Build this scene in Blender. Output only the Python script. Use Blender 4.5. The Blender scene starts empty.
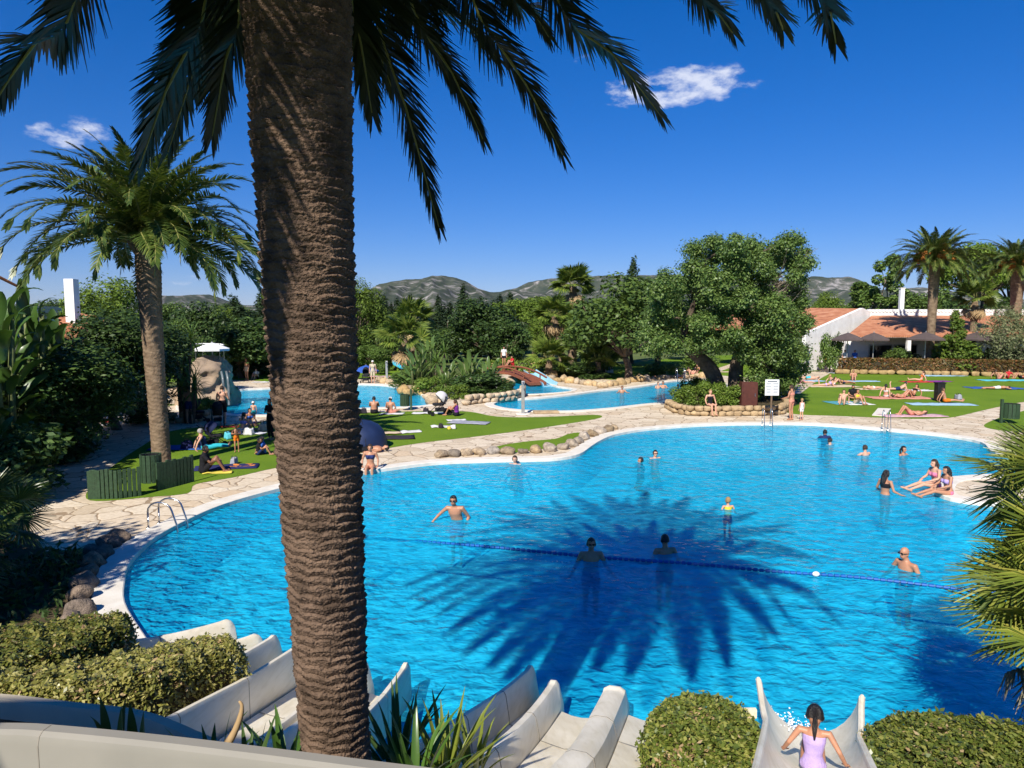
import bpy, bmesh, math, random
import numpy as np
from mathutils import Vector, Matrix
from mathutils.geometry import tessellate_polygon

random.seed(7)
SC = bpy.context.scene
COL = SC.collection
R = math.radians
F = 710.0
CAMZ = 4.9
TH = math.atan(66.0 / F)


def ray(px, py):
    a = (px - 512.0) / F
    b = -(py - 384.0) / F
    return Vector((a, math.cos(TH) + b * math.sin(TH), -math.sin(TH) + b * math.cos(TH)))


def G(px, py, z=0.0):
    d = ray(px, py)
    t = (z - CAMZ) / d.z
    return Vector((d.x * t, d.y * t, z))


def P(px, py, y):
    d = ray(px, py)
    t = y / d.y
    return Vector((d.x * t, y, CAMZ + d.z * t))


def gx(px, y):
    return (px - 512.0) / F * y


# ------------------------------------------------------------------ materials
MATS = {}


class NT:
    def __init__(self, tree):
        self.t = tree

    def n(self, kind, **kw):
        nd = self.t.nodes.new(kind)
        for k, v in kw.items():
            if k.startswith('i_'):
                nd.inputs[k[2:].replace('_', ' ')].default_value = v
            elif isinstance(k, str) and k[0] == 'I':
                nd.inputs[int(k[1:])].default_value = v
            else:
                setattr(nd, k, v)
        return nd

    def l(self, a, b):
        self.t.links.new(a, b)


def ramp(nt, fac, stops):
    r = nt.n('ShaderNodeValToRGB')
    el = r.color_ramp.elements
    while len(el) < len(stops):
        el.new(0.5)
    for e, (p, c) in zip(el, stops):
        e.position = p
        e.color = (c[0], c[1], c[2], 1)
    nt.l(fac, r.inputs['Fac'])
    return r


def newmat(name):
    m = bpy.data.materials.new(name)
    m.use_nodes = True
    m.node_tree.nodes.clear()
    nt = NT(m.node_tree)
    out = nt.n('ShaderNodeOutputMaterial')
    MATS[name] = m
    return m, nt, out


def mat(name, c, rough=0.7, c2=None, scale=6.0, bump=0.0, bscale=None, spec=0.3, metal=0.0, detail=4.0, sub=0.0, coords='obj', objvar=0.0):
    """plain procedural surface: two colours mixed by noise, a bump, Principled"""
    if name in MATS:
        return MATS[name]
    m, nt, out = newmat(name)
    b = nt.n('ShaderNodeBsdfPrincipled')
    b.inputs['Roughness'].default_value = rough
    b.inputs['Metallic'].default_value = metal
    b.inputs['Specular IOR Level'].default_value = spec
    if sub:
        b.inputs['Subsurface Weight'].default_value = sub
        b.inputs['Subsurface Radius'].default_value = (0.02, 0.008, 0.004)
    if coords == 'world':
        src = nt.n('ShaderNodeNewGeometry').outputs['Position']
    else:
        src = nt.n('ShaderNodeTexCoord').outputs['Object']
    if c2 is None:
        c2 = tuple(min(1, x * 0.8) for x in c)
    nz = nt.n('ShaderNodeTexNoise')
    nz.inputs['Scale'].default_value = scale
    nz.inputs['Detail'].default_value = detail
    nt.l(src, nz.inputs['Vector'])
    r = ramp(nt, nz.outputs['Fac'], [(0.3, c2), (0.7, c)])
    if objvar:
        oi = nt.n('ShaderNodeObjectInfo')
        hs = nt.n('ShaderNodeHueSaturation')
        for k, lo, hi in (('Value', 1 - objvar, 1 + objvar * 0.6), ('Saturation', 1.0 - objvar, 1.0 + objvar)):
            mr = nt.n('ShaderNodeMapRange')
            mr.inputs['To Min'].default_value = lo
            mr.inputs['To Max'].default_value = hi
            mu_ = nt.n('ShaderNodeMath', operation='MULTIPLY', I1=1.0 if k == 'Value' else 7.31)
            fr_ = nt.n('ShaderNodeMath', operation='FRACT')
            nt.l(oi.outputs['Random'], mu_.inputs[0])
            nt.l(mu_.outputs[0], fr_.inputs[0])
            nt.l(fr_.outputs[0], mr.inputs['Value'])
            nt.l(mr.outputs['Result'], hs.inputs[k])
        nt.l(r.outputs['Color'], hs.inputs['Color'])
        nt.l(hs.outputs['Color'], b.inputs['Base Color'])
    else:
        nt.l(r.outputs['Color'], b.inputs['Base Color'])
    if bump:
        nb = nt.n('ShaderNodeTexNoise')
        nb.inputs['Scale'].default_value = bscale or scale * 3
        nb.inputs['Detail'].default_value = 5
        nt.l(src, nb.inputs['Vector'])
        bp = nt.n('ShaderNodeBump')
        bp.inputs['Strength'].default_value = bump
        bp.inputs['Distance'].default_value = 0.05
        nt.l(nb.outputs['Fac'], bp.inputs['Height'])
        nt.l(bp.outputs['Normal'], b.inputs['Normal'])
    nt.l(b.outputs['BSDF'], out.inputs['Surface'])
    return m


def leafmat(name, c, c2, c3=None, trans=0.3, rough=0.5, spec=0.3, big=0.0):
    """foliage: colour varies from leaf to leaf, light passes through"""
    if name in MATS:
        return MATS[name]
    m, nt, out = newmat(name)
    g = nt.n('ShaderNodeNewGeometry')
    stops = [(0.0, c2), (0.55, c)] + ([(0.95, c3)] if c3 else [])
    r = ramp(nt, g.outputs['Random Per Island'], stops)
    oi = nt.n('ShaderNodeObjectInfo')
    hs = nt.n('ShaderNodeHueSaturation')
    mr = nt.n('ShaderNodeMapRange')
    mr.inputs['To Min'].default_value = 0.8
    mr.inputs['To Max'].default_value = 1.2
    nt.l(oi.outputs['Random'], mr.inputs['Value'])
    nt.l(mr.outputs['Result'], hs.inputs['Value'])
    nt.l(r.outputs['Color'], hs.inputs['Color'])
    b = nt.n('ShaderNodeBsdfPrincipled')
    b.inputs['Roughness'].default_value = rough
    b.inputs['Specular IOR Level'].default_value = spec
    nt.l(hs.outputs['Color'], b.inputs['Base Color'])
    t = nt.n('ShaderNodeBsdfTranslucent')
    h2 = nt.n('ShaderNodeHueSaturation')
    h2.inputs['Hue'].default_value = 0.485
    h2.inputs['Saturation'].default_value = 1.1
    h2.inputs['Value'].default_value = 1.3
    nt.l(hs.outputs['Color'], h2.inputs['Color'])
    nt.l(h2.outputs['Color'], t.inputs['Color'])
    mx = nt.n('ShaderNodeMixShader')
    mx.inputs['Fac'].default_value = trans
    nt.l(b.outputs['BSDF'], mx.inputs[1])
    nt.l(t.outputs['BSDF'], mx.inputs[2])
    nt.l(mx.outputs['Shader'], out.inputs['Surface'])
    return m


# ------------------------------------------------------------------ objects
def link(o, parent=None):
    COL.objects.link(o)
    if parent is not None:
        o.parent = parent
    return o


def tag(o, label=None, cat=None, group=None, kind=None):
    if label:
        o['label'] = label
    if cat:
        o['category'] = cat
    if group:
        o['group'] = group
    if kind:
        o['kind'] = kind
    return o


def thing(name, label, cat, loc=(0, 0, 0), rz=0.0, group=None, scale=1.0):
    o = bpy.data.objects.new(name, None)
    o.empty_display_size = 0.2
    link(o)
    o.location = loc
    o.rotation_euler = (0, 0, rz)
    o.scale = (scale,) * 3 if not hasattr(scale, '__len__') else scale
    return tag(o, label, cat, group)


def dup(root, loc, rz=0.0, label=None, scale=None, group=None):
    r = root.copy()
    COL.objects.link(r)
    r.location = loc
    r.rotation_euler = (0, 0, rz)
    if scale is not None:
        r.scale = (scale,) * 3 if not hasattr(scale, '__len__') else scale
    if label:
        r['label'] = label
    if group:
        r['group'] = group
    for ch in list(root.children):
        c = ch.copy()
        COL.objects.link(c)
        c.parent = r
        for g in list(ch.children):
            d = g.copy()
            COL.objects.link(d)
            d.parent = c
    return r


class MB:
    """collects simple shapes; build() links them as one mesh object"""

    def __init__(self):
        self.v, self.f, self.m = [], [], []

    def add(self, vs, fs, mi=0):
        b = len(self.v)
        self.v += [tuple(x) for x in vs]
        self.f += [tuple(i + b for i in f) for f in fs]
        self.m += [mi] * len(fs)
        return self

    def box(self, c, s, rz=0.0, mi=0, bev=0.0, M=None):
        bm = bmesh.new()
        bmesh.ops.create_cube(bm, size=1)
        bmesh.ops.scale(bm, vec=s, verts=bm.verts)
        if bev:
            bmesh.ops.bevel(bm, geom=bm.edges[:], offset=bev, segments=2, affect='EDGES', profile=0.6)
        mm = Matrix.Translation(c) @ (M if M else Matrix.Rotation(rz, 4, 'Z'))
        self.bm(bm, mm, mi)
        return self

    def bm(self, bm, mm=None, mi=0):
        bm.verts.ensure_lookup_table()
        bm.verts.index_update()
        self.add([(mm @ v.co) if mm else v.co for v in bm.verts], [[v.index for v in f.verts] for f in bm.faces], mi)
        bm.free()

    def tube(self, pts, rad, n=8, mi=0, cap=True):
        pts = [Vector(p) for p in pts]
        if not hasattr(rad, '__len__'):
            rad = [rad] * len(pts)
        vs, fs = [], []
        up = None
        for i, p in enumerate(pts):
            t = (pts[min(i + 1, len(pts) - 1)] - pts[max(i - 1, 0)])
            if t.length < 1e-9:
                t = Vector((0, 0, 1))
            t.normalize()
            if up is None:
                a = Vector((1, 0, 0)) if abs(t.x) < 0.8 else Vector((0, 1, 0))
                up = (a - t * a.dot(t)).normalized()
            else:
                up = up - t * up.dot(t)
                up.normalize()
            sd = t.cross(up)
            for k in range(n):
                an = 2 * math.pi * k / n
                vs.append(p + (up * math.cos(an) + sd * math.sin(an)) * rad[i])
        for i in range(len(pts) - 1):
            for k in range(n):
                k2 = (k + 1) % n
                fs.append((i * n + k, i * n + k2, (i + 1) * n + k2, (i + 1) * n + k))
        if cap:
            fs.append(tuple(range(n - 1, -1, -1)))
            fs.append(tuple((len(pts) - 1) * n + k for k in range(n)))
        return self.add(vs, fs, mi)

    def lathe(self, prof, c=(0, 0, 0), n=20, mi=0):
        vs, fs = [], []
        for r, z in prof:
            for k in range(n):
                a = 2 * math.pi * k / n
                vs.append((c[0] + r * math.cos(a), c[1] + r * math.sin(a), c[2] + z))
        for i in range(len(prof) - 1):
            for k in range(n):
                k2 = (k + 1) % n
                fs.append((i * n + k, i * n + k2, (i + 1) * n + k2, (i + 1) * n + k))
        return self.add(vs, fs, mi)

    def ell(self, c, r, M=None, mi=0, seg=12, rings=8):
        bm = bmesh.new()
        bmesh.ops.create_uvsphere(bm, u_segments=seg, v_segments=rings, radius=1)
        mm = Matrix.Translation(c) @ (M if M else Matrix()) @ Matrix.Diagonal((r[0], r[1], r[2], 1))
        self.bm(bm, mm, mi)
        return self

    def prism(self, poly, z0, z1, mi=0, M=None):
        n = len(poly)
        vs = [Vector((p[0], p[1], z0)) for p in poly] + [Vector((p[0], p[1], z1)) for p in poly]
        if M:
            vs = [M @ v for v in vs]
        fs = [tuple(range(n - 1, -1, -1)), tuple(range(n, 2 * n))]
        for i in range(n):
            j = (i + 1) % n
            fs.append((i, j, n + j, n + i))
        return self.add(vs, fs, mi)

    def build(self, name, mats, parent=None, smooth=False, loc=None):
        me = bpy.data.meshes.new(name)
        me.from_pydata(self.v, [], self.f)
        if not isinstance(mats, (list, tuple)):
            mats = [mats]
        for m in mats:
            me.materials.append(m)
        me.polygons.foreach_set('material_index', self.m)
        if smooth:
            me.polygons.foreach_set('use_smooth', [True] * len(self.f))
        me.update()
        bm = bmesh.new()
        bm.from_mesh(me)
        bmesh.ops.recalc_face_normals(bm, faces=bm.faces)
        bm.to_mesh(me)
        bm.free()
        if smooth == 'auto':
            me.polygons.foreach_set('use_smooth', [True] * len(me.polygons))
            try:
                me.set_sharp_from_angle(angle=R(35))
            except Exception:
                pass
        o = bpy.data.objects.new(name, me)
        link(o, parent)
        if loc is not None:
            o.location = loc
        return o


def npmesh(name, V, Fc, mats, midx=None, smooth=False):
    """mesh from numpy arrays: V (n,3), Fc (m,4) quads"""
    me = bpy.data.meshes.new(name)
    nv, nf, k = len(V), len(Fc), Fc.shape[1]
    me.vertices.add(nv)
    me.vertices.foreach_set('co', np.asarray(V, dtype=np.float32).ravel())
    me.loops.add(nf * k)
    me.loops.foreach_set('vertex_index', np.asarray(Fc, dtype=np.int32).ravel())
    me.polygons.add(nf)
    me.polygons.foreach_set('loop_start', np.arange(0, nf * k, k, dtype=np.int32))
    me.polygons.foreach_set('loop_total', np.full(nf, k, dtype=np.int32))
    for m in (mats if isinstance(mats, (list, tuple)) else [mats]):
        me.materials.append(m)
    if midx is not None:
        me.polygons.foreach_set('material_index', np.asarray(midx, dtype=np.int32))
    if smooth:
        me.polygons.foreach_set('use_smooth', np.ones(nf, dtype=bool))
    me.update(calc_edges=True)
    me.validate()
    return me


def obj(name, me, parent=None, loc=None):
    o = bpy.data.objects.new(name, me)
    link(o, parent)
    if loc is not None:
        o.location = loc
    return o


def smooth_closed(pts, n=4):
    """Catmull-Rom through closed 2D points"""
    out = []
    m = len(pts)
    for i in range(m):
        p0, p1, p2, p3 = (Vector(pts[(i + k - 1) % m][:2]) for k in range(4))
        for j in range(n):
            t = j / n
            out.append(0.5 * ((2 * p1) + (p2 - p0) * t + (2 * p0 - 5 * p1 + 4 * p2 - p3) * t * t + (3 * p1 - p0 - 3 * p2 + p3) * t ** 3))
    return out


def smooth_open(pts, n=6):
    pts = [Vector(p) for p in pts]
    out = []
    for i in range(len(pts) - 1):
        p0 = pts[max(i - 1, 0)]
        p1, p2 = pts[i], pts[i + 1]
        p3 = pts[min(i + 2, len(pts) - 1)]
        for j in range(n):
            t = j / n
            out.append(0.5 * ((2 * p1) + (p2 - p0) * t + (2 * p0 - 5 * p1 + 4 * p2 - p3) * t * t + (3 * p1 - p0 - 3 * p2 + p3) * t ** 3))
    out.append(pts[-1])
    return out


def sheet(name, outer, holes, z, m):
    loops = [[Vector((p[0], p[1], z)) for p in outer]] + [[Vector((p[0], p[1], z)) for p in h] for h in holes]
    tri = tessellate_polygon(loops)
    vs = [v for l in loops for v in l]
    me = bpy.data.meshes.new(name)
    fs = []
    for t in tri:
        a, b, c = (vs[i] for i in t)
        cr = (b - a).cross(c - a).z
        if abs(cr) < 1e-9:
            continue
        fs.append(t if cr > 0 else t[::-1])
    me.from_pydata(vs, [], fs)
    me.materials.append(m)
    o = obj(name, me)
    o['kind'] = 'structure'
    return o


def area2(p):
    return sum(p[i][0] * p[(i + 1) % len(p)][1] - p[(i + 1) % len(p)][0] * p[i][1] for i in range(len(p)))


def offset_loop(p, d):
    """grow (d>0) a closed loop outward"""
    s = 1 if area2(p) > 0 else -1
    n = len(p)
    out = []
    for i in range(n):
        a, b, c = Vector(p[i - 1][:2]), Vector(p[i][:2]), Vector(p[(i + 1) % n][:2])
        t = (c - a)
        if t.length < 1e-9:
            t = Vector((1, 0))
        t.normalize()
        out.append(b + Vector((t.y, -t.x)) * d * s)
    return out


# ------------------------------------------------------------------ foliage clouds
def rnd_unit(rg, n):
    v = rg.normal(size=(n, 3))
    return v / np.linalg.norm(v, axis=1, keepdims=True)


def leaves(Pc, size, aspect, rg, up=0.3, out=None, jit=0.45):
    """one rhombic, slightly folded leaf per point -> (V, quads)"""
    n = len(Pc)
    nrm = rnd_unit(rg, n)
    nrm[:, 2] = np.abs(nrm[:, 2]) + up
    if out is not None:
        nrm = nrm + out * 0.8
    nrm /= np.linalg.norm(nrm, axis=1, keepdims=True) + 1e-9
    t = rnd_unit(rg, n)
    t -= nrm * np.sum(t * nrm, axis=1, keepdims=True)
    t /= np.linalg.norm(t, axis=1, keepdims=True) + 1e-9
    b = np.cross(nrm, t)
    s = size * (1 - jit + 2 * jit * rg.random((n, 1)))
    w = s * aspect
    V = np.stack([Pc - t * s * 0.5, Pc + b * w * 0.5 - nrm * s * 0.08, Pc + t * s * 0.5, Pc - b * w * 0.5 - nrm * s * 0.08], axis=1).reshape(-1, 3)
    Q = np.arange(4 * n).reshape(-1, 4)
    return V, Q


def clump_cloud(clumps, n_tot, rg, shell=0.55, loose=0.3):
    """points in the union of ellipsoidal clumps [(c, r)], denser to the outside"""
    vol = np.array([max(1e-6, r[0] * r[1] * r[2]) ** (2 / 3) for c, r in clumps])
    cnt = np.maximum(1, (n_tot * vol / vol.sum()).astype(int))
    pts, outs = [], []
    for (c, r), k in zip(clumps, cnt):
        u = rnd_unit(rg, k)
        rad = (shell + (1 - shell) * rg.random((k, 1))) * (1 - loose / 2 + loose * rg.random((k, 1)))
        pts.append(np.array(c) + u * rad * np.array(r))
        outs.append(u)
    return np.concatenate(pts), np.concatenate(outs)


def ball_clumps(c, r, n, cr, rg, flat=0.8, low=-0.4):
    """n clump centres over an ellipsoid (c, r); clump radius about cr"""
    out = []
    while len(out) < n:
        u = rnd_unit(rg, 1)[0]
        if u[2] < low:
            continue
        k = 0.55 + 0.45 * rg.random() ** 0.6
        k2 = cr * (0.65 + 0.7 * rg.random())
        out.append((np.array(c) + u * np.array(r) * k, (k2, k2, k2 * flat)))
    return out
HAZE = 0.000025
# ================================================================== render, camera, light
SC.render.engine = 'CYCLES'
SC.cycles.use_denoising = True
SC.cycles.use_adaptive_sampling = True
SC.cycles.adaptive_threshold = 0.015
SC.cycles.max_bounces = 8
SC.cycles.diffuse_bounces = 3
SC.cycles.glossy_bounces = 3
SC.cycles.transmission_bounces = 4
SC.cycles.transparent_max_bounces = 8
SC.cycles.volume_bounces = 0
SC.cycles.sample_clamp_indirect = 6.0
SC.cycles.caustics_reflective = False
SC.cycles.caustics_refractive = False
SC.view_settings.view_transform = 'Standard'
SC.view_settings.look = 'None'
SC.view_settings.exposure = 0.52
SC.view_settings.gamma = 1.0

cd = bpy.data.cameras.new('camera')
cam = bpy.data.objects.new('camera', cd)
link(cam)
cd.sensor_width = 36.0
cd.lens = F / 1024.0 * 36.0
cd.clip_start = 0.05
cd.clip_end = 20000
cam.location = (0, 0, CAMZ)
cam.rotation_euler = (math.pi / 2 - TH, 0, 0)
SC.camera = cam

SUN_EL = R(41.0)
SUN_H = Vector((0.358, 0.934)).normalized()
ld = bpy.data.lights.new('sun', 'SUN')
ld.energy = 5.0
ld.angle = R(0.53)
ld.color = (1.0, 0.935, 0.84)
sun = bpy.data.objects.new('sun', ld)
link(sun)
sun.rotation_euler = Vector((SUN_H.x * math.cos(SUN_EL), SUN_H.y * math.cos(SUN_EL), -math.sin(SUN_EL))).to_track_quat('-Z', 'Y').to_euler()
sun.location = (-15, -35, 40)

world = bpy.data.worlds.new('World')
SC.world = world
world.use_nodes = True
wt = NT(world.node_tree)
world.node_tree.nodes.clear()
wo = wt.n('ShaderNodeOutputWorld')
sky = wt.n('ShaderNodeTexSky')
sky.sky_type = 'NISHITA'
sky.sun_disc = False
sky.sun_elevation = SUN_EL
sky.sun_rotation = math.atan2(-SUN_H.x, -SUN_H.y)
sky.air_density = 1.0
sky.dust_density = 0.0
sky.ozone_density = 6.0
shs = wt.n('ShaderNodeHueSaturation')
shs.inputs['Saturation'].default_value = 1.27
shs.inputs['Value'].default_value = 1.0
sgm = wt.n('ShaderNodeGamma')
sgm.inputs['Gamma'].default_value = 0.82
smu = wt.n('ShaderNodeMix', data_type='RGBA', blend_type='MULTIPLY')
smu.inputs['Factor'].default_value = 1.0
smu.inputs['B'].default_value = (0.74, 0.80, 1.12, 1)
wt.l(sky.outputs['Color'], sgm.inputs['Color'])
wt.l(sgm.outputs['Color'], smu.inputs['A'])
wt.l(smu.outputs['Result'], shs.inputs['Color'])
bg = wt.n('ShaderNodeBackground')
bg.inputs['Strength'].default_value = 0.095
# a few small fair-weather clouds: noise kept inside soft patches of the sky's directions
tc = wt.n('ShaderNodeTexCoord')
nz = wt.n('ShaderNodeTexNoise')
nz.inputs['Scale'].default_value = 26.0
nz.inputs['Detail'].default_value = 9.0
nz.inputs['Roughness'].default_value = 0.6
mp = wt.n('ShaderNodeMapping')
mp.inputs['Scale'].default_value = (1.0, 1.0, 2.1)
wt.l(tc.outputs['Generated'], mp.inputs['Vector'])
wt.l(mp.outputs['Vector'], nz.inputs['Vector'])
prev = None
CLOUDS = [(640, 90, 40, 17, 0.9), (695, 84, 50, 19, 1.0), (658, 96, 38, 13, 0.9), (712, 92, 34, 11, 0.7), (564, 57, 20, 8, 0.4), (75, 133, 34, 14, 0.8), (36, 134, 16, 8, 0.35),
          (190, 280, 26, 6, 0.45), (232, 283, 34, 5, 0.35), (386, 280, 30, 6, 0.2), (858, 249, 20, 6, 0.22), (-120, 60, 70, 30, 0.8), (1180, 120, 80, 30, 0.7), (905, 70, 90, 14, 0.05)]
for px, py, rx, ry, amt in CLOUDS:
    d = ray(px, py).normalized()
    r_ = Vector((d.y, -d.x, 0)).normalized()
    u_ = r_.cross(d)
    ax = wt.n('ShaderNodeVectorMath', operation='DOT_PRODUCT')
    ax.inputs[1].default_value = r_ * (F / rx)
    wt.l(tc.outputs['Generated'], ax.inputs[0])
    ay = wt.n('ShaderNodeVectorMath', operation='DOT_PRODUCT')
    ay.inputs[1].default_value = u_ * (F / ry)
    wt.l(tc.outputs['Generated'], ay.inputs[0])
    af = wt.n('ShaderNodeVectorMath', operation='DOT_PRODUCT')
    af.inputs[1].default_value = d
    wt.l(tc.outputs['Generated'], af.inputs[0])
    sx = wt.n('ShaderNodeMath', operation='POWER', I1=2.0)
    wt.l(ax.outputs['Value'], sx.inputs[0])
    sy = wt.n('ShaderNodeMath', operation='POWER', I1=2.0)
    wt.l(ay.outputs['Value'], sy.inputs[0])
    ad = wt.n('ShaderNodeMath', operation='ADD')
    wt.l(sx.outputs[0], ad.inputs[0])
    wt.l(sy.outputs[0], ad.inputs[1])
    mr = wt.n('ShaderNodeMapRange', interpolation_type='SMOOTHSTEP')
    mr.inputs['From Min'].default_value = 1.7
    mr.inputs['From Max'].default_value = 0.0
    mr.inputs['To Max'].default_value = amt
    wt.l(ad.outputs[0], mr.inputs['Value'])
    gt = wt.n('ShaderNodeMath', operation='GREATER_THAN', I1=0.0)
    wt.l(af.outputs['Value'], gt.inputs[0])
    mu = wt.n('ShaderNodeMath', operation='MULTIPLY')
    wt.l(mr.outputs['Result'], mu.inputs[0])
    wt.l(gt.outputs[0], mu.inputs[1])
    if prev is None:
        prev = mu
    else:
        mxn = wt.n('ShaderNodeMath', operation='MAXIMUM')
        wt.l(prev.outputs[0], mxn.inputs[0])
        wt.l(mu.outputs[0], mxn.inputs[1])
        prev = mxn
cs = wt.n('ShaderNodeMath', operation='MULTIPLY_ADD', I1=2.6, I2=-1.2)
wt.l(nz.outputs['Fac'], cs.inputs[0])
cs2 = wt.n('ShaderNodeMath', operation='ADD')
wt.l(cs.outputs[0], cs2.inputs[0])
wt.l(prev.outputs[0], cs2.inputs[1])
cs3 = wt.n('ShaderNodeMapRange', interpolation_type='SMOOTHSTEP')
cs3.inputs['From Min'].default_value = 0.55
cs3.inputs['From Max'].default_value = 1.35
cs3.inputs['To Max'].default_value = 0.75
wt.l(cs2.outputs[0], cs3.inputs['Value'])
cs4 = wt.n('ShaderNodeMath', operation='MULTIPLY')
wt.l(cs3.outputs['Result'], cs4.inputs[0])
cs5 = wt.n('ShaderNodeMath', operation='MULTIPLY', I1=3.0)
cs5.use_clamp = True
wt.l(prev.outputs[0], cs5.inputs[0])
wt.l(cs5.outputs[0], cs4.inputs[1])
cm = wt.n('ShaderNodeMix', data_type='RGBA')
cm.inputs['B'].default_value = (7.0, 7.2, 7.9, 1)
wt.l(cs4.outputs[0], cm.inputs['Factor'])
wt.l(shs.outputs['Color'], cm.inputs['A'])
wt.l(cm.outputs['Result'], bg.inputs['Color'])
wt.l(bg.outputs['Background'], wo.inputs['Surface'])

# ================================================================== materials of the setting
def paving_mat():
    m, nt, out = newmat('flagstone')
    g = nt.n('ShaderNodeNewGeometry')
    dn = nt.n('ShaderNodeTexNoise')
    dn.inputs['Scale'].default_value = 1.3
    dn.inputs['Detail'].default_value = 3
    nt.l(g.outputs['Position'], dn.inputs['Vector'])
    mixv = nt.n('ShaderNodeMix', data_type='RGBA', blend_type='LINEAR_LIGHT')
    mixv.inputs['Factor'].default_value = 0.22
    nt.l(g.outputs['Position'], mixv.inputs['A'])
    nt.l(dn.outputs['Color'], mixv.inputs['B'])
    v = nt.n('ShaderNodeTexVoronoi', feature='F1')
    v.inputs['Scale'].default_value = 1.3
    v2 = nt.n('ShaderNodeTexVoronoi', feature='DISTANCE_TO_EDGE')
    v2.inputs['Scale'].default_value = 1.3
    nt.l(mixv.outputs['Result'], v.inputs['Vector'])
    nt.l(mixv.outputs['Result'], v2.inputs['Vector'])
    sep = nt.n('ShaderNodeSeparateColor')
    nt.l(v.outputs['Color'], sep.inputs['Color'])
    cr = ramp(nt, sep.outputs['Red'], [(0.0, (0.54, 0.44, 0.31)), (0.35, (0.64, 0.54, 0.40)), (0.7, (0.70, 0.61, 0.47)), (1.0, (0.60, 0.47, 0.32))])
    nz2 = nt.n('ShaderNodeTexNoise')
    nz2.inputs['Scale'].default_value = 9
    nz2.inputs['Detail'].default_value = 6
    nt.l(g.outputs['Position'], nz2.inputs['Vector'])
    mm = nt.n('ShaderNodeMix', data_type='RGBA', blend_type='MULTIPLY')
    mm.inputs['Factor'].default_value = 0.5
    r2 = ramp(nt, nz2.outputs['Fac'], [(0.3, (0.62, 0.55, 0.46)), (0.6, (1, 1, 1))])
    nt.l(cr.outputs['Color'], mm.inputs['A'])
    nt.l(r2.outputs['Color'], mm.inputs['B'])
    nz3 = nt.n('ShaderNodeTexNoise')
    nz3.inputs['Scale'].default_value = 0.9
    nz3.inputs['Detail'].default_value = 4
    nt.l(g.outputs['Position'], nz3.inputs['Vector'])
    jw = nt.n('ShaderNodeMapRange')
    jw.inputs['From Min'].default_value = 0.35
    jw.inputs['From Max'].default_value = 0.65
    jw.inputs['To Min'].default_value = 0.008
    jw.inputs['To Max'].default_value = 0.036
    nt.l(nz3.outputs['Fac'], jw.inputs['Value'])
    lt = nt.n('ShaderNodeMath', operation='LESS_THAN')
    nt.l(v2.outputs['Distance'], lt.inputs[0])
    nt.l(jw.outputs['Result'], lt.inputs[1])
    mj = nt.n('ShaderNodeMix', data_type='RGBA')
    mj.inputs['B'].default_value = (0.30, 0.22, 0.14, 1)
    nt.l(lt.outputs[0], mj.inputs['Factor'])
    nt.l(mm.outputs['Result'], mj.inputs['A'])
    b = nt.n('ShaderNodeBsdfPrincipled')
    b.inputs['Roughness'].default_value = 0.75
    b.inputs['Specular IOR Level'].default_value = 0.25
    nt.l(mj.outputs['Result'], b.inputs['Base Color'])
    mn = nt.n('ShaderNodeMath', operation='MINIMUM', I1=0.06)
    nt.l(v2.outputs['Distance'], mn.inputs[0])
    ah = nt.n('ShaderNodeMath', operation='MULTIPLY_ADD', I1=0.03)
    nt.l(nz2.outputs['Fac'], ah.inputs[0])
    nt.l(mn.outputs[0], ah.inputs[2])
    bp = nt.n('ShaderNodeBump')
    bp.inputs['Strength'].default_value = 0.6
    bp.inputs['Distance'].default_value = 0.3
    nt.l(ah.outputs[0], bp.inputs['Height'])
    nt.l(bp.outputs['Normal'], b.inputs['Normal'])
    nt.l(b.outputs['BSDF'], out.inputs['Surface'])
    return m


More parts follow.
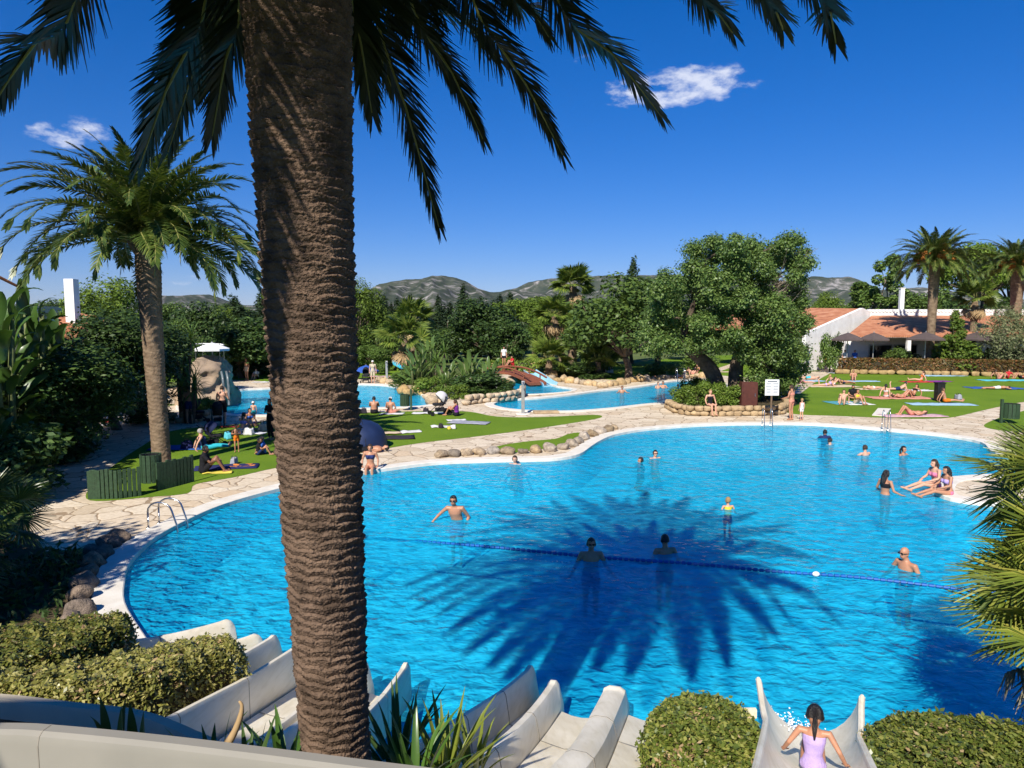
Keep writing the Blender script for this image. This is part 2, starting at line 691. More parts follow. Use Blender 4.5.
def water_mat(name, body, tint, tr=0.42, ripple=1.0):
    """pool water: scatters blue, lets part of the light through to the tiles, mirrors the sky, rippled by bump"""
    m, nt, out = newmat(name)
    g = nt.n('ShaderNodeNewGeometry')
    mp_ = nt.n('ShaderNodeMapping')
    mp_.inputs['Rotation'].default_value = (0, 0, R(12))
    mp_.inputs['Scale'].default_value = (0.75, 1.0, 1.0)
    nt.l(g.outputs['Position'], mp_.inputs['Vector'])
    n1 = nt.n('ShaderNodeTexNoise')
    n1.inputs['Scale'].default_value = 5.5
    n1.inputs['Detail'].default_value = 2.0
    n1.inputs['Distortion'].default_value = 0.35
    n2 = nt.n('ShaderNodeTexNoise')
    n2.inputs['Scale'].default_value = 1.5
    n2.inputs['Detail'].default_value = 2
    n2.inputs['Distortion'].default_value = 0.3
    for n_ in (n1, n2):
        nt.l(mp_.outputs['Vector'], n_.inputs['Vector'])
    # calmer and rougher stretches
    n3 = nt.n('ShaderNodeTexNoise')
    n3.inputs['Scale'].default_value = 0.22
    n3.inputs['Detail'].default_value = 2
    nt.l(g.outputs['Position'], n3.inputs['Vector'])
    am = nt.n('ShaderNodeMapRange')
    am.inputs['From Min'].default_value = 0.35
    am.inputs['From Max'].default_value = 0.65
    am.inputs['To Min'].default_value = 0.45
    am.inputs['To Max'].default_value = 1.0
    nt.l(n3.outputs['Fac'], am.inputs['Value'])
    mu = nt.n('ShaderNodeMath', operation='MULTIPLY')
    nt.l(n1.outputs['Fac'], mu.inputs[0])
    nt.l(am.outputs['Result'], mu.inputs[1])
    ad = nt.n('ShaderNodeMath', operation='MULTIPLY_ADD', I1=0.9)
    nt.l(n2.outputs['Fac'], ad.inputs[0])
    nt.l(mu.outputs[0], ad.inputs[2])
    bp = nt.n('ShaderNodeBump')
    bp.inputs['Strength'].default_value = 1.0
    bp.inputs['Distance'].default_value = 0.24 * ripple
    nt.l(ad.outputs[0], bp.inputs['Height'])
    bs = nt.n('ShaderNodeBump')
    bs.inputs['Strength'].default_value = 1.0
    bs.inputs['Distance'].default_value = 0.05 * ripple
    nt.l(ad.outputs[0], bs.inputs['Height'])
    df = nt.n('ShaderNodeBsdfDiffuse')
    df.inputs['Color'].default_value = (*body, 1)
    nt.l(bp.outputs['Normal'], df.inputs['Normal'])
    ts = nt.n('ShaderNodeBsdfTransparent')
    # caustic light lines painted into the transmission tint as a cell pattern
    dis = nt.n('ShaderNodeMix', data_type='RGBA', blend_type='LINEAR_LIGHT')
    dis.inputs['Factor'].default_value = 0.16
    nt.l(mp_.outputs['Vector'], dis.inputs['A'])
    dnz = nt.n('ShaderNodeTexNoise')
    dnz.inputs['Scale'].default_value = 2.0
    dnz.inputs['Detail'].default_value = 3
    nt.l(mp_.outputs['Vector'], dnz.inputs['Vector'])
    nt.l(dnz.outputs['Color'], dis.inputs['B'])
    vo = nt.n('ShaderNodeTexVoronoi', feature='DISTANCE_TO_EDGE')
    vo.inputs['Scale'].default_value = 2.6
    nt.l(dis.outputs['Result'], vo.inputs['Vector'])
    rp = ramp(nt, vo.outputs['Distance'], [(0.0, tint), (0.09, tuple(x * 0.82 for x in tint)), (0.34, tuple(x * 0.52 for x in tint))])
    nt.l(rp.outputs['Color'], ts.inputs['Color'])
    mx = nt.n('ShaderNodeMixShader')
    mx.inputs['Fac'].default_value = tr
    nt.l(df.outputs['BSDF'], mx.inputs[1])
    nt.l(ts.outputs['BSDF'], mx.inputs[2])
    gl = nt.n('ShaderNodeBsdfGlossy')
    gl.inputs['Roughness'].default_value = 0.06
    nt.l(bs.outputs['Normal'], gl.inputs['Normal'])
    fr = nt.n('ShaderNodeFresnel')
    fr.inputs['IOR'].default_value = 1.33
    nt.l(bs.outputs['Normal'], fr.inputs['Normal'])
    fm = nt.n('ShaderNodeMath', operation='MULTIPLY', I1=0.55)
    nt.l(fr.outputs[0], fm.inputs[0])
    mx2 = nt.n('ShaderNodeMixShader')
    nt.l(fm.outputs[0], mx2.inputs['Fac'])
    nt.l(mx.outputs['Shader'], mx2.inputs[1])
    nt.l(gl.outputs['BSDF'], mx2.inputs[2])
    nt.l(mx2.outputs['Shader'], out.inputs['Surface'])
    return m


PAVE = paving_mat()
TURF = mat('artificial_turf', (0.15, 0.24, 0.020), 0.9, (0.105, 0.19, 0.015), 0.35, 0.5, 90, 0.1, detail=8, coords='world')
SOIL = mat('bare_soil', (0.10, 0.075, 0.045), 0.95, (0.05, 0.045, 0.022), 1.2, 0.6, 14, 0.1, detail=8, coords='world')
DRY = mat('far_ground', (0.13, 0.16, 0.05), 0.95, (0.08, 0.11, 0.035), 0.12, 0.4, 5, 0.1, detail=8, coords='world')
COPE = mat('pool_coping_stone', (0.74, 0.70, 0.62), 0.7, (0.62, 0.57, 0.48), 3.0, 0.15, 40, 0.3, coords='world')
TILE = mat('pool_tiles', (0.42, 0.85, 0.95), 0.4, (0.34, 0.78, 0.92), 0.8, 0.0, coords='world')
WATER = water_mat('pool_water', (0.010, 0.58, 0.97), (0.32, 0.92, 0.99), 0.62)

# ================================================================== pools
mp_px = [(125, 603), (125, 580), (128, 566), (140, 551), (158, 536), (190, 519), (220, 506), (256, 495), (300, 484), (352, 474), (400, 467), (440, 462.5), (490, 460.5), (540, 459.5),
         (562, 458), (580, 454), (592, 446), (602, 440), (616, 434.5), (640, 430), (671, 427), (702, 425), (735, 424), (765, 423.7), (800, 423.8), (842, 426), (889, 430), (940, 435), (980, 442)]
mp_w = [G(a, b) for a, b in mp_px]
mp_w += [Vector(p) for p in [(17.6, 25.5), (18.0, 23.6), (16.4, 22.3), (13.6, 21.6), (12.3, 20.3), (11.9, 19.2), (12.5, 18.5), (14.2, 18.0), (15.0, 16.8), (14.6, 13.8), (12.6, 10.6), (9.4, 7.8), (6.0, 7.0),
                             (2.0, 7.0), (0.0, 7.0), (-1.5, 7.2), (-3.2, 8.0), (-4.6, 9.3), (-5.7, 10.6)]]
POOL = smooth_closed([(p.x, p.y) for p in mp_w], 4)
back_px = [(190, 410), (215, 412), (245, 415), (285, 414), (330, 410), (380, 407.5), (420, 406), (436, 402), (432, 397), (418, 394), (402, 391), (396, 387.5), (380, 385), (352, 384.3), (300, 386), (270, 388.5), (240, 390), (205, 395), (190, 402)]
BACK = smooth_closed([tuple(G(a, b)[:2]) for a, b in back_px], 4)
mid_px = [(494, 404), (505, 408), (530, 410.3), (570, 410.8), (610, 408), (640, 404.5), (668, 402), (692, 400), (712, 395), (722, 388), (715, 382), (700, 380), (676, 381), (655, 384.5), (630, 388), (600, 391), (570, 395), (540, 398), (510, 400)]
MID = smooth_closed([tuple(G(a, b)[:2]) for a, b in mid_px], 4)
ch_px = [(501, 394), (520, 394.5), (545, 393.6), (568, 391.5), (572, 389), (556, 386.5), (545, 383), (530, 381), (512, 380), (502, 383), (499, 389)]
CHAN = smooth_closed([tuple(G(a, b)[:2]) for a, b in ch_px], 3)


def ring_mesh(name, inner, outer, z0, z1, m):
    n = len(inner)
    vs, fs = [], []
    li = [(inner, z0), (inner, z1 - 0.012), ([i_.lerp(o_, 0.04) for i_, o_ in zip(inner, outer)], z1), ([i_.lerp(o_, 0.96) for i_, o_ in zip(inner, outer)], z1), (outer, z1 - 0.012), (outer, -0.03)]
    for lp, z in li:
        vs += [(p[0], p[1], z) for p in lp]
    for k in range(len(li) - 1):
        for i in range(n):
            j = (i + 1) % n
            fs.append((k * n + i, k * n + j, (k + 1) * n + j, (k + 1) * n + i))
    mb = MB()
    mb.add(vs, fs)
    o = mb.build(name, m)
    o['kind'] = 'structure'
    return o


WZ = -0.08
holes = []
for lp, depth, wn, cw in ((POOL, 1.3, 'pool_water', 0.5), (BACK, 1.0, 'far_pool_water', 0.6), (MID, 1.0, 'middle_pool_water', 0.55), (CHAN, 0.6, 'splash_channel_water', 0.3)):
    lp = [Vector(p) for p in lp]
    out_l = offset_loop(lp, cw)
    ring_mesh('pool_coping', lp, out_l, -0.2, 0.03, COPE)
    wl = offset_loop(lp, 0.03)
    holes.append(offset_loop(lp, cw * 0.5))
    vs = [(p.x, p.y, -0.18) for p in wl] + [(p.x, p.y, -depth) for p in wl]
    n = len(wl)
    mb = MB()
    mb.add(vs, [(i, (i + 1) % n, n + (i + 1) % n, n + i) for i in range(n)])
    mb.build('pool_side_wall', TILE)['kind'] = 'structure'
    sheet('pool_floor', offset_loop(lp, 0.031), [], -depth, TILE)
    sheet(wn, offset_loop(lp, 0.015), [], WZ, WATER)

# ================================================================== ground, paving, lawns
BIG = [(-6000, -300), (6000, -300), (6000, 9000), (-6000, 9000)]
sheet('ground', BIG, holes, -0.012, DRY)


def w2(pxs, n=4):
    return smooth_closed([tuple(G(a, b)[:2]) for a, b in pxs], n)


gq = lambda a, b: tuple(G(a, b)[:2])
deck_o = [(-22.6, 30), (-17.2, 24), gq(22, 475), gq(24, 500), gq(30, 530), gq(46, 551), gq(74, 549), gq(100, 548), (-7.4, 13.0), (-6.9, 11.0), (-5.5, 8.9), (-3.4, 7.2), (0, 6.2), (6, 6.2), (10.5, 7.0), (14, 10.2), (16, 13.6), (16.5, 17.0), (24, 20), (40, 27), (40, 44), (46, 50), (46, 68), (40, 70),
          (20, 62), (10, 66), (0, 62), (-12, 58), (-24, 57), (-24, 44), (-19, 40)]
sheet('pool_deck', deck_o, holes, -0.006, PAVE)
soil_o = [(-60, 20), (-30, 3), (-8, 2), (12, 2), (40, 8), (40, 24), (24, 19), (16.5, 16.5), (16, 13.2), (14, 10.0), (10.5, 6.8), (6, 6.1), (0, 6.1), (-3.4, 7.1), (-5.5, 8.8), (-6.9, 10.9), (-7.5, 13.0), gq(100, 550), gq(74, 551), gq(46, 553), gq(28, 532), gq(22, 501), gq(20, 475), (-17.3, 24.1), (-22.7, 30.1), (-30, 40), (-50, 50)]
sheet('planting_soil', soil_o, [], -0.003, SOIL)
L1 = [(100, 478), (118, 462), (142, 446), (165, 433), (190, 428), (240, 424), (285, 419), (345, 413.5), (425, 411), (468, 411.5), (497, 416.5), (540, 417), (592, 414.8), (602, 416.6), (590, 420), (540, 428), (480, 436), (420, 443), (360, 453), (280, 467), (235, 477), (196, 484), (188, 493), (150, 497), (96, 501), (86, 494)]
sheet('lawn', w2(L1), [], 0.0, TURF)
L3 = [(490, 449), (505, 444.5), (530, 441), (556, 438.5), (568, 434), (580, 432.5), (584, 437), (572, 443), (548, 448), (520, 452), (496, 453.5)]
sheet('lawn_strip', w2(L3), [], 0.0, TURF)
L4 = [(828, 372), (870, 369.5), (930, 370), (980, 371.5), (1040, 374), (1100, 380), (1090, 395), (1030, 401), (1000, 406.5), (976, 412), (950, 417.5), (915, 418.8), (870, 417.2), (830, 415.6), (795, 414), (780, 408), (788, 396), (800, 386), (812, 378)]
sheet('sunbathing_lawn', w2(L4), [], 0.0, TURF)
L5 = [(984, 425), (996, 419), (1012, 414), (1040, 408), (1080, 412), (1060, 432), (1020, 432), (992, 429)]
sheet('corner_lawn', w2(L5), [], 0.0, TURF)
L6 = [(150, 381), (240, 380), (278, 382), (330, 380), (372, 378.5), (400, 377), (412, 372), (405, 366), (360, 364), (300, 364), (230, 366), (150, 369)]
sheet('far_lawn', w2(L6), [], 0.0, TURF)
L7 = [(590, 377), (640, 380), (690, 374), (742, 377), (790, 380), (806, 372), (818, 364), (800, 358), (740, 355), (690, 357), (640, 362), (600, 368)]
sheet('lawn_behind_tree', w2(L7), [], 0.0, TURF)
pth = [(690, 379), (716, 369), (742, 360), (748, 361), (724, 370), (700, 380)]
sheet('lawn_path', [tuple(G(a, b)[:2]) for a, b in pth], [], 0.006, PAVE)
pth2 = [(786, 393), (806, 379), (822, 369.5), (838, 364), (846, 364), (834, 371), (818, 380), (800, 394)]
sheet('lawn_path', [tuple(G(a, b)[:2]) for a, b in pth2], [], 0.006, PAVE)
slab = [(872, 415.5), (878, 408.5), (891, 409), (885, 416.5)]
mb = MB()
mb.prism([tuple(G(a, b)[:2]) for a, b in slab], -0.02, 0.03)
tag(mb.build('stone_slab', COPE), 'pale square stone slab set into the lawn beside the pool ladder', 'paving slab')

# planting bank below the tower, under the slides and the palm
vs, fs = [], []
xs = np.linspace(-9, 11, 60)
ys = np.linspace(1.6, 6.9, 36)
rg = np.random.default_rng(3)


def bank_z(x, y):
    e = 6.6 + (1.9 if x < -4.0 else 0.0) * min(1, (-4.0 - x) / 2 if x < -4 else 0)
    return max(-0.05, min(2.1, (e - y) * 0.36)) - (0.35 if -1 < x < 4.5 else 0)


for y in ys:
    for x in xs:
        vs.append((x, y, bank_z(x, y) - 0.04 + rg.normal() * 0.015))
for j in range(len(ys) - 1):
    for i in range(len(xs) - 1):
        a = j * len(xs) + i
        fs.append((a, a + 1, a + 1 + len(xs), a + len(xs)))
mb = MB()
mb.add(vs, fs)
mb.build('planting_bank', SOIL, smooth=True)['kind'] = 'structure'

# ================================================================== mountains
def hill_mat():
    m, nt, out = newmat('mountain')
    g = nt.n('ShaderNodeNewGeometry')
    mp_ = nt.n('ShaderNodeMapping')
    mp_.inputs['Scale'].default_value = (0.012, 0.012, 0.02)
    nt.l(g.outputs['Position'], mp_.inputs['Vector'])
    n1 = nt.n('ShaderNodeTexNoise')
    n1.inputs['Scale'].default_value = 1.0
    n1.inputs['Detail'].default_value = 10
    n1.inputs['Roughness'].default_value = 0.65
    n1.inputs['Distortion'].default_value = 0.8
    nt.l(mp_.outputs['Vector'], n1.inputs['Vector'])
    r = ramp(nt, n1.outputs['Fac'], [(0.40, (0.036, 0.05, 0.033)), (0.52, (0.065, 0.075, 0.052)), (0.57, (0.14, 0.137, 0.122)), (0.66, (0.33, 0.31, 0.29))])
    b = nt.n('ShaderNodeBsdfDiffuse')
    nt.l(r.outputs['Color'], b.inputs['Color'])
    nt.l(b.outputs['BSDF'], out.inputs['Surface'])
    return m


HILL = hill_mat()


def hill(name, ridge, D, seed, foot=900, rough=10.0, cliff=0.0):
    """a mountain range: ridge heights read along the horizon, real depth in front and behind"""
    rg = np.random.default_rng(seed)
    pts = [P(a, b, D) for a, b in ridge]
    X = np.linspace(pts[0].x, pts[-1].x, 420)
    Z = np.interp(X, [p.x for p in pts], [p.z for p in pts])
    rows = np.concatenate([np.linspace(-1, 0, 26), np.linspace(0.1, 1, 8)])
    ph = rg.random(12) * 6.28
    fr = np.array([0.004, 0.007, 0.011, 0.017, 0.026, 0.04, 0.06, 0.09, 0.13, 0.02, 0.03, 0.05])
    vs, fs = [], []
    for k, t in enumerate(rows):
        prof = (1 - abs(t)) ** (0.85 if t < 0 else 0.7)
        if cliff and t < 0:
            prof = (1 - abs(t)) ** 0.9 * (1 - cliff) + cliff * (1 / (1 + math.exp(-(t + 0.10) * 60)))
        gul = np.abs(np.sin(X * 0.013 + 3.1 * np.sin(X * 0.004 + ph[3]) + t * 2.2 + ph[1])) + 0.6 * np.abs(np.sin(X * 0.031 + 2.0 * np.sin(X * 0.009 + ph[4]) - t * 3.0 + ph[2])) + 0.35 * np.abs(np.sin(X * 0.075 + 1.5 * np.sin(X * 0.02) + t * 9 + ph[5]))
        wob = -1.6 * (gul - 1.0) + sum(np.sin(X * f_ * (1 + 0.3 * math.sin(p_)) + p_ + t * 7 * math.cos(p_ * 3)) / (1 + 60 * f_) for f_, p_ in zip(fr, ph))
        z = Z * prof + rough * wob * (0.25 + 1.2 * min(1, abs(t) * 3)) * (1 - abs(t) ** 3) * (Z / max(Z.max(), 1))
        y = D + t * foot + 30 * np.sin(X * 0.012 + ph[0]) * (1 - abs(t))
        for x_, y_, z_ in zip(X, y, z):
            vs.append((x_, y_, max(z_, -4) if abs(t) < 0.99 else -4))
    n = len(X)
    for k in range(len(rows) - 1):
        for i in range(n - 1):
            a = k * n + i
            fs.append((a, a + 1, a + 1 + n, a + n))
    me = npmesh(name, np.array(vs), np.array(fs), HILL, smooth=True)
    o = obj(name, me)
    o['kind'] = 'structure'
    return o


hill('hills', [(330, 304), (352, 299), (368, 291), (380, 283), (394, 281), (410, 278), (430, 275.5), (445, 274.5), (456, 276.5), (466, 281), (478, 288), (490, 291.5), (500, 291), (510, 289), (520, 290), (545, 293), (580, 297), (640, 302)], 2600, 5, 900, 9)
hill('hills', [(470, 300), (500, 293), (516, 288), (528, 282), (545, 280), (560, 278), (580, 277), (605, 275), (640, 274), (690, 276), (740, 280), (790, 282), (806, 279), (812, 276.5), (852, 275.5), (858, 279), (866, 285), (874, 291), (900, 288), (930, 287), (960, 292), (1010, 299), (1080, 303)], 3400, 8, 1100, 7, 0.28)
hill('hills', [(-60, 307), (40, 303), (120, 307), (160, 303), (180, 298), (198, 295), (212, 294.5), (218, 298), (226, 303), (240, 305), (270, 306), (330, 309)], 3000, 11, 900, 7)
# ================================================================== plant materials
BARK = mat('bark', (0.17, 0.13, 0.095), 0.9, (0.075, 0.055, 0.04), 5, 0.8, 20, 0.1, detail=8)
PALEBARK = mat('pale_bark', (0.32, 0.27, 0.21), 0.9, (0.19, 0.15, 0.11), 5, 0.8, 20, 0.1, detail=8)
PALMBARK = mat('palm_bark', (0.23, 0.155, 0.105), 0.92, (0.085, 0.058, 0.04), 6, 0.9, 45, 0.1, detail=9)
FARBARK = mat('far_palm_bark', (0.26, 0.19, 0.125), 0.92, (0.13, 0.09, 0.058), 4, 0.8, 12, 0.1, detail=9)
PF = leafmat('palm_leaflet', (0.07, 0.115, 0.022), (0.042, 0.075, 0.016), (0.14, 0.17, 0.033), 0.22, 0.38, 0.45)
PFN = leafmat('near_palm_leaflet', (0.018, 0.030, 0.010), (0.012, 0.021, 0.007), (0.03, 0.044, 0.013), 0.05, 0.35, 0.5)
RACH = mat('palm_rachis', (0.30, 0.29, 0.09), 0.5, (0.20, 0.20, 0.06), 3)
DEADF = leafmat('dry_palm_leaf', (0.38, 0.26, 0.13), (0.24, 0.16, 0.08), (0.48, 0.36, 0.2), 0.15, 0.8, 0.1)
DATES = mat('date_clusters', (0.62, 0.24, 0.03), 0.6, (0.40, 0.13, 0.02), 8)
CAROB = leafmat('carob_leaf', (0.11, 0.18, 0.04), (0.06, 0.115, 0.028), (0.17, 0.24, 0.06), 0.28, 0.45, 0.35)
DARKLEAF = leafmat('dark_leaf', (0.05, 0.095, 0.022), (0.028, 0.057, 0.015), (0.085, 0.14, 0.03), 0.22, 0.5, 0.3)
MIDLEAF = leafmat('mid_leaf', (0.10, 0.17, 0.034), (0.06, 0.11, 0.023), (0.15, 0.22, 0.045), 0.25, 0.5, 0.3)
PINE = leafmat('pine_needles', (0.12, 0.19, 0.024), (0.075, 0.13, 0.017), (0.17, 0.24, 0.035), 0.2, 0.6, 0.2)
CYPR = leafmat('cypress_foliage', (0.034, 0.062, 0.024), (0.02, 0.04, 0.016), (0.055, 0.09, 0.03), 0.15, 0.6, 0.2)
OLIVE = leafmat('olive_leaf', (0.17, 0.195, 0.085), (0.11, 0.135, 0.06), (0.24, 0.26, 0.13), 0.2, 0.6, 0.2)
BRIGHT = leafmat('bright_leaf', (0.13, 0.21, 0.03), (0.085, 0.15, 0.02), (0.2, 0.27, 0.045), 0.3, 0.5, 0.3)
HEDGEL = leafmat('hedge_leaf', (0.16, 0.18, 0.03), (0.08, 0.105, 0.02), (0.32, 0.29, 0.07), 0.22, 0.35, 0.5)
HEDGE2 = leafmat('yellowish_hedge_leaf', (0.27, 0.255, 0.055), (0.12, 0.14, 0.03), (0.42, 0.38, 0.13), 0.22, 0.35, 0.5)
HEDGE3 = leafmat('green_hedge_leaf', (0.15, 0.19, 0.03), (0.075, 0.11, 0.02), (0.30, 0.30, 0.07), 0.22, 0.35, 0.5)
FANL = leafmat('fan_palm_leaf', (0.17, 0.21, 0.03), (0.085, 0.125, 0.022), (0.32, 0.31, 0.06), 0.25, 0.35, 0.5)
FAND = leafmat('dark_fan_leaf', (0.07, 0.11, 0.022), (0.04, 0.07, 0.018), (0.10, 0.14, 0.03), 0.2, 0.35, 0.5)
BANANA = leafmat('banana_leaf', (0.05, 0.105, 0.02), (0.03, 0.07, 0.015), (0.085, 0.15, 0.03), 0.2, 0.3, 0.5)
STRAP = leafmat('strap_leaf', (0.06, 0.13, 0.022), (0.035, 0.08, 0.018), (0.12, 0.2, 0.03), 0.2, 0.3, 0.5)
GREYLEAF = leafmat('dry_fan_leaf', (0.24, 0.22, 0.15), (0.16, 0.14, 0.09), (0.30, 0.27, 0.19), 0.15, 0.8, 0.1)
TWIG = mat('twigs', (0.055, 0.045, 0.025), 0.9, (0.03, 0.025, 0.015), 8)
REDDISH = leafmat('reddish_hedge_leaf', (0.18, 0.12, 0.04), (0.11, 0.11, 0.03), (0.32, 0.14, 0.06), 0.2, 0.5, 0.3)


# ------------------------------------------------------------------ palm fronds
def frond_me(name, curve, L, n, rg, vee=0.5, wid=0.022, mats=None, rr=0.02, sag=0.25, start=0.12):
    C = np.array([tuple(p) for p in curve])
    seg = np.linalg.norm(np.diff(C, axis=0), axis=1)
    cum = np.concatenate([[0], np.cumsum(seg)]) / seg.sum()

    def at(t):
        return np.stack([np.interp(t, cum, C[:, k]) for k in range(3)], axis=-1)
    ts = np.linspace(start, 0.995, n)
    Vs, Qs = [], []
    base = 0
    for side in (-1, 1):
        t = np.clip(ts + rg.normal(size=n) * 0.3 / n, 0.02, 1)
        p = at(t)
        T = at(np.minimum(t + 0.02, 1.0)) - at(np.maximum(t - 0.02, 0))
        T /= np.linalg.norm(T, axis=1, keepdims=True)
        H = np.cross(T, np.array([0, 0, 1.0]))
        bad = np.linalg.norm(H, axis=1) < 0.15
        H[bad] = np.cross(T[bad], np.array([0.3, 1.0, 0.0]))
        H /= np.linalg.norm(H, axis=1, keepdims=True)
        N = np.cross(H, T)
        ve = vee * (1 - 0.5 * t)[:, None] + rg.normal(size=(n, 1)) * 0.16
        fw = (0.45 + 0.6 * t ** 2 + 1.9 * t ** 8)[:, None] + rg.normal(size=(n, 1)) * 0.10
        D = H * side * np.cos(ve) + N * np.sin(ve) + T * fw
        D /= np.linalg.norm(D, axis=1, keepdims=True)
        ln = L * (np.clip(0.35 + 2.4 * t, 0, 1) * np.clip(1.25 - 0.9 * t ** 2.4, 0.2, 1))[:, None] * (0.88 + 0.24 * rg.random((n, 1)))
        W = np.cross(D, N)
        W /= np.linalg.norm(W, axis=1, keepdims=True)
        w = wid * (0.8 + 0.4 * rg.random((n, 1)))
        g = np.array([0, 0, -1.0])
        m_ = p + D * ln * 0.5 + g * ln * sag * 0.18
        e_ = p + D * ln * 0.97 + g * ln * sag * 0.7
        V = np.stack([p - W * w * 0.4, p + W * w * 0.4, m_ + W * w * 0.5, m_ - W * w * 0.5, e_ + W * w * 0.08, e_ - W * w * 0.08], axis=1)
        idx = np.arange(n)[:, None] * 6 + base
        Qs += [idx + np.array([0, 1, 2, 3]), idx + np.array([3, 2, 4, 5])]
        Vs.append(V.reshape(-1, 3))
        base += n * 6
    V = np.concatenate(Vs)
    Q = np.concatenate(Qs)
    mi = np.zeros(len(Q), int)
    mb = MB()
    k = 5
    ts2 = np.linspace(0, 1, 14)
    mb.tube([tuple(x) for x in at(ts2)], [rr * (1.6 - 1.3 * t_) if t_ > 0.1 else rr * 2.2 for t_ in ts2], k, cap=False)
    V2 = np.array(mb.v)
    Q2 = np.array(mb.f) + len(V)
    return npmesh(name, np.concatenate([V, V2]), np.concatenate([Q, Q2]), mats or [PF, RACH], np.concatenate([mi, np.ones(len(Q2), int)]))


def arc(length, rise, droop, n=12):
    """frond curve in the XZ plane from the origin: leaves at angle rise, bends down by droop radians"""
    pts = [Vector((0, 0, 0))]
    a = rise
    for i in range(n):
        t = i / (n - 1)
        pts.append(pts[-1] + Vector((math.cos(a), 0, math.sin(a))) * (length / n))
        a -= droop / n * (0.4 + 1.2 * t)
    return pts


def palm_trunk(name, path, rad, parent, m, nz=240, na=72, band=0.085, amp=0.022, seed=1, spiral=2, scars=7):
    """trunk with the overlapping scars of cut fronds as real relief"""
    rg = np.random.default_rng(seed)
    pts = smooth_open(path, 12)
    C = np.array([tuple(p) for p in pts])
    seg = np.linalg.norm(np.diff(C, axis=0), axis=1)
    cum = np.concatenate([[0], np.cumsum(seg)])
    tot = cum[-1]
    s = np.linspace(0, tot, nz)
    th = np.linspace(0, 2 * np.pi, na, endpoint=False)
    S, T = np.meshgrid(s, th, indexing='ij')
    cx, cy, cz = (np.interp(s, cum, C[:, k]) for k in range(3))
    rs = np.interp(s / tot, np.linspace(0, 1, len(rad)), rad)
    ph = S / band + spiral * T / (2 * np.pi)
    row = np.floor(ph)
    u = scars * T / (2 * np.pi) + 0.5 * row + 0.35 * np.sin(row * 2.3)
    wav = np.abs(np.sin(np.pi * u))
    ph2 = ph - 0.30 * wav + 0.10 * np.sin(3 * T + row * 0.9)
    fr = ph2 - np.floor(ph2)
    saw = np.where(fr < 0.86, (fr / 0.86) ** 0.75, (1 - fr) / 0.14)
    cell = np.sin(np.floor(ph2) * 12.9898 + np.floor(u) * 78.233) * 43758.5453
    cell = cell - np.floor(cell)
    nzz = rg.normal(size=S.shape) * 0.12
    rr = rs[:, None] + amp * (saw * (0.55 + 0.75 * cell) - 0.5 + nzz)
    X = cx[:, None] + rr * np.cos(T)
    Y = cy[:, None] + rr * np.sin(T)
    Z = cz[:, None] + 0 * T
    V = np.stack([X, Y, Z], -1).reshape(-1, 3)
    i, j = np.meshgrid(np.arange(nz - 1), np.arange(na), indexing='ij')
    j2 = (j + 1) % na
    Q = np.stack([i * na + j, i * na + j2, (i + 1) * na + j2, (i + 1) * na + j], -1).reshape(-1, 4)
    me = npmesh(name, V, Q, m, smooth=True)
    return obj(name, me, parent)


# ------------------------------------------------------------------ the big palm beside the camera
rg = np.random.default_rng(21)
PD = 4.6
b0 = P(337, 764, PD + 0.02)
m1 = P(316, 400, PD)
t0 = P(297, 2, PD)
top = t0 + (t0 - m1).normalized() * 2.35
base_p = Vector((b0.x + 0.04, b0.y, 1.0))
bigpalm = thing('palm_tree', 'huge date palm whose scarred brown trunk crosses the whole view, drooping fronds overhead', 'palm tree', (0, 0, 0))
pk = lambda w: w * PD / F / 2
palm_trunk('trunk', [base_p, b0, P(322, 500, PD), m1, P(305, 200, PD), t0, top], [pk(66), pk(68), pk(73), pk(80), pk(85), pk(90), pk(97), pk(107), pk(118), pk(122)], bigpalm, PALMBARK, 1600, 220, 0.060, 0.024, 4, 2, 10)
CC = top + Vector((0, 0, 0.1))
# fronds that hang into the frame: where each enters it, where it ends, and how far away
HANG = [(78, -8, 4.5, -14, 116, 4.7), (207, -8, 5.0, 139, 168, 5.2), (224, -14, 5.6, 168, 152, 5.9), (241, -8, 4.9, 212, 136, 5.0), (350, -14, 5.2, 372, 113, 5.4), (371, -8, 5.7, 439, 227, 6.1), (408, -8, 6.0, 483, 139, 6.4), (470, -8, 5.6, 563, 155, 6.0),
        (508, -16, 6.4, 549, 37, 6.7), (553, -8, 5.6, 662, 117, 6.0), (694, -14, 5.8, 733, 33, 6.0), (757, -14, 5.2, 783, 30, 5.4), (810, -16, 5.2, 836, 43, 5.4), (398, -12, 6.6, 452, 84, 7.0), (352, -10, 6.4, 392, 88, 6.8), (232, -12, 6.4, 196, 96, 6.8), (428, -14, 6.8, 500, 62, 7.2), (215, -10, 5.3, 158, 120, 5.6)]


def bez(a, b, c, n=16):
    return [a * (1 - t) ** 2 + b * (2 * t * (1 - t)) + c * t ** 2 for t in [i / n for i in range(n + 1)]]


def big_frond(tip, lift):
    h = Vector((tip.x - CC.x, tip.y - CC.y, 0))
    ctrl = CC + h * 0.72 + Vector((0, 0, lift))
    st = CC + h.normalized() * 0.25 + Vector((0, 0, 0.1))
    cur = bez(st, ctrl, tip)
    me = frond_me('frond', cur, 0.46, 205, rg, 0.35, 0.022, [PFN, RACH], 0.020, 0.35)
    obj('frond', me, bigpalm)


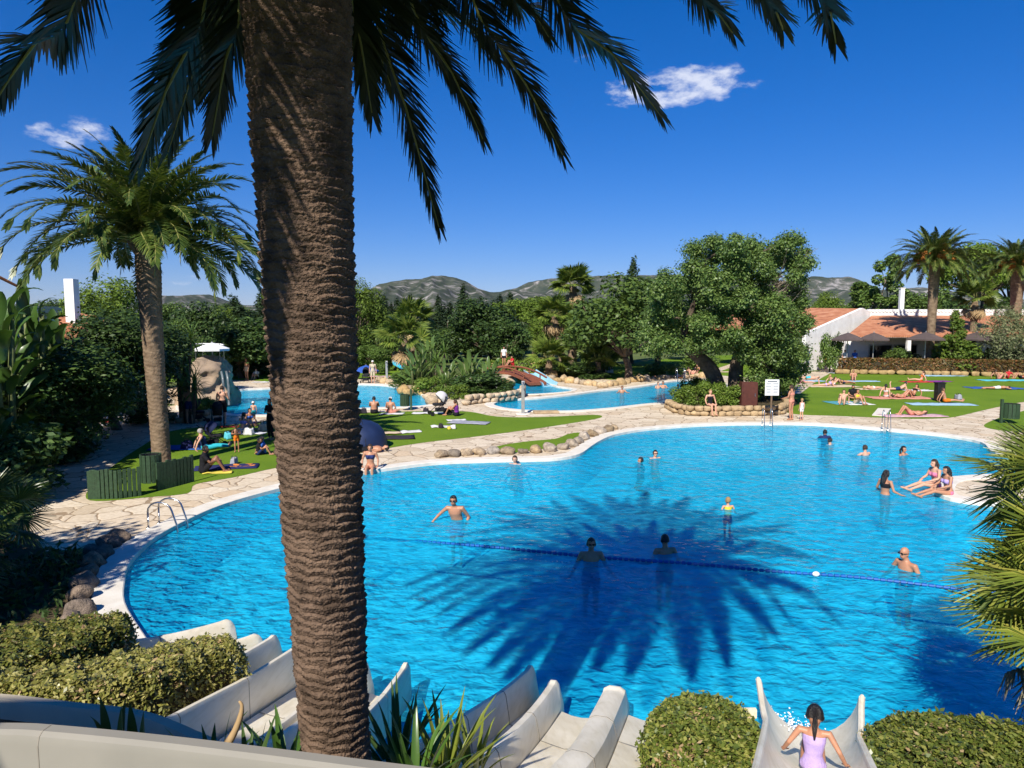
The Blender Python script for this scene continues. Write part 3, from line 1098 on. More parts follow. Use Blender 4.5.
for ex, ey, ed, tx, ty, td in HANG:
    e_, t_ = P(ex, ey, ed), P(tx, ty, td)
    h_ = Vector((e_.x - CC.x, e_.y - CC.y, 0))
    st = CC + h_.normalized() * 0.25
    a_ = st.lerp(e_, 0.42) + Vector((0, 0, 0.75))
    cur = smooth_open([st, a_, e_, e_.lerp(t_, 0.5) + Vector((0, 0, 0.05)), t_], 6)
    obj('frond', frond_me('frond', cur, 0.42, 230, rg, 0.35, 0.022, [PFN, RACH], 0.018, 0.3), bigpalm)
ga = 2.399963
# old fronds hanging on the sunny side, over and behind the camera: they shade the upper trunk
for k in range(17):
    az = R(-178 + 172 * k / 16 + rg.normal() * 4)
    y_ = CC.y + 2.5 * math.sin(az) * (0.85 + 0.3 * rg.random())
    x_ = CC.x + 3.1 * math.cos(az) * (0.85 + 0.3 * rg.random())
    z_ = max(6.35 + 0.7 * rg.random(), CAMZ + 0.47 * max(0, y_) + 0.45)
    big_frond(Vector((x_, y_, z_)), 0.8 + 0.5 * rg.random())
for k in range(46):
    az = k * ga
    q = k / 45
    if q < 0.65 and k % 2 and math.cos(az - math.atan2(-0.934, -0.358)) > 0.75:
        continue
    L_ = 4.6 - 0.9 * q + 0.5 * rg.random()
    dz = -1.3 + 4.6 * q
    hr = math.sqrt(max(0.5, L_ * L_ * 0.85 - dz * dz * 0.7)) * (0.95 if q < 0.8 else 0.6)
    tip = CC + Vector((math.cos(az) * hr, math.sin(az) * hr, dz + 0.25 * rg.normal()))
    # keep the photo's open sky: no extra tip hangs into the frame
    if tip.y > 0.4:
        zmin = CAMZ + 0.47 * tip.y + 0.35
        if tip.z < zmin:
            tip.z = zmin + 0.3 * rg.random()
    big_frond(tip, 1.0 + 0.9 * rg.random())


# ------------------------------------------------------------------ canary palms in the distance
def frond_set(L, ll, n, mats=None, wid=0.03, seed=0):
    rg = np.random.default_rng(seed)
    out = []
    for rise, droop in ((1.25, 0.9), (0.95, 1.35), (0.6, 1.7), (0.25, 1.9), (-0.1, 1.85), (-0.45, 1.6)):
        out.append([frond_me('frond', arc(L * (0.92 + 0.16 * rg.random()), rise * 0.4, droop), ll, n, rg, 0.45, wid, mats or [PF, RACH], 0.025, 0.3) for _ in range(2)])
    return out


FS = frond_set(4.3, 0.50, 84, wid=0.052, seed=5)


def canary(label, base, ztop, r, nf, reach, seed, dates=False, parts=True, lean=0.0):
    rg = np.random.default_rng(seed)
    t = thing('palm_tree', label, 'palm tree', base, 0)
    h = ztop - base[2]
    palm_trunk('trunk', [Vector((lean, 0, -0.2)), Vector((lean * 0.4, 0, h * 0.5)), Vector((0, 0, h)), Vector((0, 0, h + 0.5))], [r * 0.92, r * 0.88, r * 0.9, r * 0.97, r * 1.05, r * 1.2, r * 1.05], t, FARBARK, 220, 48, 0.13, 0.022, seed, 3, 9)
    sc = reach / 4.3
    rows = []
    for k in range(nf):
        q = (k + 0.5) / nf
        el = 1.50 - 1.45 * q ** 0.9 + rg.normal() * 0.06      # launch angle, young fronds upright
        row = min(5, int(q * 6))
        me = FS[row][k % 2]
        fr = obj('frond', me, t)
        launch = [1.25, 0.95, 0.6, 0.25, -0.1, -0.45][row] * 0.4
        az = k * ga + rg.normal() * 0.1
        s = sc * (0.86 + 0.22 * rg.random()) * (0.8 if row == 0 else 1)
        d = Vector((math.cos(az), math.sin(az), 0))
        fr.matrix_local = Matrix.Translation(Vector((0, 0, h + 0.35 - 0.25 * q)) + d * r * 0.6) @ Matrix.Rotation(az, 4, 'Z') @ Matrix.Rotation(-(el - launch), 4, 'Y') @ Matrix.Rotation(rg.normal() * 0.25, 4, 'X') @ Matrix.Scale(s, 4)
    mb = MB()
    for k in range(40):
        a = rg.random() * 6.28
        p0 = Vector((math.cos(a) * r, math.sin(a) * r, h - 0.35 + 0.5 * rg.random()))
        mb.tube([p0 * 1.0, p0 + Vector((math.cos(a) * 0.25, math.sin(a) * 0.25, 0.35))], [0.09, 0.04], 5)
    mb.build('frond_stubs', FARBARK, t)
    if dates:
        for k in range(6):
            a = k * 1.05 + 3.6
            mb = MB()
            c0 = Vector((math.cos(a) * 1.25, math.sin(a) * 1.25, h + 0.75))
            mb.tube([(0, 0, h + 0.3), c0 + Vector((0, 0, 0.2)), c0], [0.05, 0.04, 0.03], 5)
            mb.ell(c0, (0.34, 0.34, 0.40), seg=10, rings=8)
            for q in range(110):
                u_ = rnd_unit(rg, 1)[0]
                mb.ell(c0 + Vector((u_[0] * 0.36, u_[1] * 0.36, u_[2] * 0.44)), (0.08, 0.08, 0.10), seg=6, rings=4)
            mb.build('date_cluster', DATES, t)
    return t


lp_b = G(157, 466)
canary('date palm rising from a green wooden surround on the left lawn', (lp_b.x, lp_b.y, 0), P(148, 246, lp_b.y).z, 0.32, 96, 4.25, 11, lean=0.18)
canary('tall date palm with orange date clusters in front of the clubhouse', (gx(930, 63.4), 63.4, 0), P(930, 266, 63.4).z, 0.37, 88, 4.4, 12, dates=True)
canary('date palm cut by the frame edge beyond the clubhouse terrace', (gx(1013, 72), 72, 0), P(1012, 272, 72).z, 0.5, 80, 4.7, 13, dates=True)


# ------------------------------------------------------------------ fan palms
def fan_me(name, r, nb, rg, mats, spread=4.4, wid=0.05, stalk=0.7, fold=0.3):
    """one fan leaf in the XY plane, petiole along +X from the origin, blade fanning out past it"""
    Vs, Qs = [], []
    for k in range(nb):
        a = (k / (nb - 1) - 0.5) * spread + rg.normal() * 0.02
        L = r * (1 - 0.25 * (abs(a) / (spread / 2)) ** 2) * (0.92 + 0.16 * rg.random())
        d = np.array([math.cos(a), math.sin(a), 0])
        w = np.array([-math.sin(a), math.cos(a), 0])
        c = np.array([stalk, 0, 0.0])
        up = np.array([0, 0, 1.0])
        sg = 1 if k % 2 else -1
        p0 = c + d * 0.02
        p1 = c + d * L * 0.5 + up * (fold * 0.10 * L)
        p2 = c + d * L * 0.97 + up * (-fold * 0.35 * L * (0.6 + 0.8 * rg.random()))
        w0, w1, w2_ = wid * 0.2, wid * (0.5 + 0.5 * r), 0.004
        z = up * wid * 0.25 * sg
        b = len(Vs)
        Vs += [p0 - w * w0, p0 + w * w0, p1 + w * w1 * 0.5 + z, p1 - w * w1 * 0.5 - z, p2 + w * w2_, p2 - w * w2_]
        Qs += [(b, b + 1, b + 2, b + 3), (b + 3, b + 2, b + 4, b + 5)]
    V, Q = np.array(Vs), np.array(Qs)
    mb = MB()
    mb.tube([(0, 0, 0), (stalk * 0.5, 0, 0.02), (stalk + 0.02, 0, 0)], [0.018, 0.013, 0.009], 5, cap=False)
    return npmesh(name, np.concatenate([V, np.array(mb.v)]), np.concatenate([Q, np.array(mb.f) + len(V)]), mats, np.concatenate([np.zeros(len(Q), int), np.ones(len(mb.f), int)]))


def fan_head(parent, c, n, meshes, lo, hi, rg, s=1.0, azr=(0, 6.283), name='leaf', rad=0.15):
    for k in range(n):
        az = azr[0] + (azr[1] - azr[0]) * ((k * 0.618) % 1.0)
        el = lo + (hi - lo) * (k / max(1, n - 1)) + rg.normal() * 0.1
        o = obj(name, meshes[k % len(meshes)], parent)
        o.matrix_local = Matrix.Translation(Vector(c) + Vector((math.cos(az), math.sin(az), 0)) * rad) @ Matrix.Rotation(az, 4, 'Z') @ Matrix.Rotation(-el, 4, 'Y') @ Matrix.Rotation(rg.normal() * 0.5, 4, 'X') @ Matrix.Scale(s * (0.85 + 0.3 * rg.random()), 4)


rg = np.random.default_rng(31)
FAN = [fan_me('leaf', 0.58, 52, rg, [FANL, RACH], 4.2, 0.028, 0.55, 0.35) for _ in range(5)]
FANDK = [fan_me('leaf', 0.52, 44, rg, [FAND, RACH], 4.2, 0.03, 0.5, 0.35) for _ in range(3)]
FANG = [fan_me('dry_leaf', 0.5, 26, rg, [GREYLEAF, RACH], 3.4, 0.045, 0.5, 0.9) for _ in range(3)]
# right-hand clump close to the camera
fp = thing('fan_palm', 'shaggy fan palm with yellow-green spiky leaves leaning in over the pool', 'palm tree', (0, 0, 0))
for px, py, y, z0 in ((1092, 500, 7.4, 0), (1096, 580, 7.0, 0), (1094, 640, 6.8, 0)):
    c = P(px, py, y)
    mb = MB()
    mb.tube([(c.x + 0.15, c.y + 0.1, 0.1), (c.x + 0.05, c.y, c.z * 0.6), c], [0.14, 0.12, 0.13], 10)
    mb.build('trunk', FARBARK, fp)
    fan_head(fp, c, 30, FAN, -0.45, 1.25, rg, 1.0)
    fan_head(fp, c - Vector((0, 0, 0.15)), 14, FANG, -1.35, -0.7, rg, 0.9, name='dry_leaf')
# dark one on the left
fp = thing('fan_palm', 'dark shaded fan palm bristling at the left edge above the boulders', 'palm tree', (0, 0, 0))
for px, py, y in ((-22, 520, 12.0), (-60, 560, 11.4)):
    c = P(px, py, y)
    mb = MB()
    mb.tube([(c.x, c.y, 0), c], [0.14, 0.12], 8)
    mb.build('trunk', FARBARK, fp)
    fan_head(fp, c, 24, FANDK, -0.5, 1.25, rg, 1.05)


# ------------------------------------------------------------------ leafy trees
def limbs(mb, base, h, r, targets, rg, mi=0):
    """tapering trunk and limbs that end inside the clumps"""
    base = Vector(base)
    fork = base + Vector((0.1 * h * rg.normal() * 0.3, 0.1 * h * rg.normal() * 0.3, h * 0.45))
    mb.tube(smooth_open([base - Vector((0, 0, 0.2)), base.lerp(fork, 0.5) + Vector(rg.normal(size=3)) * 0.05 * h * 0.4, fork], 4), [r * 1.25, r * 1.1, r, r * 0.95, r * 0.9, r * 0.87, r * 0.85, r * 0.8, r * 0.75], 9, mi)
    for t in targets:
        t = Vector(t)
        mid = fork.lerp(t, 0.5) + Vector((rg.normal() * 0.1, rg.normal() * 0.1, 0.12)) * (t - fork).length * 0.6
        pts = smooth_open([fork, mid, t], 4)
        mb.tube(pts, [r * 0.55 * (1 - 0.85 * i / (len(pts) - 1)) for i in range(len(pts))], 6, mi)


TREES = {}


def tree_proto(kind, leafm, barkm, hgt, wid, n, leaf, asp=0.55, style='round', seed=0, trunk_r=0.2, nclump=26, cr=None):
    """builds the meshes of one kind of tree once: height hgt, crown width wid, base at the origin"""
    rg = np.random.default_rng(seed)
    cl = []
    if style == 'round':
        cr = cr or wid * 0.17
        cl = ball_clumps((0, 0, hgt * 0.58), (wid * 0.42, wid * 0.42, hgt * 0.36), nclump, cr, rg, 0.85, -0.8)
    elif style == 'umbrella':
        cr = cr or wid * 0.13
        cl = ball_clumps((0, 0, hgt * 0.72), (wid * 0.45, wid * 0.45, hgt * 0.2), nclump, cr, rg, 0.7, -0.35)
    elif style == 'column':
        for i in range(nclump):
            q = (i + rg.random()) / nclump
            w = wid * 0.5 * (math.sin(math.pi * min(1, 0.12 + 0.88 * q)) ** 0.6) * (1 - 0.55 * q)
            a = rg.random() * 6.28
            cl.append((np.array([math.cos(a) * w * 0.4, math.sin(a) * w * 0.4, hgt * (0.06 + 0.9 * q)]), (w * 0.75, w * 0.75, hgt * 0.09)))
    elif style == 'cone':
        for i in range(nclump):
            q = (i + rg.random()) / nclump
            w = wid * 0.5 * (1 - q) ** 0.8 + 0.1
            a = rg.random() * 6.28
            cl.append((np.array([math.cos(a) * w * 0.6, math.sin(a) * w * 0.6, hgt * (0.1 + 0.86 * q)]), (max(0.25, w * 0.5), max(0.25, w * 0.5), hgt * 0.07)))
    elif style == 'loose':
        cr = cr or wid * 0.13
        cl = ball_clumps((0, 0, hgt * 0.6), (wid * 0.46, wid * 0.46, hgt * 0.4), nclump, cr, rg, 1.0, -0.7)
    elif style == 'bush':
        cr = cr or wid * 0.2
        cl = ball_clumps((0, 0, hgt * 0.42), (wid * 0.42, wid * 0.42, hgt * 0.45), nclump, cr, rg, 0.85, -0.6)
    pts, outs = clump_cloud(cl, n, rg)
    keep = pts[:, 2] > 0.02
    pts, outs = pts[keep], outs[keep]
    V, Q = leaves(pts, leaf, asp, rg, 0.25, outs)
    fz = hgt / np.percentile(V[:, 2], 99.7)
    fw_ = wid / 2 / np.percentile(np.hypot(V[:, 0], V[:, 1]), 99)
    V = V * np.array([fw_, fw_, fz])
    cl = [(np.array(c_) * np.array([fw_, fw_, fz]), r_) for c_, r_ in cl]
    crown = npmesh('crown', V, Q, leafm)
    mb = MB()
    tg = [c for c, r in cl][::2][:14]
    limbs(mb, (0, 0, 0), hgt * (0.5 if style != 'umbrella' else 1.1), trunk_r, tg, rg)
    tr = mb.build('trunk', barkm, None, True)
    tm = tr.data
    bpy.data.objects.remove(tr)
    TREES[kind] = (crown, tm, hgt, wid)


def plant(kind, name, label, cat, loc, h, w=None, group=None, rz=None):
    crown, tm, H, W = TREES[kind]
    s = h / H
    sw = (w / W) if w else s
    t = thing(name, label, cat, loc, random.random() * 6.28 if rz is None else rz, group, (sw, sw, s))
    obj('trunk', tm, t)
    obj('crown', crown, t)
    return t


def at_px(px, pytop, y, z0=0.0):
    """base point and height of something at depth y whose top shows at (px, pytop)"""
    p = P(px, pytop, y)
    return (p.x, y, z0), p.z - z0


tree_proto('broad', MIDLEAF, BARK, 8, 7, 9000, 0.30, 0.6, 'round', 1, 0.22, 30)
tree_proto('broad_dark', DARKLEAF, BARK, 8, 7, 10000, 0.30, 0.6, 'round', 2, 0.22, 34)
tree_proto('pine', PINE, BARK, 10, 9, 11000, 0.34, 0.35, 'umbrella', 3, 0.25, 34)
tree_proto('pine_round', PINE, BARK, 10, 8, 11000, 0.34, 0.35, 'round', 4, 0.25, 36)
tree_proto('cypress', CYPR, BARK, 10, 2.6, 5000, 0.28, 0.45, 'column', 5, 0.15, 26)
tree_proto('conifer', CYPR, BARK, 10, 5, 8000, 0.32, 0.4, 'cone', 6, 0.2, 40)
tree_proto('poplar', MIDLEAF, PALEBARK, 12, 5, 9500, 0.28, 0.7, 'loose', 7, 0.2, 34)
tree_proto('olive', OLIVE, PALEBARK, 6, 6.5, 8500, 0.24, 0.28, 'round', 8, 0.25, 34)
tree_proto('bush', DARKLEAF, TWIG, 2, 2.4, 3500, 0.17, 0.55, 'bush', 9, 0.06, 16)
tree_proto('bush_bright', BRIGHT, TWIG, 2, 2.4, 3500, 0.17, 0.55, 'bush', 10, 0.06, 16)
tree_proto('bush_mid', MIDLEAF, TWIG, 2, 2.4, 3500, 0.17, 0.55, 'bush', 12, 0.06, 16)
tree_proto('cone_bush', BRIGHT, TWIG, 4, 2.2, 6000, 0.17, 0.5, 'cone', 13, 0.1, 34)
tree_proto('near_broad', DARKLEAF, BARK, 8, 7, 22000, 0.20, 0.55, 'round', 14, 0.22, 44)
tree_proto('shade_tree', DARKLEAF, BARK, 8, 7, 14000, 0.26, 0.6, 'round', 15, 0.22, 40)

# --- the carob tree by the pool
cb = thing('carob_tree', 'big spreading carob tree with two leaning trunks in the stone ring by the pool', 'tree', (0, 0, 0))
TY = 39.0
rg = np.random.default_rng(77)
cl = []
SIL = [(642, 335), (646, 302), (660, 277), (684, 254), (702, 242), (738, 233), (760, 248), (786, 240), (805, 240), (810, 262), (802, 285), (812, 315), (811, 345), (802, 372), (788, 384), (754, 382), (744, 364), (736, 349), (705, 346), (680, 349), (656, 348)]


def in_poly(x, y, pl):
    r = False
    j = len(pl) - 1
    for i in range(len(pl)):
        if (pl[i][1] > y) != (pl[j][1] > y) and x < (pl[j][0] - pl[i][0]) * (y - pl[i][1]) / (pl[j][1] - pl[i][1]) + pl[i][0]:
            r = not r
        j = i
    return r


while len(cl) < 265:
    px, py = rg.uniform(640, 815), rg.uniform(230, 388)
    if not in_poly(px, py, SIL):
        continue
    if 770 < px < 800 and 268 < py < 300 and rg.random() < 0.7:      # thin patch with bare twigs
        continue
    c_ = P(px, py, TY)
    w_ = 3.6 * math.sqrt(max(0.05, 1 - ((px - 728) / 95) ** 2))
    dy = rg.uniform(-1, 1) * w_ * (0.55 if py > 350 else 1.0)
    r = 0.34 + 0.5 * rg.random() ** 1.4
    cl.append((np.array([c_.x * (TY + dy) / TY, TY + dy, CAMZ + (c_.z - CAMZ) * (TY + dy) / TY]), (r, r, r * 0.8)))
pts, outs = clump_cloud(cl, 165000, rg, 0.4, 0.8)
V, Q = leaves(pts, 0.13, 0.6, rg, 0.3, outs)
obj('crown', npmesh('crown', V, Q, CAROB), cb)
mb = MB()
fk = [P(722, 388, TY), P(712, 372, TY), P(697, 356, TY), P(680, 344, TY), P(664, 332, TY)]
for f_ in fk:
    f_.z = max(f_.z, 0.0)
fk[0].z = 0.2
q1 = smooth_open(fk, 4)
mb.tube(q1, [0.52 * (1 - 0.7 * i / (len(q1) - 1)) for i in range(len(q1))], 12)
q2 = smooth_open([P(736, 388, TY - .3) * 1.0, P(736, 370, TY - .3), P(740, 350, TY), P(748, 325, TY), P(752, 300, TY), P(742, 268, TY)], 4)
q2[0].z = 0.2
mb.tube(q2, [0.46 * (1 - 0.85 * i / (len(q2) - 1)) for i in range(len(q2))], 12)
q3 = smooth_open([P(680, 344, TY), P(690, 315, TY + 1), P(700, 285, TY), P(705, 262, TY)], 4)
mb.tube(q3, [0.24 * (1 - 0.8 * i / (len(q3) - 1)) for i in range(len(q3))], 8)
q4 = smooth_open([P(664, 332, TY), P(652, 338, TY), P(640, 346, TY + .5)], 4)
mb.tube(q4, [0.16 * (1 - 0.7 * i / (len(q4) - 1)) for i in range(len(q4))], 8)
for c, r in cl[::5]:
    t_ = Vector(c)
    src = min(q1[8:] + q2[8:] + q3 + q4, key=lambda v: (v - t_).length)
    mid = src.lerp(t_, 0.5) + Vector((0, 0, 0.25))
    mb.tube(smooth_open([src, mid, t_], 3), [0.09, 0.08, 0.07, 0.055, 0.045, 0.035, 0.02], 5)
mb.build('trunk', BARK, cb, True)
# thin bare twigs where the crown opens on its right
mb = MB()
for k in range(60):
    a = P(770 + rg.normal() * 8, 300 + rg.normal() * 10, TY + rg.normal())
    e = P(796 + rg.normal() * 12, 272 + rg.normal() * 14, TY + rg.normal())
    mb.tube([a, a.lerp(e, 0.5) + Vector(rg.normal(size=3)) * 0.15, e], [0.02, 0.014, 0.006], 4)
mb.build('twigs', PALEBARK, cb)

# --- background trees: (kind, name, px, top py, depth, width m, label, group)
BG = [
    ('broad', 'broadleaf_tree', 630, 276, 56, 10.0, 'loose mid-green tree close behind the carob on its pool side', None),
    ('broad', 'broadleaf_tree', 604, 298, 64, 8.0, 'low rounded tree just beside the tall fan palm', None),
    ('broad', 'broadleaf_tree', 660, 288, 70, 10, 'dark tree filling the gap behind the carob trunks', None),
    ('conifer', 'conifer', 634, 259, 76, 5.0, 'dark pointed conifer poking out above the carob crown', None),
    ('broad_dark', 'broadleaf_tree', 487, 300, 68, 8.0, 'dense dark evergreen tree behind the planted island', None),
    ('broad_dark', 'broadleaf_tree', 505, 318, 66, 5.0, 'smaller dark evergreen leaning on the dense one behind the island', None),
    ('pine', 'pine_tree', 534, 297, 84, 10, 'pale green flat-topped pine between the dark evergreen and the fan palms', None),
    ('pine_round', 'pine_tree', 552, 312, 78, 6.5, 'rounded light pine behind the twin fan palms', None),
    ('pine_round', 'pine_tree', 358, 279, 70, 6.5, 'tall light green pine beside the big palm trunk over the back pool', None),
    ('pine_round', 'pine_tree', 336, 300, 74, 6.0, 'light pine half hidden behind the big palm trunk', None),
    ('broad', 'broadleaf_tree', 381, 322, 70, 5.0, 'mid-green round tree in front of the cypress row', None),
    ('broad', 'broadleaf_tree', 370, 345, 66, 4.0, 'low leafy tree above the blue parasol', None),
    ('broad_dark', 'broadleaf_tree', 345, 335, 72, 5, 'dark tree under the light pine at the back pool', None),
    ('broad', 'broadleaf_tree', 455, 328, 80, 7, 'leafy tree in the row behind the island palms', None),
    ('broad_dark', 'broadleaf_tree', 428, 330, 78, 6, 'dark tree at the foot of the cypress row', None),
    ('broad', 'broadleaf_tree', 575, 325, 80, 8, 'mid-green tree directly behind the tall fan palm trunk', None),
    ('pine_round', 'pine_tree', 103, 278, 44, 6.5, 'bright bushy pine beyond the white chimney', None),
    ('broad_dark', 'broadleaf_tree', 196, 303, 54, 5.5, 'dark rounded tree behind the artificial rock', None),
    ('conifer', 'conifer', 232, 297, 60, 6.5, 'broad dark conifer behind the white parasol', None),
    ('conifer', 'conifer', 258, 295, 62, 6.0, 'dark conifer meeting the big palm trunk beyond the back pool', None),
    ('broad_dark', 'broadleaf_tree', 240, 318, 58, 7.5, 'dense dark tree over the hedge of the back lawn', None),
    ('broad_dark', 'broadleaf_tree', 282, 305, 64, 7.5, 'dark evergreen hidden mostly behind the big palm trunk', None),
    ('broad', 'broadleaf_tree', 176, 322, 46, 4.5, 'green tree between the left palm trunk and the rock', None),
    ('near_broad', 'broadleaf_tree', 112, 318, 31, 6.5, 'shadowed brownish-green tree over the left path', None),
    ('near_broad', 'broadleaf_tree', 72, 308, 28, 6.5, 'dark leafy tree in front of the chimney house', None),
    ('near_broad', 'broadleaf_tree', 40, 345, 24, 6.0, 'deep shaded shrub tree under the banana leaves', None),
    ('poplar', 'poplar_tree', 886, 256, 86, 6.0, 'airy poplar standing behind the clubhouse roof', None),
    ('poplar', 'poplar_tree', 868, 282, 90, 6.5, 'lower poplar beside the airy one behind the clubhouse', None),
    ('broad', 'broadleaf_tree', 905, 292, 88, 8, 'green tree line beyond the clubhouse ridge near the palm trunk', None),
    ('broad', 'broadleaf_tree', 940, 290, 92, 8, 'green tree beyond the clubhouse ridge behind the date palm', None),
    ('pine', 'pine_tree', 985, 244, 92, 13, 'large umbrella pine beyond the clubhouse', None),
    ('pine', 'pine_tree', 1018, 252, 98, 12, 'umbrella pine cut by the frame edge beyond the clubhouse', None),
    ('broad_dark', 'broadleaf_tree', 962, 300, 84, 6, 'dark tree under the umbrella pine', None),
    ('broad_dark', 'broadleaf_tree', 1000, 298, 86, 7, 'dark tree behind the edge date palm', None),
    ('pine_round', 'pine_tree', 830, 292, 110, 6.0, 'small yellow-green pine above the gable roof', None),
    ('olive', 'olive_tree', 1008, 306, 61.5, 6.2, 'grey-green olive tree by the terrace', None),
    ('bush_mid', 'bush', 831, 333, 64.0, 2.4, 'green bush against the white gable wall', None),
    ('bush_mid', 'bush', 900, 348, 63.8, 4, 'dark bush on the terrace beside the parasol', None),
    ('cone_bush', 'clipped_bush', 957, 311, 62.4, 3.2, 'bright cone-shaped bush by the date palm trunk', None),
    ('bush_bright', 'clipped_bush', 957, 341, 62.2, 4.6, 'wide bright bush at the foot of the cone bush', None),
    ('bush_mid', 'bush', 596, 348, 62, 3.0, 'pale fan-leaved bush below the low rounded tree', None),
    ('bush', 'bush', 565, 362, 60, 5, 'dark grey-green shrub along the rocks under the fan palms', None),
    ('bush', 'bush', 585, 364, 58, 4, 'low dark shrub by the middle pool rocks', None),
    ('bush_bright', 'clipped_bush', 507, 357, 64, 2.0, 'small round clipped bush beside the red bridge', None),
    ('bush_mid', 'bush', 380, 362, 62, 1.8, 'small round bush on the back lawn', None),
    ('bush_mid', 'bush', 665, 362, 60, 4, 'low bush behind the carob trunk', None),
    ('broad', 'broadleaf_tree', 690, 335, 84, 7, 'mid-green tree glimpsed under the carob crown', None),
    ('broad', 'broadleaf_tree', 760, 330, 86, 8, 'leafy tree behind the carob right trunk', None),
    ('bush_mid', 'bush', 700, 355, 66, 4, 'orange-tinged bush seen between the carob trunks', None),
    ('bush', 'bush', 14, 428, 19, 3.2, 'dark bush under the banana-leaved plants at the frame edge', None),
    ('bush', 'bush', 38, 418, 24, 3.6, 'dark bush along the near side of the left path', None),
    ('bush_mid', 'bush', 62, 400, 29, 3.4, 'dark bush where the left path enters the trees', None),
    ('bush', 'bush', 150, 398, 33, 2.5, 'dark bush beside the left palm trunk on the path', None),
]
for kind, nm, px, py, y, w, lab, grp in BG:
    loc, h = at_px(px, py, y)
    plant(kind, nm, lab, 'bush' if 'bush' in nm else 'tree', loc, h, w, grp)
# a long row of trees closing the horizon
far = [(k, random.choice(['broad', 'broad_dark', 'pine_round'])) for k in range(20)]
for k, kind in far:
    px = -60 + k * 60 + random.uniform(-12, 12)
    if 380 < px < 530:
        continue
    y = random.uniform(104, 125)
    loc, h = at_px(px, random.uniform(300, 308), y)
    plant(kind, 'broadleaf_tree', 'distant green tree in the line along the horizon', 'tree', loc, h, h * 1.35, 'distant trees along the horizon')
# cypress row under the central mountain
for px, py in ((384, 296), (397, 300), (409, 297), (418, 303), (438, 296), (450, 303), (463, 286), (481, 298), (493, 302), (500, 296), (510, 295), (425, 306), (391, 304), (472, 301), (405, 305), (444, 306), (488, 305)):
    loc, h = at_px(px, py, random.uniform(86, 96))
    plant('cypress', 'cypress_tree', 'slim dark cypress in the row beneath the central mountain', 'tree', loc, h, random.uniform(2.6, 3.4), 'cypresses beneath the mountain')
for px, py in ((410, 296), (511, 295)):
    loc, h = at_px(px, py, 100)
    plant('conifer', 'conifer', 'dark pointed conifer among the cypress row', 'tree', loc, h, 5, 'conifers among the cypress row')
# trees of the garden beside and behind the camera that shade the left bank
for x, y, h, w, lab in ((-17.5, 14.5, 7.5, 7.0, 'garden tree beside the tower shading the left bank'), (-12.2, 7.4, 7.2, 5.6, 'small garden tree shading the curved coping'), (-21, 21, 9.5, 8, 'tall garden tree shading the left path'), (-26, 27, 10, 9, 'tall dark tree at the far end of the left garden')):
    plant('shade_tree', 'broadleaf_tree', lab, 'tree', (x, y, 0), h, w)


# ------------------------------------------------------------------ banana-like plants on the left
def blade_me(name, L, W, rg, m, droop=0.9, n=10):
    Vs, Qs = [], []
    a = 0.55
    p = np.array([0, 0, 0.0])
    for i in range(n + 1):
        t = i / n
        w = W * 0.5 * math.sin(math.pi * min(0.985, 0.04 + 0.96 * t)) ** 0.55
        sl = 0.35
        Vs += [p + np.array([0, -w, w * sl + 0.01 * rg.normal()]), p, p + np.array([0, w, w * sl + 0.01 * rg.normal()])]
        p = p + np.array([math.cos(a), 0, math.sin(a)]) * L / n
        a -= droop / n * (0.4 + 1.2 * t)
        if i:
            b = (i - 1) * 3
            Qs += [(b, b + 1, b + 4, b + 3), (b + 1, b + 2, b + 5, b + 4)]
    return npmesh(name, np.array(Vs), np.array(Qs), m, smooth=True)


rg = np.random.default_rng(41)
STRAP2 = leafmat('strelitzia_leaf', (0.10, 0.17, 0.04), (0.06, 0.115, 0.03), (0.17, 0.23, 0.06), 0.25, 0.35, 0.5)
BL = [blade_me('leaf', 1.15 + 0.3 * rg.random(), 0.42, rg, BANANA, d_) for d_ in (0.7, 1.2, 1.7, 2.2)]
BL2 = [blade_me('leaf', 0.8 + 0.3 * rg.random(), 0.26, rg, STRAP2, d_) for d_ in (0.5, 0.9, 1.3, 1.8)]


def banana(label, base, h, n, rg, s=1.0, name='banana_plant', BL=BL):
    t = thing(name, label, 'plant', base)
    mb = MB()
    for k in range(5):
        a = k * 1.3
        mb.tube([(0.25 * math.cos(a), 0.25 * math.sin(a), -0.1), (0.35 * math.cos(a), 0.35 * math.sin(a), h * 0.6), (0.5 * math.cos(a), 0.5 * math.sin(a), h)], [0.11, 0.09, 0.05], 7)
    mb.build('stem', MIDSTEM, t, True)
    for k in range(n):
        az = k * ga
        q = k / n
        z = h * (0.12 + 0.88 * q)
        el = 0.1 + 0.9 * q + rg.normal() * 0.15
        o = obj('leaf', BL[k % 4], t)
        o.matrix_local = Matrix.Translation((0.45 * math.cos(az), 0.45 * math.sin(az), z)) @ Matrix.Rotation(az, 4, 'Z') @ Matrix.Rotation(-el, 4, 'Y') @ Matrix.Rotation(rg.normal() * 0.4, 4, 'X') @ Matrix.Scale(s * (0.8 + 0.4 * rg.random()), 4)


MIDSTEM = mat('green_stem', (0.14, 0.17, 0.06), 0.6, (0.09, 0.11, 0.04), 6)
for px, py, y, n, s, lab in ((-6, 292, 21, 30, 0.85, 'tall banana-leaved plant at the top of the left garden'), (26, 296, 23, 30, 0.8, 'banana-leaved plant below the white house roof'), (50, 326, 25, 26, 0.8, 'banana-leaved plant nearest the left path trees'),
                             (-70, 385, 18, 24, 0.7, 'lower banana-leaved plant at the frame edge above the path'), (-24, 410, 19.5, 18, 0.75, 'broad-leaved plant with one sunlit leaf above the path'), (52, 366, 28, 20, 0.65, 'shaded broad-leaved plant behind the path')):
    loc, h = at_px(px, py, y)
    banana(lab, loc, max(0.8, h - 0.6), int(n * 1.9), rg, s)


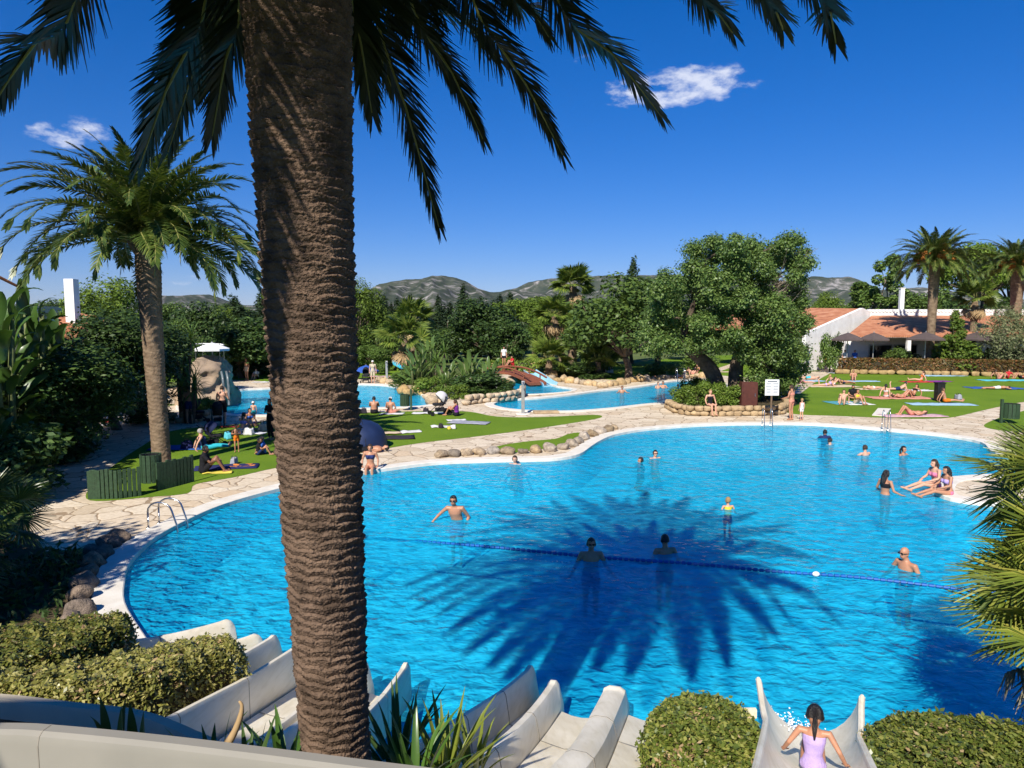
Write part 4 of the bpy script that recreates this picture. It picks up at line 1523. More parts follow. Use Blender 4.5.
# ------------------------------------------------------------------ hedges near the camera
def hedge(label, poly, z0, z1, n, leaf, m, seed, name='hedge', slope=None, dome=0.0, core=True):
    """clipped hedge over a ground polygon: leaves on its top and sides, twiggy dark core"""
    rg = np.random.default_rng(seed)
    t = thing(name, label, 'hedge')
    pl = [Vector(p[:2]) for p in poly]
    A = np.array([(p.x, p.y) for p in pl])
    lo, hi = A.min(0), A.max(0)
    cx, cy = A.mean(0)
    zt = slope if slope else (lambda x, y: z1)
    zb = z0 if callable(z0) else (lambda x, y: z0)
    nE = len(pl)

    def inside(X):
        r = np.zeros(len(X), bool)
        j = nE - 1
        for i in range(nE):
            xi, yi, xj, yj = A[i][0], A[i][1], A[j][0], A[j][1]
            c = ((yi > X[:, 1]) != (yj > X[:, 1])) & (X[:, 0] < (xj - xi) * (X[:, 1] - yi) / (yj - yi + 1e-12) + xi)
            r ^= c
            j = i
        return r

    def edge_d(X):
        d = np.full(len(X), 1e9)
        for i in range(nE):
            a, b = A[i], A[(i + 1) % nE]
            ab = b - a
            tt = np.clip(((X - a) @ ab) / (ab @ ab), 0, 1)
            d = np.minimum(d, np.linalg.norm(X - (a + tt[:, None] * ab), axis=1))
        return d
    top = lo + (hi - lo) * rg.random((n * 3, 2))
    top = top[inside(top)][:int(n * 0.6)]
    dd = edge_d(top)
    rnd = 0.16
    zz = np.array([zt(*p) for p in top]) - np.clip(rnd - dd, 0, rnd) ** 2 / rnd * 1.3 - dome * np.sum((top - [cx, cy]) ** 2, axis=1)
    bump = 0.03 * np.sin(top[:, 0] * 9) * np.cos(top[:, 1] * 8) + 0.025 * np.sin(top[:, 0] * 23 + top[:, 1] * 17)
    T = np.column_stack([top, zz + bump + rg.normal(size=len(top)) * 0.018])
    per = np.array([np.linalg.norm(A[(i + 1) % nE] - A[i]) for i in range(nE)])
    k = rg.choice(nE, size=int(n * 0.6), p=per / per.sum())
    u = rg.random((len(k), 1))
    e = A[k] * (1 - u) + A[(k + 1) % nE] * u
    q = rg.random(len(k))
    ztop = np.array([zt(*p) for p in e]) - dome * np.sum((e - [cx, cy]) ** 2, axis=1)
    zbot = np.array([zb(*p) for p in e])
    zc = zbot + (ztop - zbot) * q
    ctr = np.array([cx, cy])
    inn = e - ctr
    inn /= np.linalg.norm(inn, axis=1, keepdims=True)
    off = -np.clip(q - 0.75, 0, 1) ** 2 * 1.6 + rg.normal(size=len(k)) * 0.022 + 0.03 * np.sin(e[:, 0] * 11 + zc * 9)
    e = e + inn * off[:, None]
    S = np.column_stack([e, zc])
    pts = np.concatenate([T, S])
    outs = np.concatenate([np.tile([0, 0, 1.0], (len(T), 1)), np.column_stack([inn, np.zeros(len(S))])])
    # a few shoots stick out
    sh = rg.choice(len(T), size=max(3, len(T) // 60), replace=False)
    pts[sh, 2] += 0.03 + 0.06 * rg.random(len(sh))
    V, Q = leaves(pts, leaf, 0.55, rg, 0.1, outs, 0.6)
    pt_ = np.sin(pts[:, 0] * 5.3 + 1.7 * np.sin(pts[:, 1] * 4.1)) * np.sin(pts[:, 1] * 6.7 + pts[:, 2] * 5)
    dead = (rg.random(len(pts)) < 0.02 + 0.22 * (pt_ > 0.82)).astype(int)
    obj('foliage', npmesh('foliage', V, Q, [m, DEADF], dead), t)
    mb = MB()
    ins = [Vector((cx, cy)) + (p - Vector((cx, cy))) * 0.90 for p in pl]
    nI = len(ins)
    zc_ = lambda p: zt(p.x, p.y) - dome * ((p.x - cx) ** 2 + (p.y - cy) ** 2) - 0.08
    vs = [(p.x, p.y, zb(p.x, p.y) - 0.1) for p in ins] + [(p.x, p.y, zc_(p) - 0.08) for p in ins] + [(cx, cy, zc_(Vector((cx, cy))))]
    fs = [(i, (i + 1) % nI, nI + (i + 1) % nI, nI + i) for i in range(nI)] + [(nI + i, nI + (i + 1) % nI, 2 * nI) for i in range(nI)]
    mb.add(vs, fs)
    mb.build('branches', TWIG, t)
    return t


bz = lambda x, y: bank_z(x, y) - 0.15
# left, two long clipped blocks
hA = [P(-70, 690, 7.3), P(-4, 688, 7.0), P(60, 668, 7.55), P(132, 640, 8.6), P(131, 614, 9.15), P(100, 612, 9.2), P(20, 632, 8.6), P(-70, 640, 8.2)]
hedge('long clipped hedge behind, reaching to the curved coping', hA, bz, 1.35, 24000, 0.050, HEDGEL, 51, slope=lambda x, y: 1.30 - (y - 7.0) * 0.14)
hB = [P(-60, 722, 6.0), P(0, 702, 6.25), P(60, 708, 6.1), P(110, 704, 6.25), P(160, 690, 6.6), P(200, 672, 7.1), P(244, 655, 7.55), P(243, 640, 7.9), P(205, 632, 8.1), P(130, 650, 7.5), P(60, 668, 7.0), P(-60, 690, 6.6)]
hedge('yellowish clipped hedge in front, beside the upper slide lanes', hB, bz, 1.5, 32000, 0.047, HEDGE2, 52, slope=lambda x, y: 1.52 - (y - 6.2) * 0.18)
# the round one between the slides
cH = P(703, 735, 6.55)
pol = [Vector((cH.x + 0.56 * math.cos(a) * (1 + 0.06 * math.sin(3 * a)), cH.y - 0.1 + 0.62 * math.sin(a))) for a in np.linspace(0, 2 * math.pi, 22, endpoint=False)]
hedge('rounded clipped shrub between the middle slide and the girl\'s slide', pol, 0.2, 1.12, 16000, 0.043, HEDGE3, 53, dome=0.28)
cR = P(925, 745, 6.4)
pol = [P(858, 785, 5.9), P(862, 750, 6.3), P(866, 728, 6.75), P(885, 718, 6.95), P(930, 716, 7.0), P(975, 724, 6.85), P(1010, 728, 6.8), P(1060, 730, 6.8), P(1070, 790, 5.9), P(960, 800, 5.8)]
hedge('clipped hedge right of the girl\'s slide, half in shadow', pol, 0.1, 0.90, 20000, 0.045, HEDGE3, 54)

# ------------------------------------------------------------------ strap-leaved plants in the bank
def strap_me(name, L, W, rg, m, bend=0.5, n=7):
    Vs, Qs = [], []
    a = math.pi / 2
    p = np.array([0, 0, 0.0])
    for i in range(n + 1):
        t = i / n
        w = W * 0.5 * max(0.04, (1 - t ** 2.2)) * (0.55 + 0.45 * min(1, t * 4))
        Vs += [p + np.array([0, -w, 0]) + np.array([-0.35 * w, 0, 0]), p, p + np.array([0, w, 0]) + np.array([-0.35 * w, 0, 0])]
        p = p + np.array([math.cos(a), 0, math.sin(a)]) * L / n
        a -= bend / n * (0.3 + 1.4 * t)
        if i:
            b = (i - 1) * 3
            Qs += [(b, b + 1, b + 4, b + 3), (b + 1, b + 2, b + 5, b + 4)]
    return npmesh(name, np.array(Vs), np.array(Qs), m, smooth=True)


rg = np.random.default_rng(61)
ST = [strap_me('leaf', 0.62, 0.085, rg, STRAP, b_) for b_ in (0.2, 0.5, 0.8, 1.1)]
STB = [strap_me('leaf', 0.62, 0.085, rg, FANL, b_) for b_ in (0.2, 0.5, 0.8)]
STD = [strap_me('leaf', 0.62, 0.085, rg, DARKLEAF, b_) for b_ in (0.2, 0.5, 0.9)]


def strap_plant(name, label, c, n, meshes, s, rg, spread=0.7, wide=1.0):
    t = thing(name, label, 'plant', c)
    for k in range(n):
        az = k * ga + rg.normal() * 0.2
        q = k / n
        o = obj('leaf', meshes[k % len(meshes)], t)
        o.matrix_local = Matrix.Translation((0.06 * math.cos(az), 0.06 * math.sin(az), -0.05)) @ Matrix.Rotation(az, 4, 'Z') @ Matrix.Rotation(spread * (0.15 + q), 4, 'Y') @ Matrix.Diagonal((s, s * wide, s * (0.8 + 0.4 * rg.random()), 1))
    return t


def bank_pt(px, py, y):
    return P(px, py, y)


strap_plant('agave', 'clump of thick dark leaves standing behind the tower parapet by the hedge', P(112, 742, 4.3), 4, STD, 0.45, rg, 0.12, 1.9)
strap_plant('agave', 'second dark thick-leaved clump behind the parapet', P(134, 742, 4.4), 3, STD, 0.42, rg, 0.15, 1.9)
strap_plant('bird_of_paradise', 'leafy clump between the parapet and the upper slide', P(212, 768, 4.6), 9, ST, 0.62, rg, 0.8, 1.0)
strap_plant('bird_of_paradise', 'green clump against the base of the big palm', P(285, 772, 4.7), 12, ST, 0.75, rg, 0.7, 1.2)
strap_plant('bird_of_paradise', 'small clump left of the palm base behind the parapet', P(248, 775, 4.5), 8, STD, 0.6, rg, 0.8, 1.0)
strap_plant('bird_of_paradise', 'sunlit yellow-green clump between the palm base and the middle slide', P(446, 775, 5.2), 22, STB, 0.95, rg, 0.75, 0.8)
strap_plant('bird_of_paradise', 'green clump in front of the sunlit one beside the palm', P(415, 785, 4.9), 16, ST, 0.9, rg, 0.7, 0.9)
strap_plant('cordyline', 'dark almost black spiky clump right of the palm base', P(398, 770, 5.4), 24, STD, 1.15, rg, 0.8, 0.6)
strap_plant('bird_of_paradise', 'second sunlit clump touching the middle slide wall', P(474, 772, 5.5), 14, STB, 0.8, rg, 0.6, 0.7)
dry = thing('dry_stem', 'curled brown dead leaf standing out of the planting behind the parapet', 'dead leaf', (0, 0, 0))
mb = MB()
mb.tube(smooth_open([P(222, 752, 4.5), P(233, 735, 4.5), P(240, 718, 4.5), P(242, 706, 4.5), P(239, 701, 4.5)], 4), [0.03, 0.03, 0.028, 0.026, 0.024, 0.022, 0.022, 0.02, 0.02, 0.018, 0.016, 0.014, 0.012, 0.012, 0.01, 0.009, 0.006], 6)
mb.build('leaf', DEADF, dry, True)

# ------------------------------------------------------------------ washingtonia fan palms
WFL = leafmat('fan_leaf', (0.13, 0.19, 0.03), (0.08, 0.13, 0.022), (0.20, 0.25, 0.045), 0.25, 0.4, 0.4)
rg = np.random.default_rng(71)
WF = [fan_me('leaf', 0.95, 26, rg, [WFL, RACH], 3.8, 0.13, 0.9, 0.5) for _ in range(3)]
WD = [fan_me('dry_leaf', 0.8, 14, rg, [DEADF, DEADF], 2.6, 0.14, 0.7, 0.9) for _ in range(2)]


def washingtonia(label, px, pyc, y, n, r=0.3, s=1.0, skirt=14, lean=0.0):
    c = P(px, pyc, y)
    t = thing('fan_palm', label, 'palm tree', (c.x + lean, y, 0))
    mb = MB()
    pts = smooth_open([(0, 0, -0.1), (-lean * 0.5, 0, c.z * 0.5), (-lean, 0, c.z)], 8)
    mb.tube(pts, [r * (1.15 - 0.35 * i / (len(pts) - 1)) + 0.015 * (i % 2) for i in range(len(pts))], 12)
    mb.build('trunk', FARBARK, t, True)
    fan_head(t, (-lean, 0, c.z + 0.1), n, WF, -0.35, 1.35, rg, s)
    fan_head(t, (-lean, 0, c.z - 0.3), skirt, WD, -1.4, -0.95, rg, s * 0.95, name='dry_leaf')


washingtonia('tall fan palm with a skirt of dry leaves behind the middle pool', 573, 286, 68, 34, 0.42, 1.15, 22)
washingtonia('leaning shorter fan palm beside the tall one', 554, 316, 66, 26, 0.3, 1.1, 22, lean=1.0)
washingtonia('small bright fan palm at the foot of the tall ones', 549, 360, 58, 26, 0.3, 1.05, 4)
washingtonia('fan palm with hanging dry leaves in the planted island', 404, 340, 55, 26, 0.3, 1.2, 24, lean=0.8)
washingtonia('fan palm among the trees above the island', 413, 322, 66, 24, 0.25, 1.2, 18)
washingtonia('shaggy fan palm by the terrace under the umbrella pine', 975, 300, 66, 26, 0.3, 1.1, 22)
washingtonia('small fan palm under the low rounded tree', 598, 362, 58, 20, 0.25, 1.0, 4)

# spiky yuccas left of the rock and in the island
YU = [strap_me('leaf', 1.25, 0.10, rg, MIDLEAF, b_) for b_ in (0.3, 0.8, 1.3)]


def yucca(label, px, py, y, heads, rg, s=1.0):
    loc, h = at_px(px, py, y)
    t = thing('yucca', label, 'plant', loc)
    for k in range(heads):
        hx, hy, hz = (rg.normal() * 0.35 * s, rg.normal() * 0.35 * s, h * (0.55 + 0.4 * rg.random()))
        mb = MB()
        mb.tube([(hx * 0.3, hy * 0.3, -0.1), (hx * 0.7, hy * 0.7, hz * 0.6), (hx, hy, hz)], [0.13, 0.1, 0.09], 7)
        mb.build('stem', BARK, t, True)
        for j in range(34):
            az = j * ga
            el = 0.25 + 2.2 * (j / 34)
            o = obj('leaf', YU[j % 3], t)
            o.matrix_local = Matrix.Translation((hx, hy, hz)) @ Matrix.Rotation(az, 4, 'Z') @ Matrix.Rotation(el, 4, 'Y') @ Matrix.Scale(s * (0.7 + 0.3 * rg.random()), 4)


yucca('tall spiky yucca between the left palm and the artificial rock', 180, 330, 34, 5, rg, 1.0)
yucca('lower spiky yucca drooping beside the rock', 188, 372, 33, 3, rg, 0.9)
yucca('yucca standing on the planted island', 437, 350, 48, 3, rg, 1.0)
yucca('short yucca at the near side of the island', 452, 376, 45, 3, rg, 0.8)

# island planting and rock ring
for px, py, y, n, s, lab in ((416, 352, 49, 16, 1.0, 'banana-leaved plant at the left of the island'), (428, 342, 51, 18, 1.1, 'tall banana-leaved plant in the middle of the island'), (470, 356, 47, 18, 1.0, 'leafy plant with white blooms at the right of the island'), (488, 360, 46, 16, 0.9, 'dark strelitzia clump over the island rocks'), (446, 362, 47, 14, 0.9, 'strelitzia clump in front on the island')):
    loc, h = at_px(px, py, y)
    banana(lab, loc, max(0.7, h - 0.5), int(n * 2.2), rg, s, 'strelitzia', BL2)
for px, py, y, w, kind, lab in ((408, 372, 50, 3.2, 'bush_mid', 'green bush at the water end of the island'), (478, 372, 45, 4.2, 'bush', 'dark bush above the island wall'), (496, 376, 44.5, 2.6, 'bush', 'low dark bush at the island tip'), (432, 376, 46, 2.6, 'bush_bright', 'bright bush in the front of the island'), (457, 384, 43, 1.6, 'bush_bright', 'low yellow-green plant beside the pushchair'), (420, 366, 53, 4, 'bush_mid', 'rounded bush behind the island palms')):
    loc, h = at_px(px, py, y)
    plant(kind, 'bush', lab, 'bush', loc, h, w)
# hedges further away
hedge('low reddish flowering hedge along the lawn below the terrace', [Vector(p_) for p_ in ((gx(840, 62.6), 62.6), (gx(930, 61.2), 61.2), (gx(1060, 58.4), 58.4), (gx(1060, 59.8), 59.8), (gx(930, 62.5), 62.5), (gx(840, 63.8), 63.8))], 0.3, 1.32, 11000, 0.2, REDDISH, 79)
for pts_, z1, m, lab, n, lf in (([(340, 368), (368, 367), (398, 368), (398, 371), (368, 371), (340, 372)], 1.1, BRIGHT, 'bright clipped hedge behind the blue parasol', 2500, 0.25),
                                ([(225, 371), (250, 369), (285, 370), (285, 375), (250, 374), (225, 376)], 1.5, MIDLEAF, 'clipped hedge at the back of the far lawn', 3500, 0.25),
                                ([(486, 369), (520, 368), (548, 372), (545, 376), (515, 373), (486, 374)], 1.0, BRIGHT, 'bright clipped hedge beside the red bridge', 2500, 0.22),
                                ([(985, 373.5), (1060, 375), (1060, 377), (985, 375)], 2.2, CYPR, 'dark shaded hedge under the olive tree', 3000, 0.25)):
    hedge(lab, [G(a, b) for a, b in pts_], 0.0, z1, n, lf, m, 80 + n % 17)

# low plants covering the shaded bed on the left
rg = np.random.default_rng(95)
pts = []
while len(pts) < 26000:
    x, y = rg.uniform(-30, -6.6), rg.uniform(4, 34)
    lim = np.interp(y, [4, 9, 11, 13, 14.2, 14.6, 16, 19, 23, 30, 36], [-5.0, -6.2, -7.4, -8.2, -8.8, -10.1, -11.3, -13.7, -16.7, -22.8, -26])
    if x > lim or (x < -0.9 * y - 3):
        continue
    k = math.sin(x * 2.1 + 1.3 * math.sin(y)) * math.sin(y * 1.7 + x)
    if rg.random() > 0.55 + 0.45 * k:
        continue
    pts.append((x, y, abs(rg.normal()) * 0.10 * (1 + k) + 0.02))
V, Q = leaves(np.array(pts), 0.16, 0.35, rg, 0.1)
tag(obj('ground_cover', npmesh('ground_cover', V, Q, DARKLEAF)), 'low dark plants covering the shaded bed by the curved coping', 'ground cover', kind='stuff')
# ================================================================== slides
def slide_mat():
    m, nt, out = newmat('slide_gelcoat')
    tc_ = nt.n('ShaderNodeTexCoord')
    n1 = nt.n('ShaderNodeTexNoise')
    n1.inputs['Scale'].default_value = 2.2
    n1.inputs['Detail'].default_value = 8
    nt.l(tc_.outputs['Object'], n1.inputs['Vector'])
    mp_ = nt.n('ShaderNodeMapping')
    mp_.inputs['Scale'].default_value = (9, 1.2, 9)
    nt.l(tc_.outputs['Object'], mp_.inputs['Vector'])
    n2 = nt.n('ShaderNodeTexNoise')
    n2.inputs['Scale'].default_value = 2.0
    n2.inputs['Detail'].default_value = 6
    nt.l(mp_.outputs['Vector'], n2.inputs['Vector'])
    r1 = ramp(nt, n1.outputs['Fac'], [(0.3, (0.75, 0.67, 0.50)), (0.62, (0.88, 0.81, 0.65))])
    r2 = ramp(nt, n2.outputs['Fac'], [(0.30, (0.74, 0.70, 0.58)), (0.55, (1, 1, 1))])
    mm = nt.n('ShaderNodeMix', data_type='RGBA', blend_type='MULTIPLY')
    mm.inputs['Factor'].default_value = 0.4
    nt.l(r1.outputs['Color'], mm.inputs['A'])
    nt.l(r2.outputs['Color'], mm.inputs['B'])
    b = nt.n('ShaderNodeBsdfPrincipled')
    b.inputs['Specular IOR Level'].default_value = 0.45
    rr = nt.n('ShaderNodeMapRange')
    rr.inputs['To Min'].default_value = 0.25
    rr.inputs['To Max'].default_value = 0.6
    nt.l(n1.outputs['Fac'], rr.inputs['Value'])
    nt.l(rr.outputs['Result'], b.inputs['Roughness'])
    nt.l(mm.outputs['Result'], b.inputs['Base Color'])
    nt.l(b.outputs['BSDF'], out.inputs['Surface'])
    return m


SLIDE = slide_mat()
SEAM = mat('seam', (0.28, 0.25, 0.2), 0.8)
STEEL = mat('steel', (0.62, 0.62, 0.62), 0.22, (0.5, 0.5, 0.5), 4, metal=1.0)
GREYSTEEL = mat('galvanised_post', (0.42, 0.43, 0.42), 0.45, (0.33, 0.33, 0.33), 5, metal=0.6)
WHITE = mat('white_plaster', (0.86, 0.85, 0.82), 0.85, (0.72, 0.70, 0.66), 1.5, 0.1, 30)
TERRA = None
DKGREEN = mat('green_painted_wood', (0.035, 0.075, 0.035), 0.6, (0.022, 0.045, 0.022), 12, 0.3, 40)
BLACKP = mat('black_plastic', (0.016, 0.017, 0.018), 0.5, (0.01, 0.01, 0.01), 9)
BROWNP = mat('rust_brown_panel', (0.10, 0.032, 0.022), 0.6, (0.07, 0.022, 0.016), 6)
SIGNW = mat('white_sign_face', (0.74, 0.74, 0.72), 0.5, (0.68, 0.68, 0.66), 5)
INK = mat('grey_ink', (0.12, 0.13, 0.15), 0.7)
WOODP = mat('weathered_post', (0.19, 0.13, 0.08), 0.85, (0.11, 0.075, 0.045), 9, 0.4, 40)


def frames(path):
    pts = [Vector(p) for p in path]
    out = []
    for i, p in enumerate(pts):
        t = pts[min(i + 1, len(pts) - 1)] - pts[max(i - 1, 0)]
        h = Vector((t.x, t.y, 0)).normalized()
        out.append((p, Vector((h.y, -h.x, 0)), Vector((0, 0, 1))))
    return out


def sweep(path, prof, mb, mi=0):
    fr_ = frames(path)
    n = None
    vs, fs = [], []
    for i, (p, r_, u_) in enumerate(fr_):
        pr = prof(i / (len(fr_) - 1))
        n = len(pr)
        vs += [p + r_ * a + u_ * b for a, b in pr]
    for i in range(len(fr_) - 1):
        for k in range(n):
            k2 = (k + 1) % n
            fs.append((i * n + k, i * n + k2, (i + 1) * n + k2, (i + 1) * n + k))
    fs.append(tuple(range(n - 1, -1, -1)))
    fs.append(tuple((len(fr_) - 1) * n + k for k in range(n)))
    mb.add(vs, fs, mi)


def wall_prof(u, th, h, v0=-0.12, flare=0.05, sg=1):
    """rounded-top wall whose inner face is at u, leaning outwards by flare"""
    def f(t):
        H = h(t)
        a = []
        k = max(0.02, H - 0.04)
        a.append((u, v0))
        a.append((u + sg * flare * 0.2, max(v0 + 0.01, H * 0.3)))
        a.append((u + sg * flare, max(v0 + 0.02, k)))
        a.append((u + sg * (flare + th * 0.25), max(v0 + 0.03, H)))
        a.append((u + sg * (flare + th * 0.75), max(v0 + 0.03, H)))
        a.append((u + sg * (flare + th), max(v0 + 0.02, k)))
        a.append((u + sg * (flare + th), v0))
        return a if sg > 0 else a
    return f


def lane(label, path, w, h=0.42, th=0.10, left=True, right=True, fin=0.07, n=10):
    t = thing('water_slide', label, 'water slide', (0, 0, 0))
    pts = smooth_open(path, n)
    mb = MB()
    sweep(pts, lambda q: [(-w / 2, 0.05), (-w / 4, 0.012), (0, 0.0), (w / 4, 0.012), (w / 2, 0.05), (w / 2, -0.07), (0, -0.07), (-w / 2, -0.07)], mb)
    mb.build('slide_floor', SLIDE, t, 'auto')

    def hh(q):
        e = (q - (1 - fin)) / fin
        return h * (1.0 + 0.12 * min(1, max(0, (q - 0.6) / 0.3))) * (math.sqrt(max(0.0, 1 - e * e)) * 0.9 + 0.1 if e > 0 else 1.0)
    # walls run on a little past the floor's lip, finer steps at the rounded end
    tail = (pts[-1] - pts[-2]).normalized()
    tail.z = 0
    wp = pts + [pts[-1] + tail * 0.05 * k for k in range(1, 6)]
    for on, sg in ((left, -1), (right, 1)):
        if on:
            mb = MB()
            sweep(wp, wall_prof(sg * (w / 2 + 0.002), th, hh, sg=sg), mb)
            mb.build('side_wall', SLIDE, t, 'auto')
    # joints between the moulded sections
    for q in (0.45, 0.72):
        i = int(q * (len(pts) - 1))
        seg = [pts[i], pts[i] + (pts[i + 1] - pts[i]).normalized() * 0.012]
        mb = MB()
        sweep(seg, lambda q_: [(-w / 2 + 0.003, 0.056), (0, 0.006), (w / 2 - 0.003, 0.056), (w / 2 - 0.003, 0.053), (0, 0.003), (-w / 2 + 0.003, 0.053)], mb)
        mb.build('joint', SEAM, t)
        for on, sg in ((left, -1), (right, 1)):
            if on:
                mb = MB()
                hq = hh(i / (len(wp) - 1)) + 0.002
                sweep(seg, wall_prof(sg * (w / 2 - 0.001), th + 0.004, lambda q_: hq, sg=sg), mb)
                mb.build('joint', SEAM, t)
    return t


lane('pale slide lane farthest back, opening into the pool beyond the clipped hedges', [(-6.8, 6.4, 0.74), (-6.0, 7.4, 0.60), (-5.1, 8.5, 0.36), (-4.45, 9.3, 0.14), (-4.0, 9.85, 0.04)], 0.56, 0.36)
lane('narrow pale slide lane running straight along the yellowish hedge', [(-3.72, 4.9, 1.16), (-3.55, 5.6, 1.02), (-3.36, 6.6, 0.80), (-3.16, 7.8, 0.52), (-2.98, 9.05, 0.26)], 0.30, 0.36, 0.09)
lane('wide pale slide lane with a sunlit floor beside the narrow one', [(-2.95, 4.9, 1.06), (-2.82, 5.8, 0.86), (-2.70, 6.6, 0.66), (-2.54, 7.8, 0.38), (-2.40, 8.9, 0.12)], 0.54, 0.26, 0.09, False, True)
lane('pale slide lane ending in the pool just past the big palm trunk', [(-1.9, 5.8, 0.84), (-1.82, 6.6, 0.60), (-1.74, 7.6, 0.32), (-1.66, 8.7, 0.06)], 0.34, 0.36)
lane('narrow outer slide lane beside the sunlit strap leaves', [(-0.95, 5.0, 1.04), (-0.45, 6.2, 0.70), (0.02, 7.4, 0.36), (0.36, 8.3, 0.12)], 0.18, 0.42, 0.10, True, False)
lane('wide white slide lane in the middle of the tower front', [(-0.65, 3.9, 1.36), (-0.18, 5.0, 1.03), (0.24, 6.0, 0.74), (0.60, 7.2, 0.38), (0.84, 8.15, 0.10)], 0.50, 0.34, 0.13, True, False)
lane('white slide lane running down behind the rounded clipped shrub', [(0.28, 3.9, 1.34), (0.74, 5.0, 1.01), (1.13, 6.0, 0.72), (1.47, 7.2, 0.36), (1.70, 8.05, 0.10)], 0.62, 0.30, 0.26, True, False)

# the half-pipe with the girl
t = thing('water_slide', 'white half-pipe slide with tall curved lips that the girl rides', 'water slide', (0, 0, 0))
GS = smooth_open([(1.40, 3.0, 1.98), (1.95, 4.2, 1.50), (2.45, 5.4, 1.02), (2.86, 6.4, 0.62), (3.10, 7.0, 0.40), (3.36, 7.68, 0.20)], 8)


def pipe_prof(q):
    e = max(0, (q - 0.72) / 0.28)
    r = 0.37 + 0.10 * e
    H = 0.30 + 0.24 * e ** 1.5
    out = []
    for k in range(15):
        a = -1.5 + 3.0 * k / 14
        u = r * math.sin(a) * (1 + 0.06 * abs(a)) / math.sin(1.5) 
        v = H * (1 - math.cos(a)) / (1 - math.cos(1.5))
        out.append((u, v))
    o2 = []
    for k in range(14, -1, -1):
        a = -1.5 + 3.0 * k / 14
        u = (r + 0.055) * math.sin(a) * (1 + 0.06 * abs(a)) / math.sin(1.5)
        v = H * (1 - math.cos(a)) / (1 - math.cos(1.5)) - 0.06 * math.cos(a) 
        o2.append((u, v))
    return out + o2


mb = MB()
sweep(GS, pipe_prof, mb)
mb.build('slide_floor', SLIDE, t, 'auto')
fr_ = frames(GS)
for sg in (-1, 1):
    pts = []
    for i, (p, r_, u_) in enumerate(fr_):
        pr = pipe_prof(i / (len(fr_) - 1))
        a = pr[14] if sg > 0 else pr[0]
        pts.append(p + r_ * (a[0] + sg * 0.03) + u_ * (a[1] + 0.005))
    mb = MB()
    mb.tube(pts, [0.034] * (len(pts) - 1) + [0.022], 8)
    mb.build('rim', SLIDE, t, 'auto')
mb = MB()
mb.box(P(749, 713, 7.6), (0.16, 0.05, 0.10))
mb.box(P(743, 712, 7.65), (0.12, 0.04, 0.05), 0.4)
mb.build('support_bracket', SLIDE, t)

# tower parapet in front of the camera
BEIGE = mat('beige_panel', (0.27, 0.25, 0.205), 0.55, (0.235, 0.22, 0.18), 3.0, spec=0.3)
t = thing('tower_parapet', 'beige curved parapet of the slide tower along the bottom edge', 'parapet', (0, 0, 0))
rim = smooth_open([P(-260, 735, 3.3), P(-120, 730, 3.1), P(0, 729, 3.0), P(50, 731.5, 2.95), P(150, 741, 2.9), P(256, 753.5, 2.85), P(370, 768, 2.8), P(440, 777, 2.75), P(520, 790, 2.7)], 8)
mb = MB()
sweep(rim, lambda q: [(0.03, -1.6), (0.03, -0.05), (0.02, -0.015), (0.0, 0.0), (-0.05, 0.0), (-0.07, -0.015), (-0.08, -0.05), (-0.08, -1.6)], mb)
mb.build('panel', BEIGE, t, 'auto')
a, b = P(47, 733, 2.935), P(33, 775, 2.925)
mb = MB()
i_ = min(range(len(rim) - 1), key=lambda k: abs(rim[k].x - P(45, 732, 2.95).x))
sg_ = [rim[i_], rim[i_] + (rim[i_ + 1] - rim[i_]).normalized() * 0.006]
sweep(sg_, lambda q: [(0.032, -1.6), (0.032, -0.05), (0.022, -0.014), (0.0, 0.002), (-0.05, 0.002), (-0.05, -0.03), (0.0, -0.03), (0.0, -1.6)], mb)
mb.build('joint', SEAM, t)

# low kerb wall between the parapet and the lanes
t = thing('kerb_wall', 'low grey shaded wall between the tower parapet and the clipped hedges', 'wall', (0, 0, 0))
kr = smooth_open([P(-160, 694, 6.0), P(-60, 695, 5.95), P(0, 697, 5.9), P(70, 705, 5.75), P(140, 714, 5.5), P(200, 738, 4.9), P(250, 762, 4.5)], 6)
mb = MB()
sweep(kr, lambda q: [(0.05, -0.17), (0.05, -0.03), (0.03, 0.0), (-0.05, 0.0), (-0.07, -0.03), (-0.07, -0.17)], mb)
mb.build('cap', mat('grey_kerb', (0.52, 0.45, 0.33), 0.7, (0.44, 0.38, 0.28), 3.0), t, 'auto')
mb = MB()
sweep(kr, lambda q: [(0.0, -1.1), (0.0, -0.165), (-0.05, -0.165), (-0.05, -1.1)], mb)
mb.build('base', WOODP, t)

# unseen slab on posts behind the camera, added to shade the kerb wall
mb = MB()
mb.box((-7.6, -2.95, 9.0), (5.6, 1.6, 0.2))
for x_, y_ in ((-10.2, -3.6), (-5.0, -3.6)):
    mb.box((x_, y_, 4.45), (0.2, 0.2, 8.9))
mb.build('shade_slab', WHITE)['kind'] = 'structure'

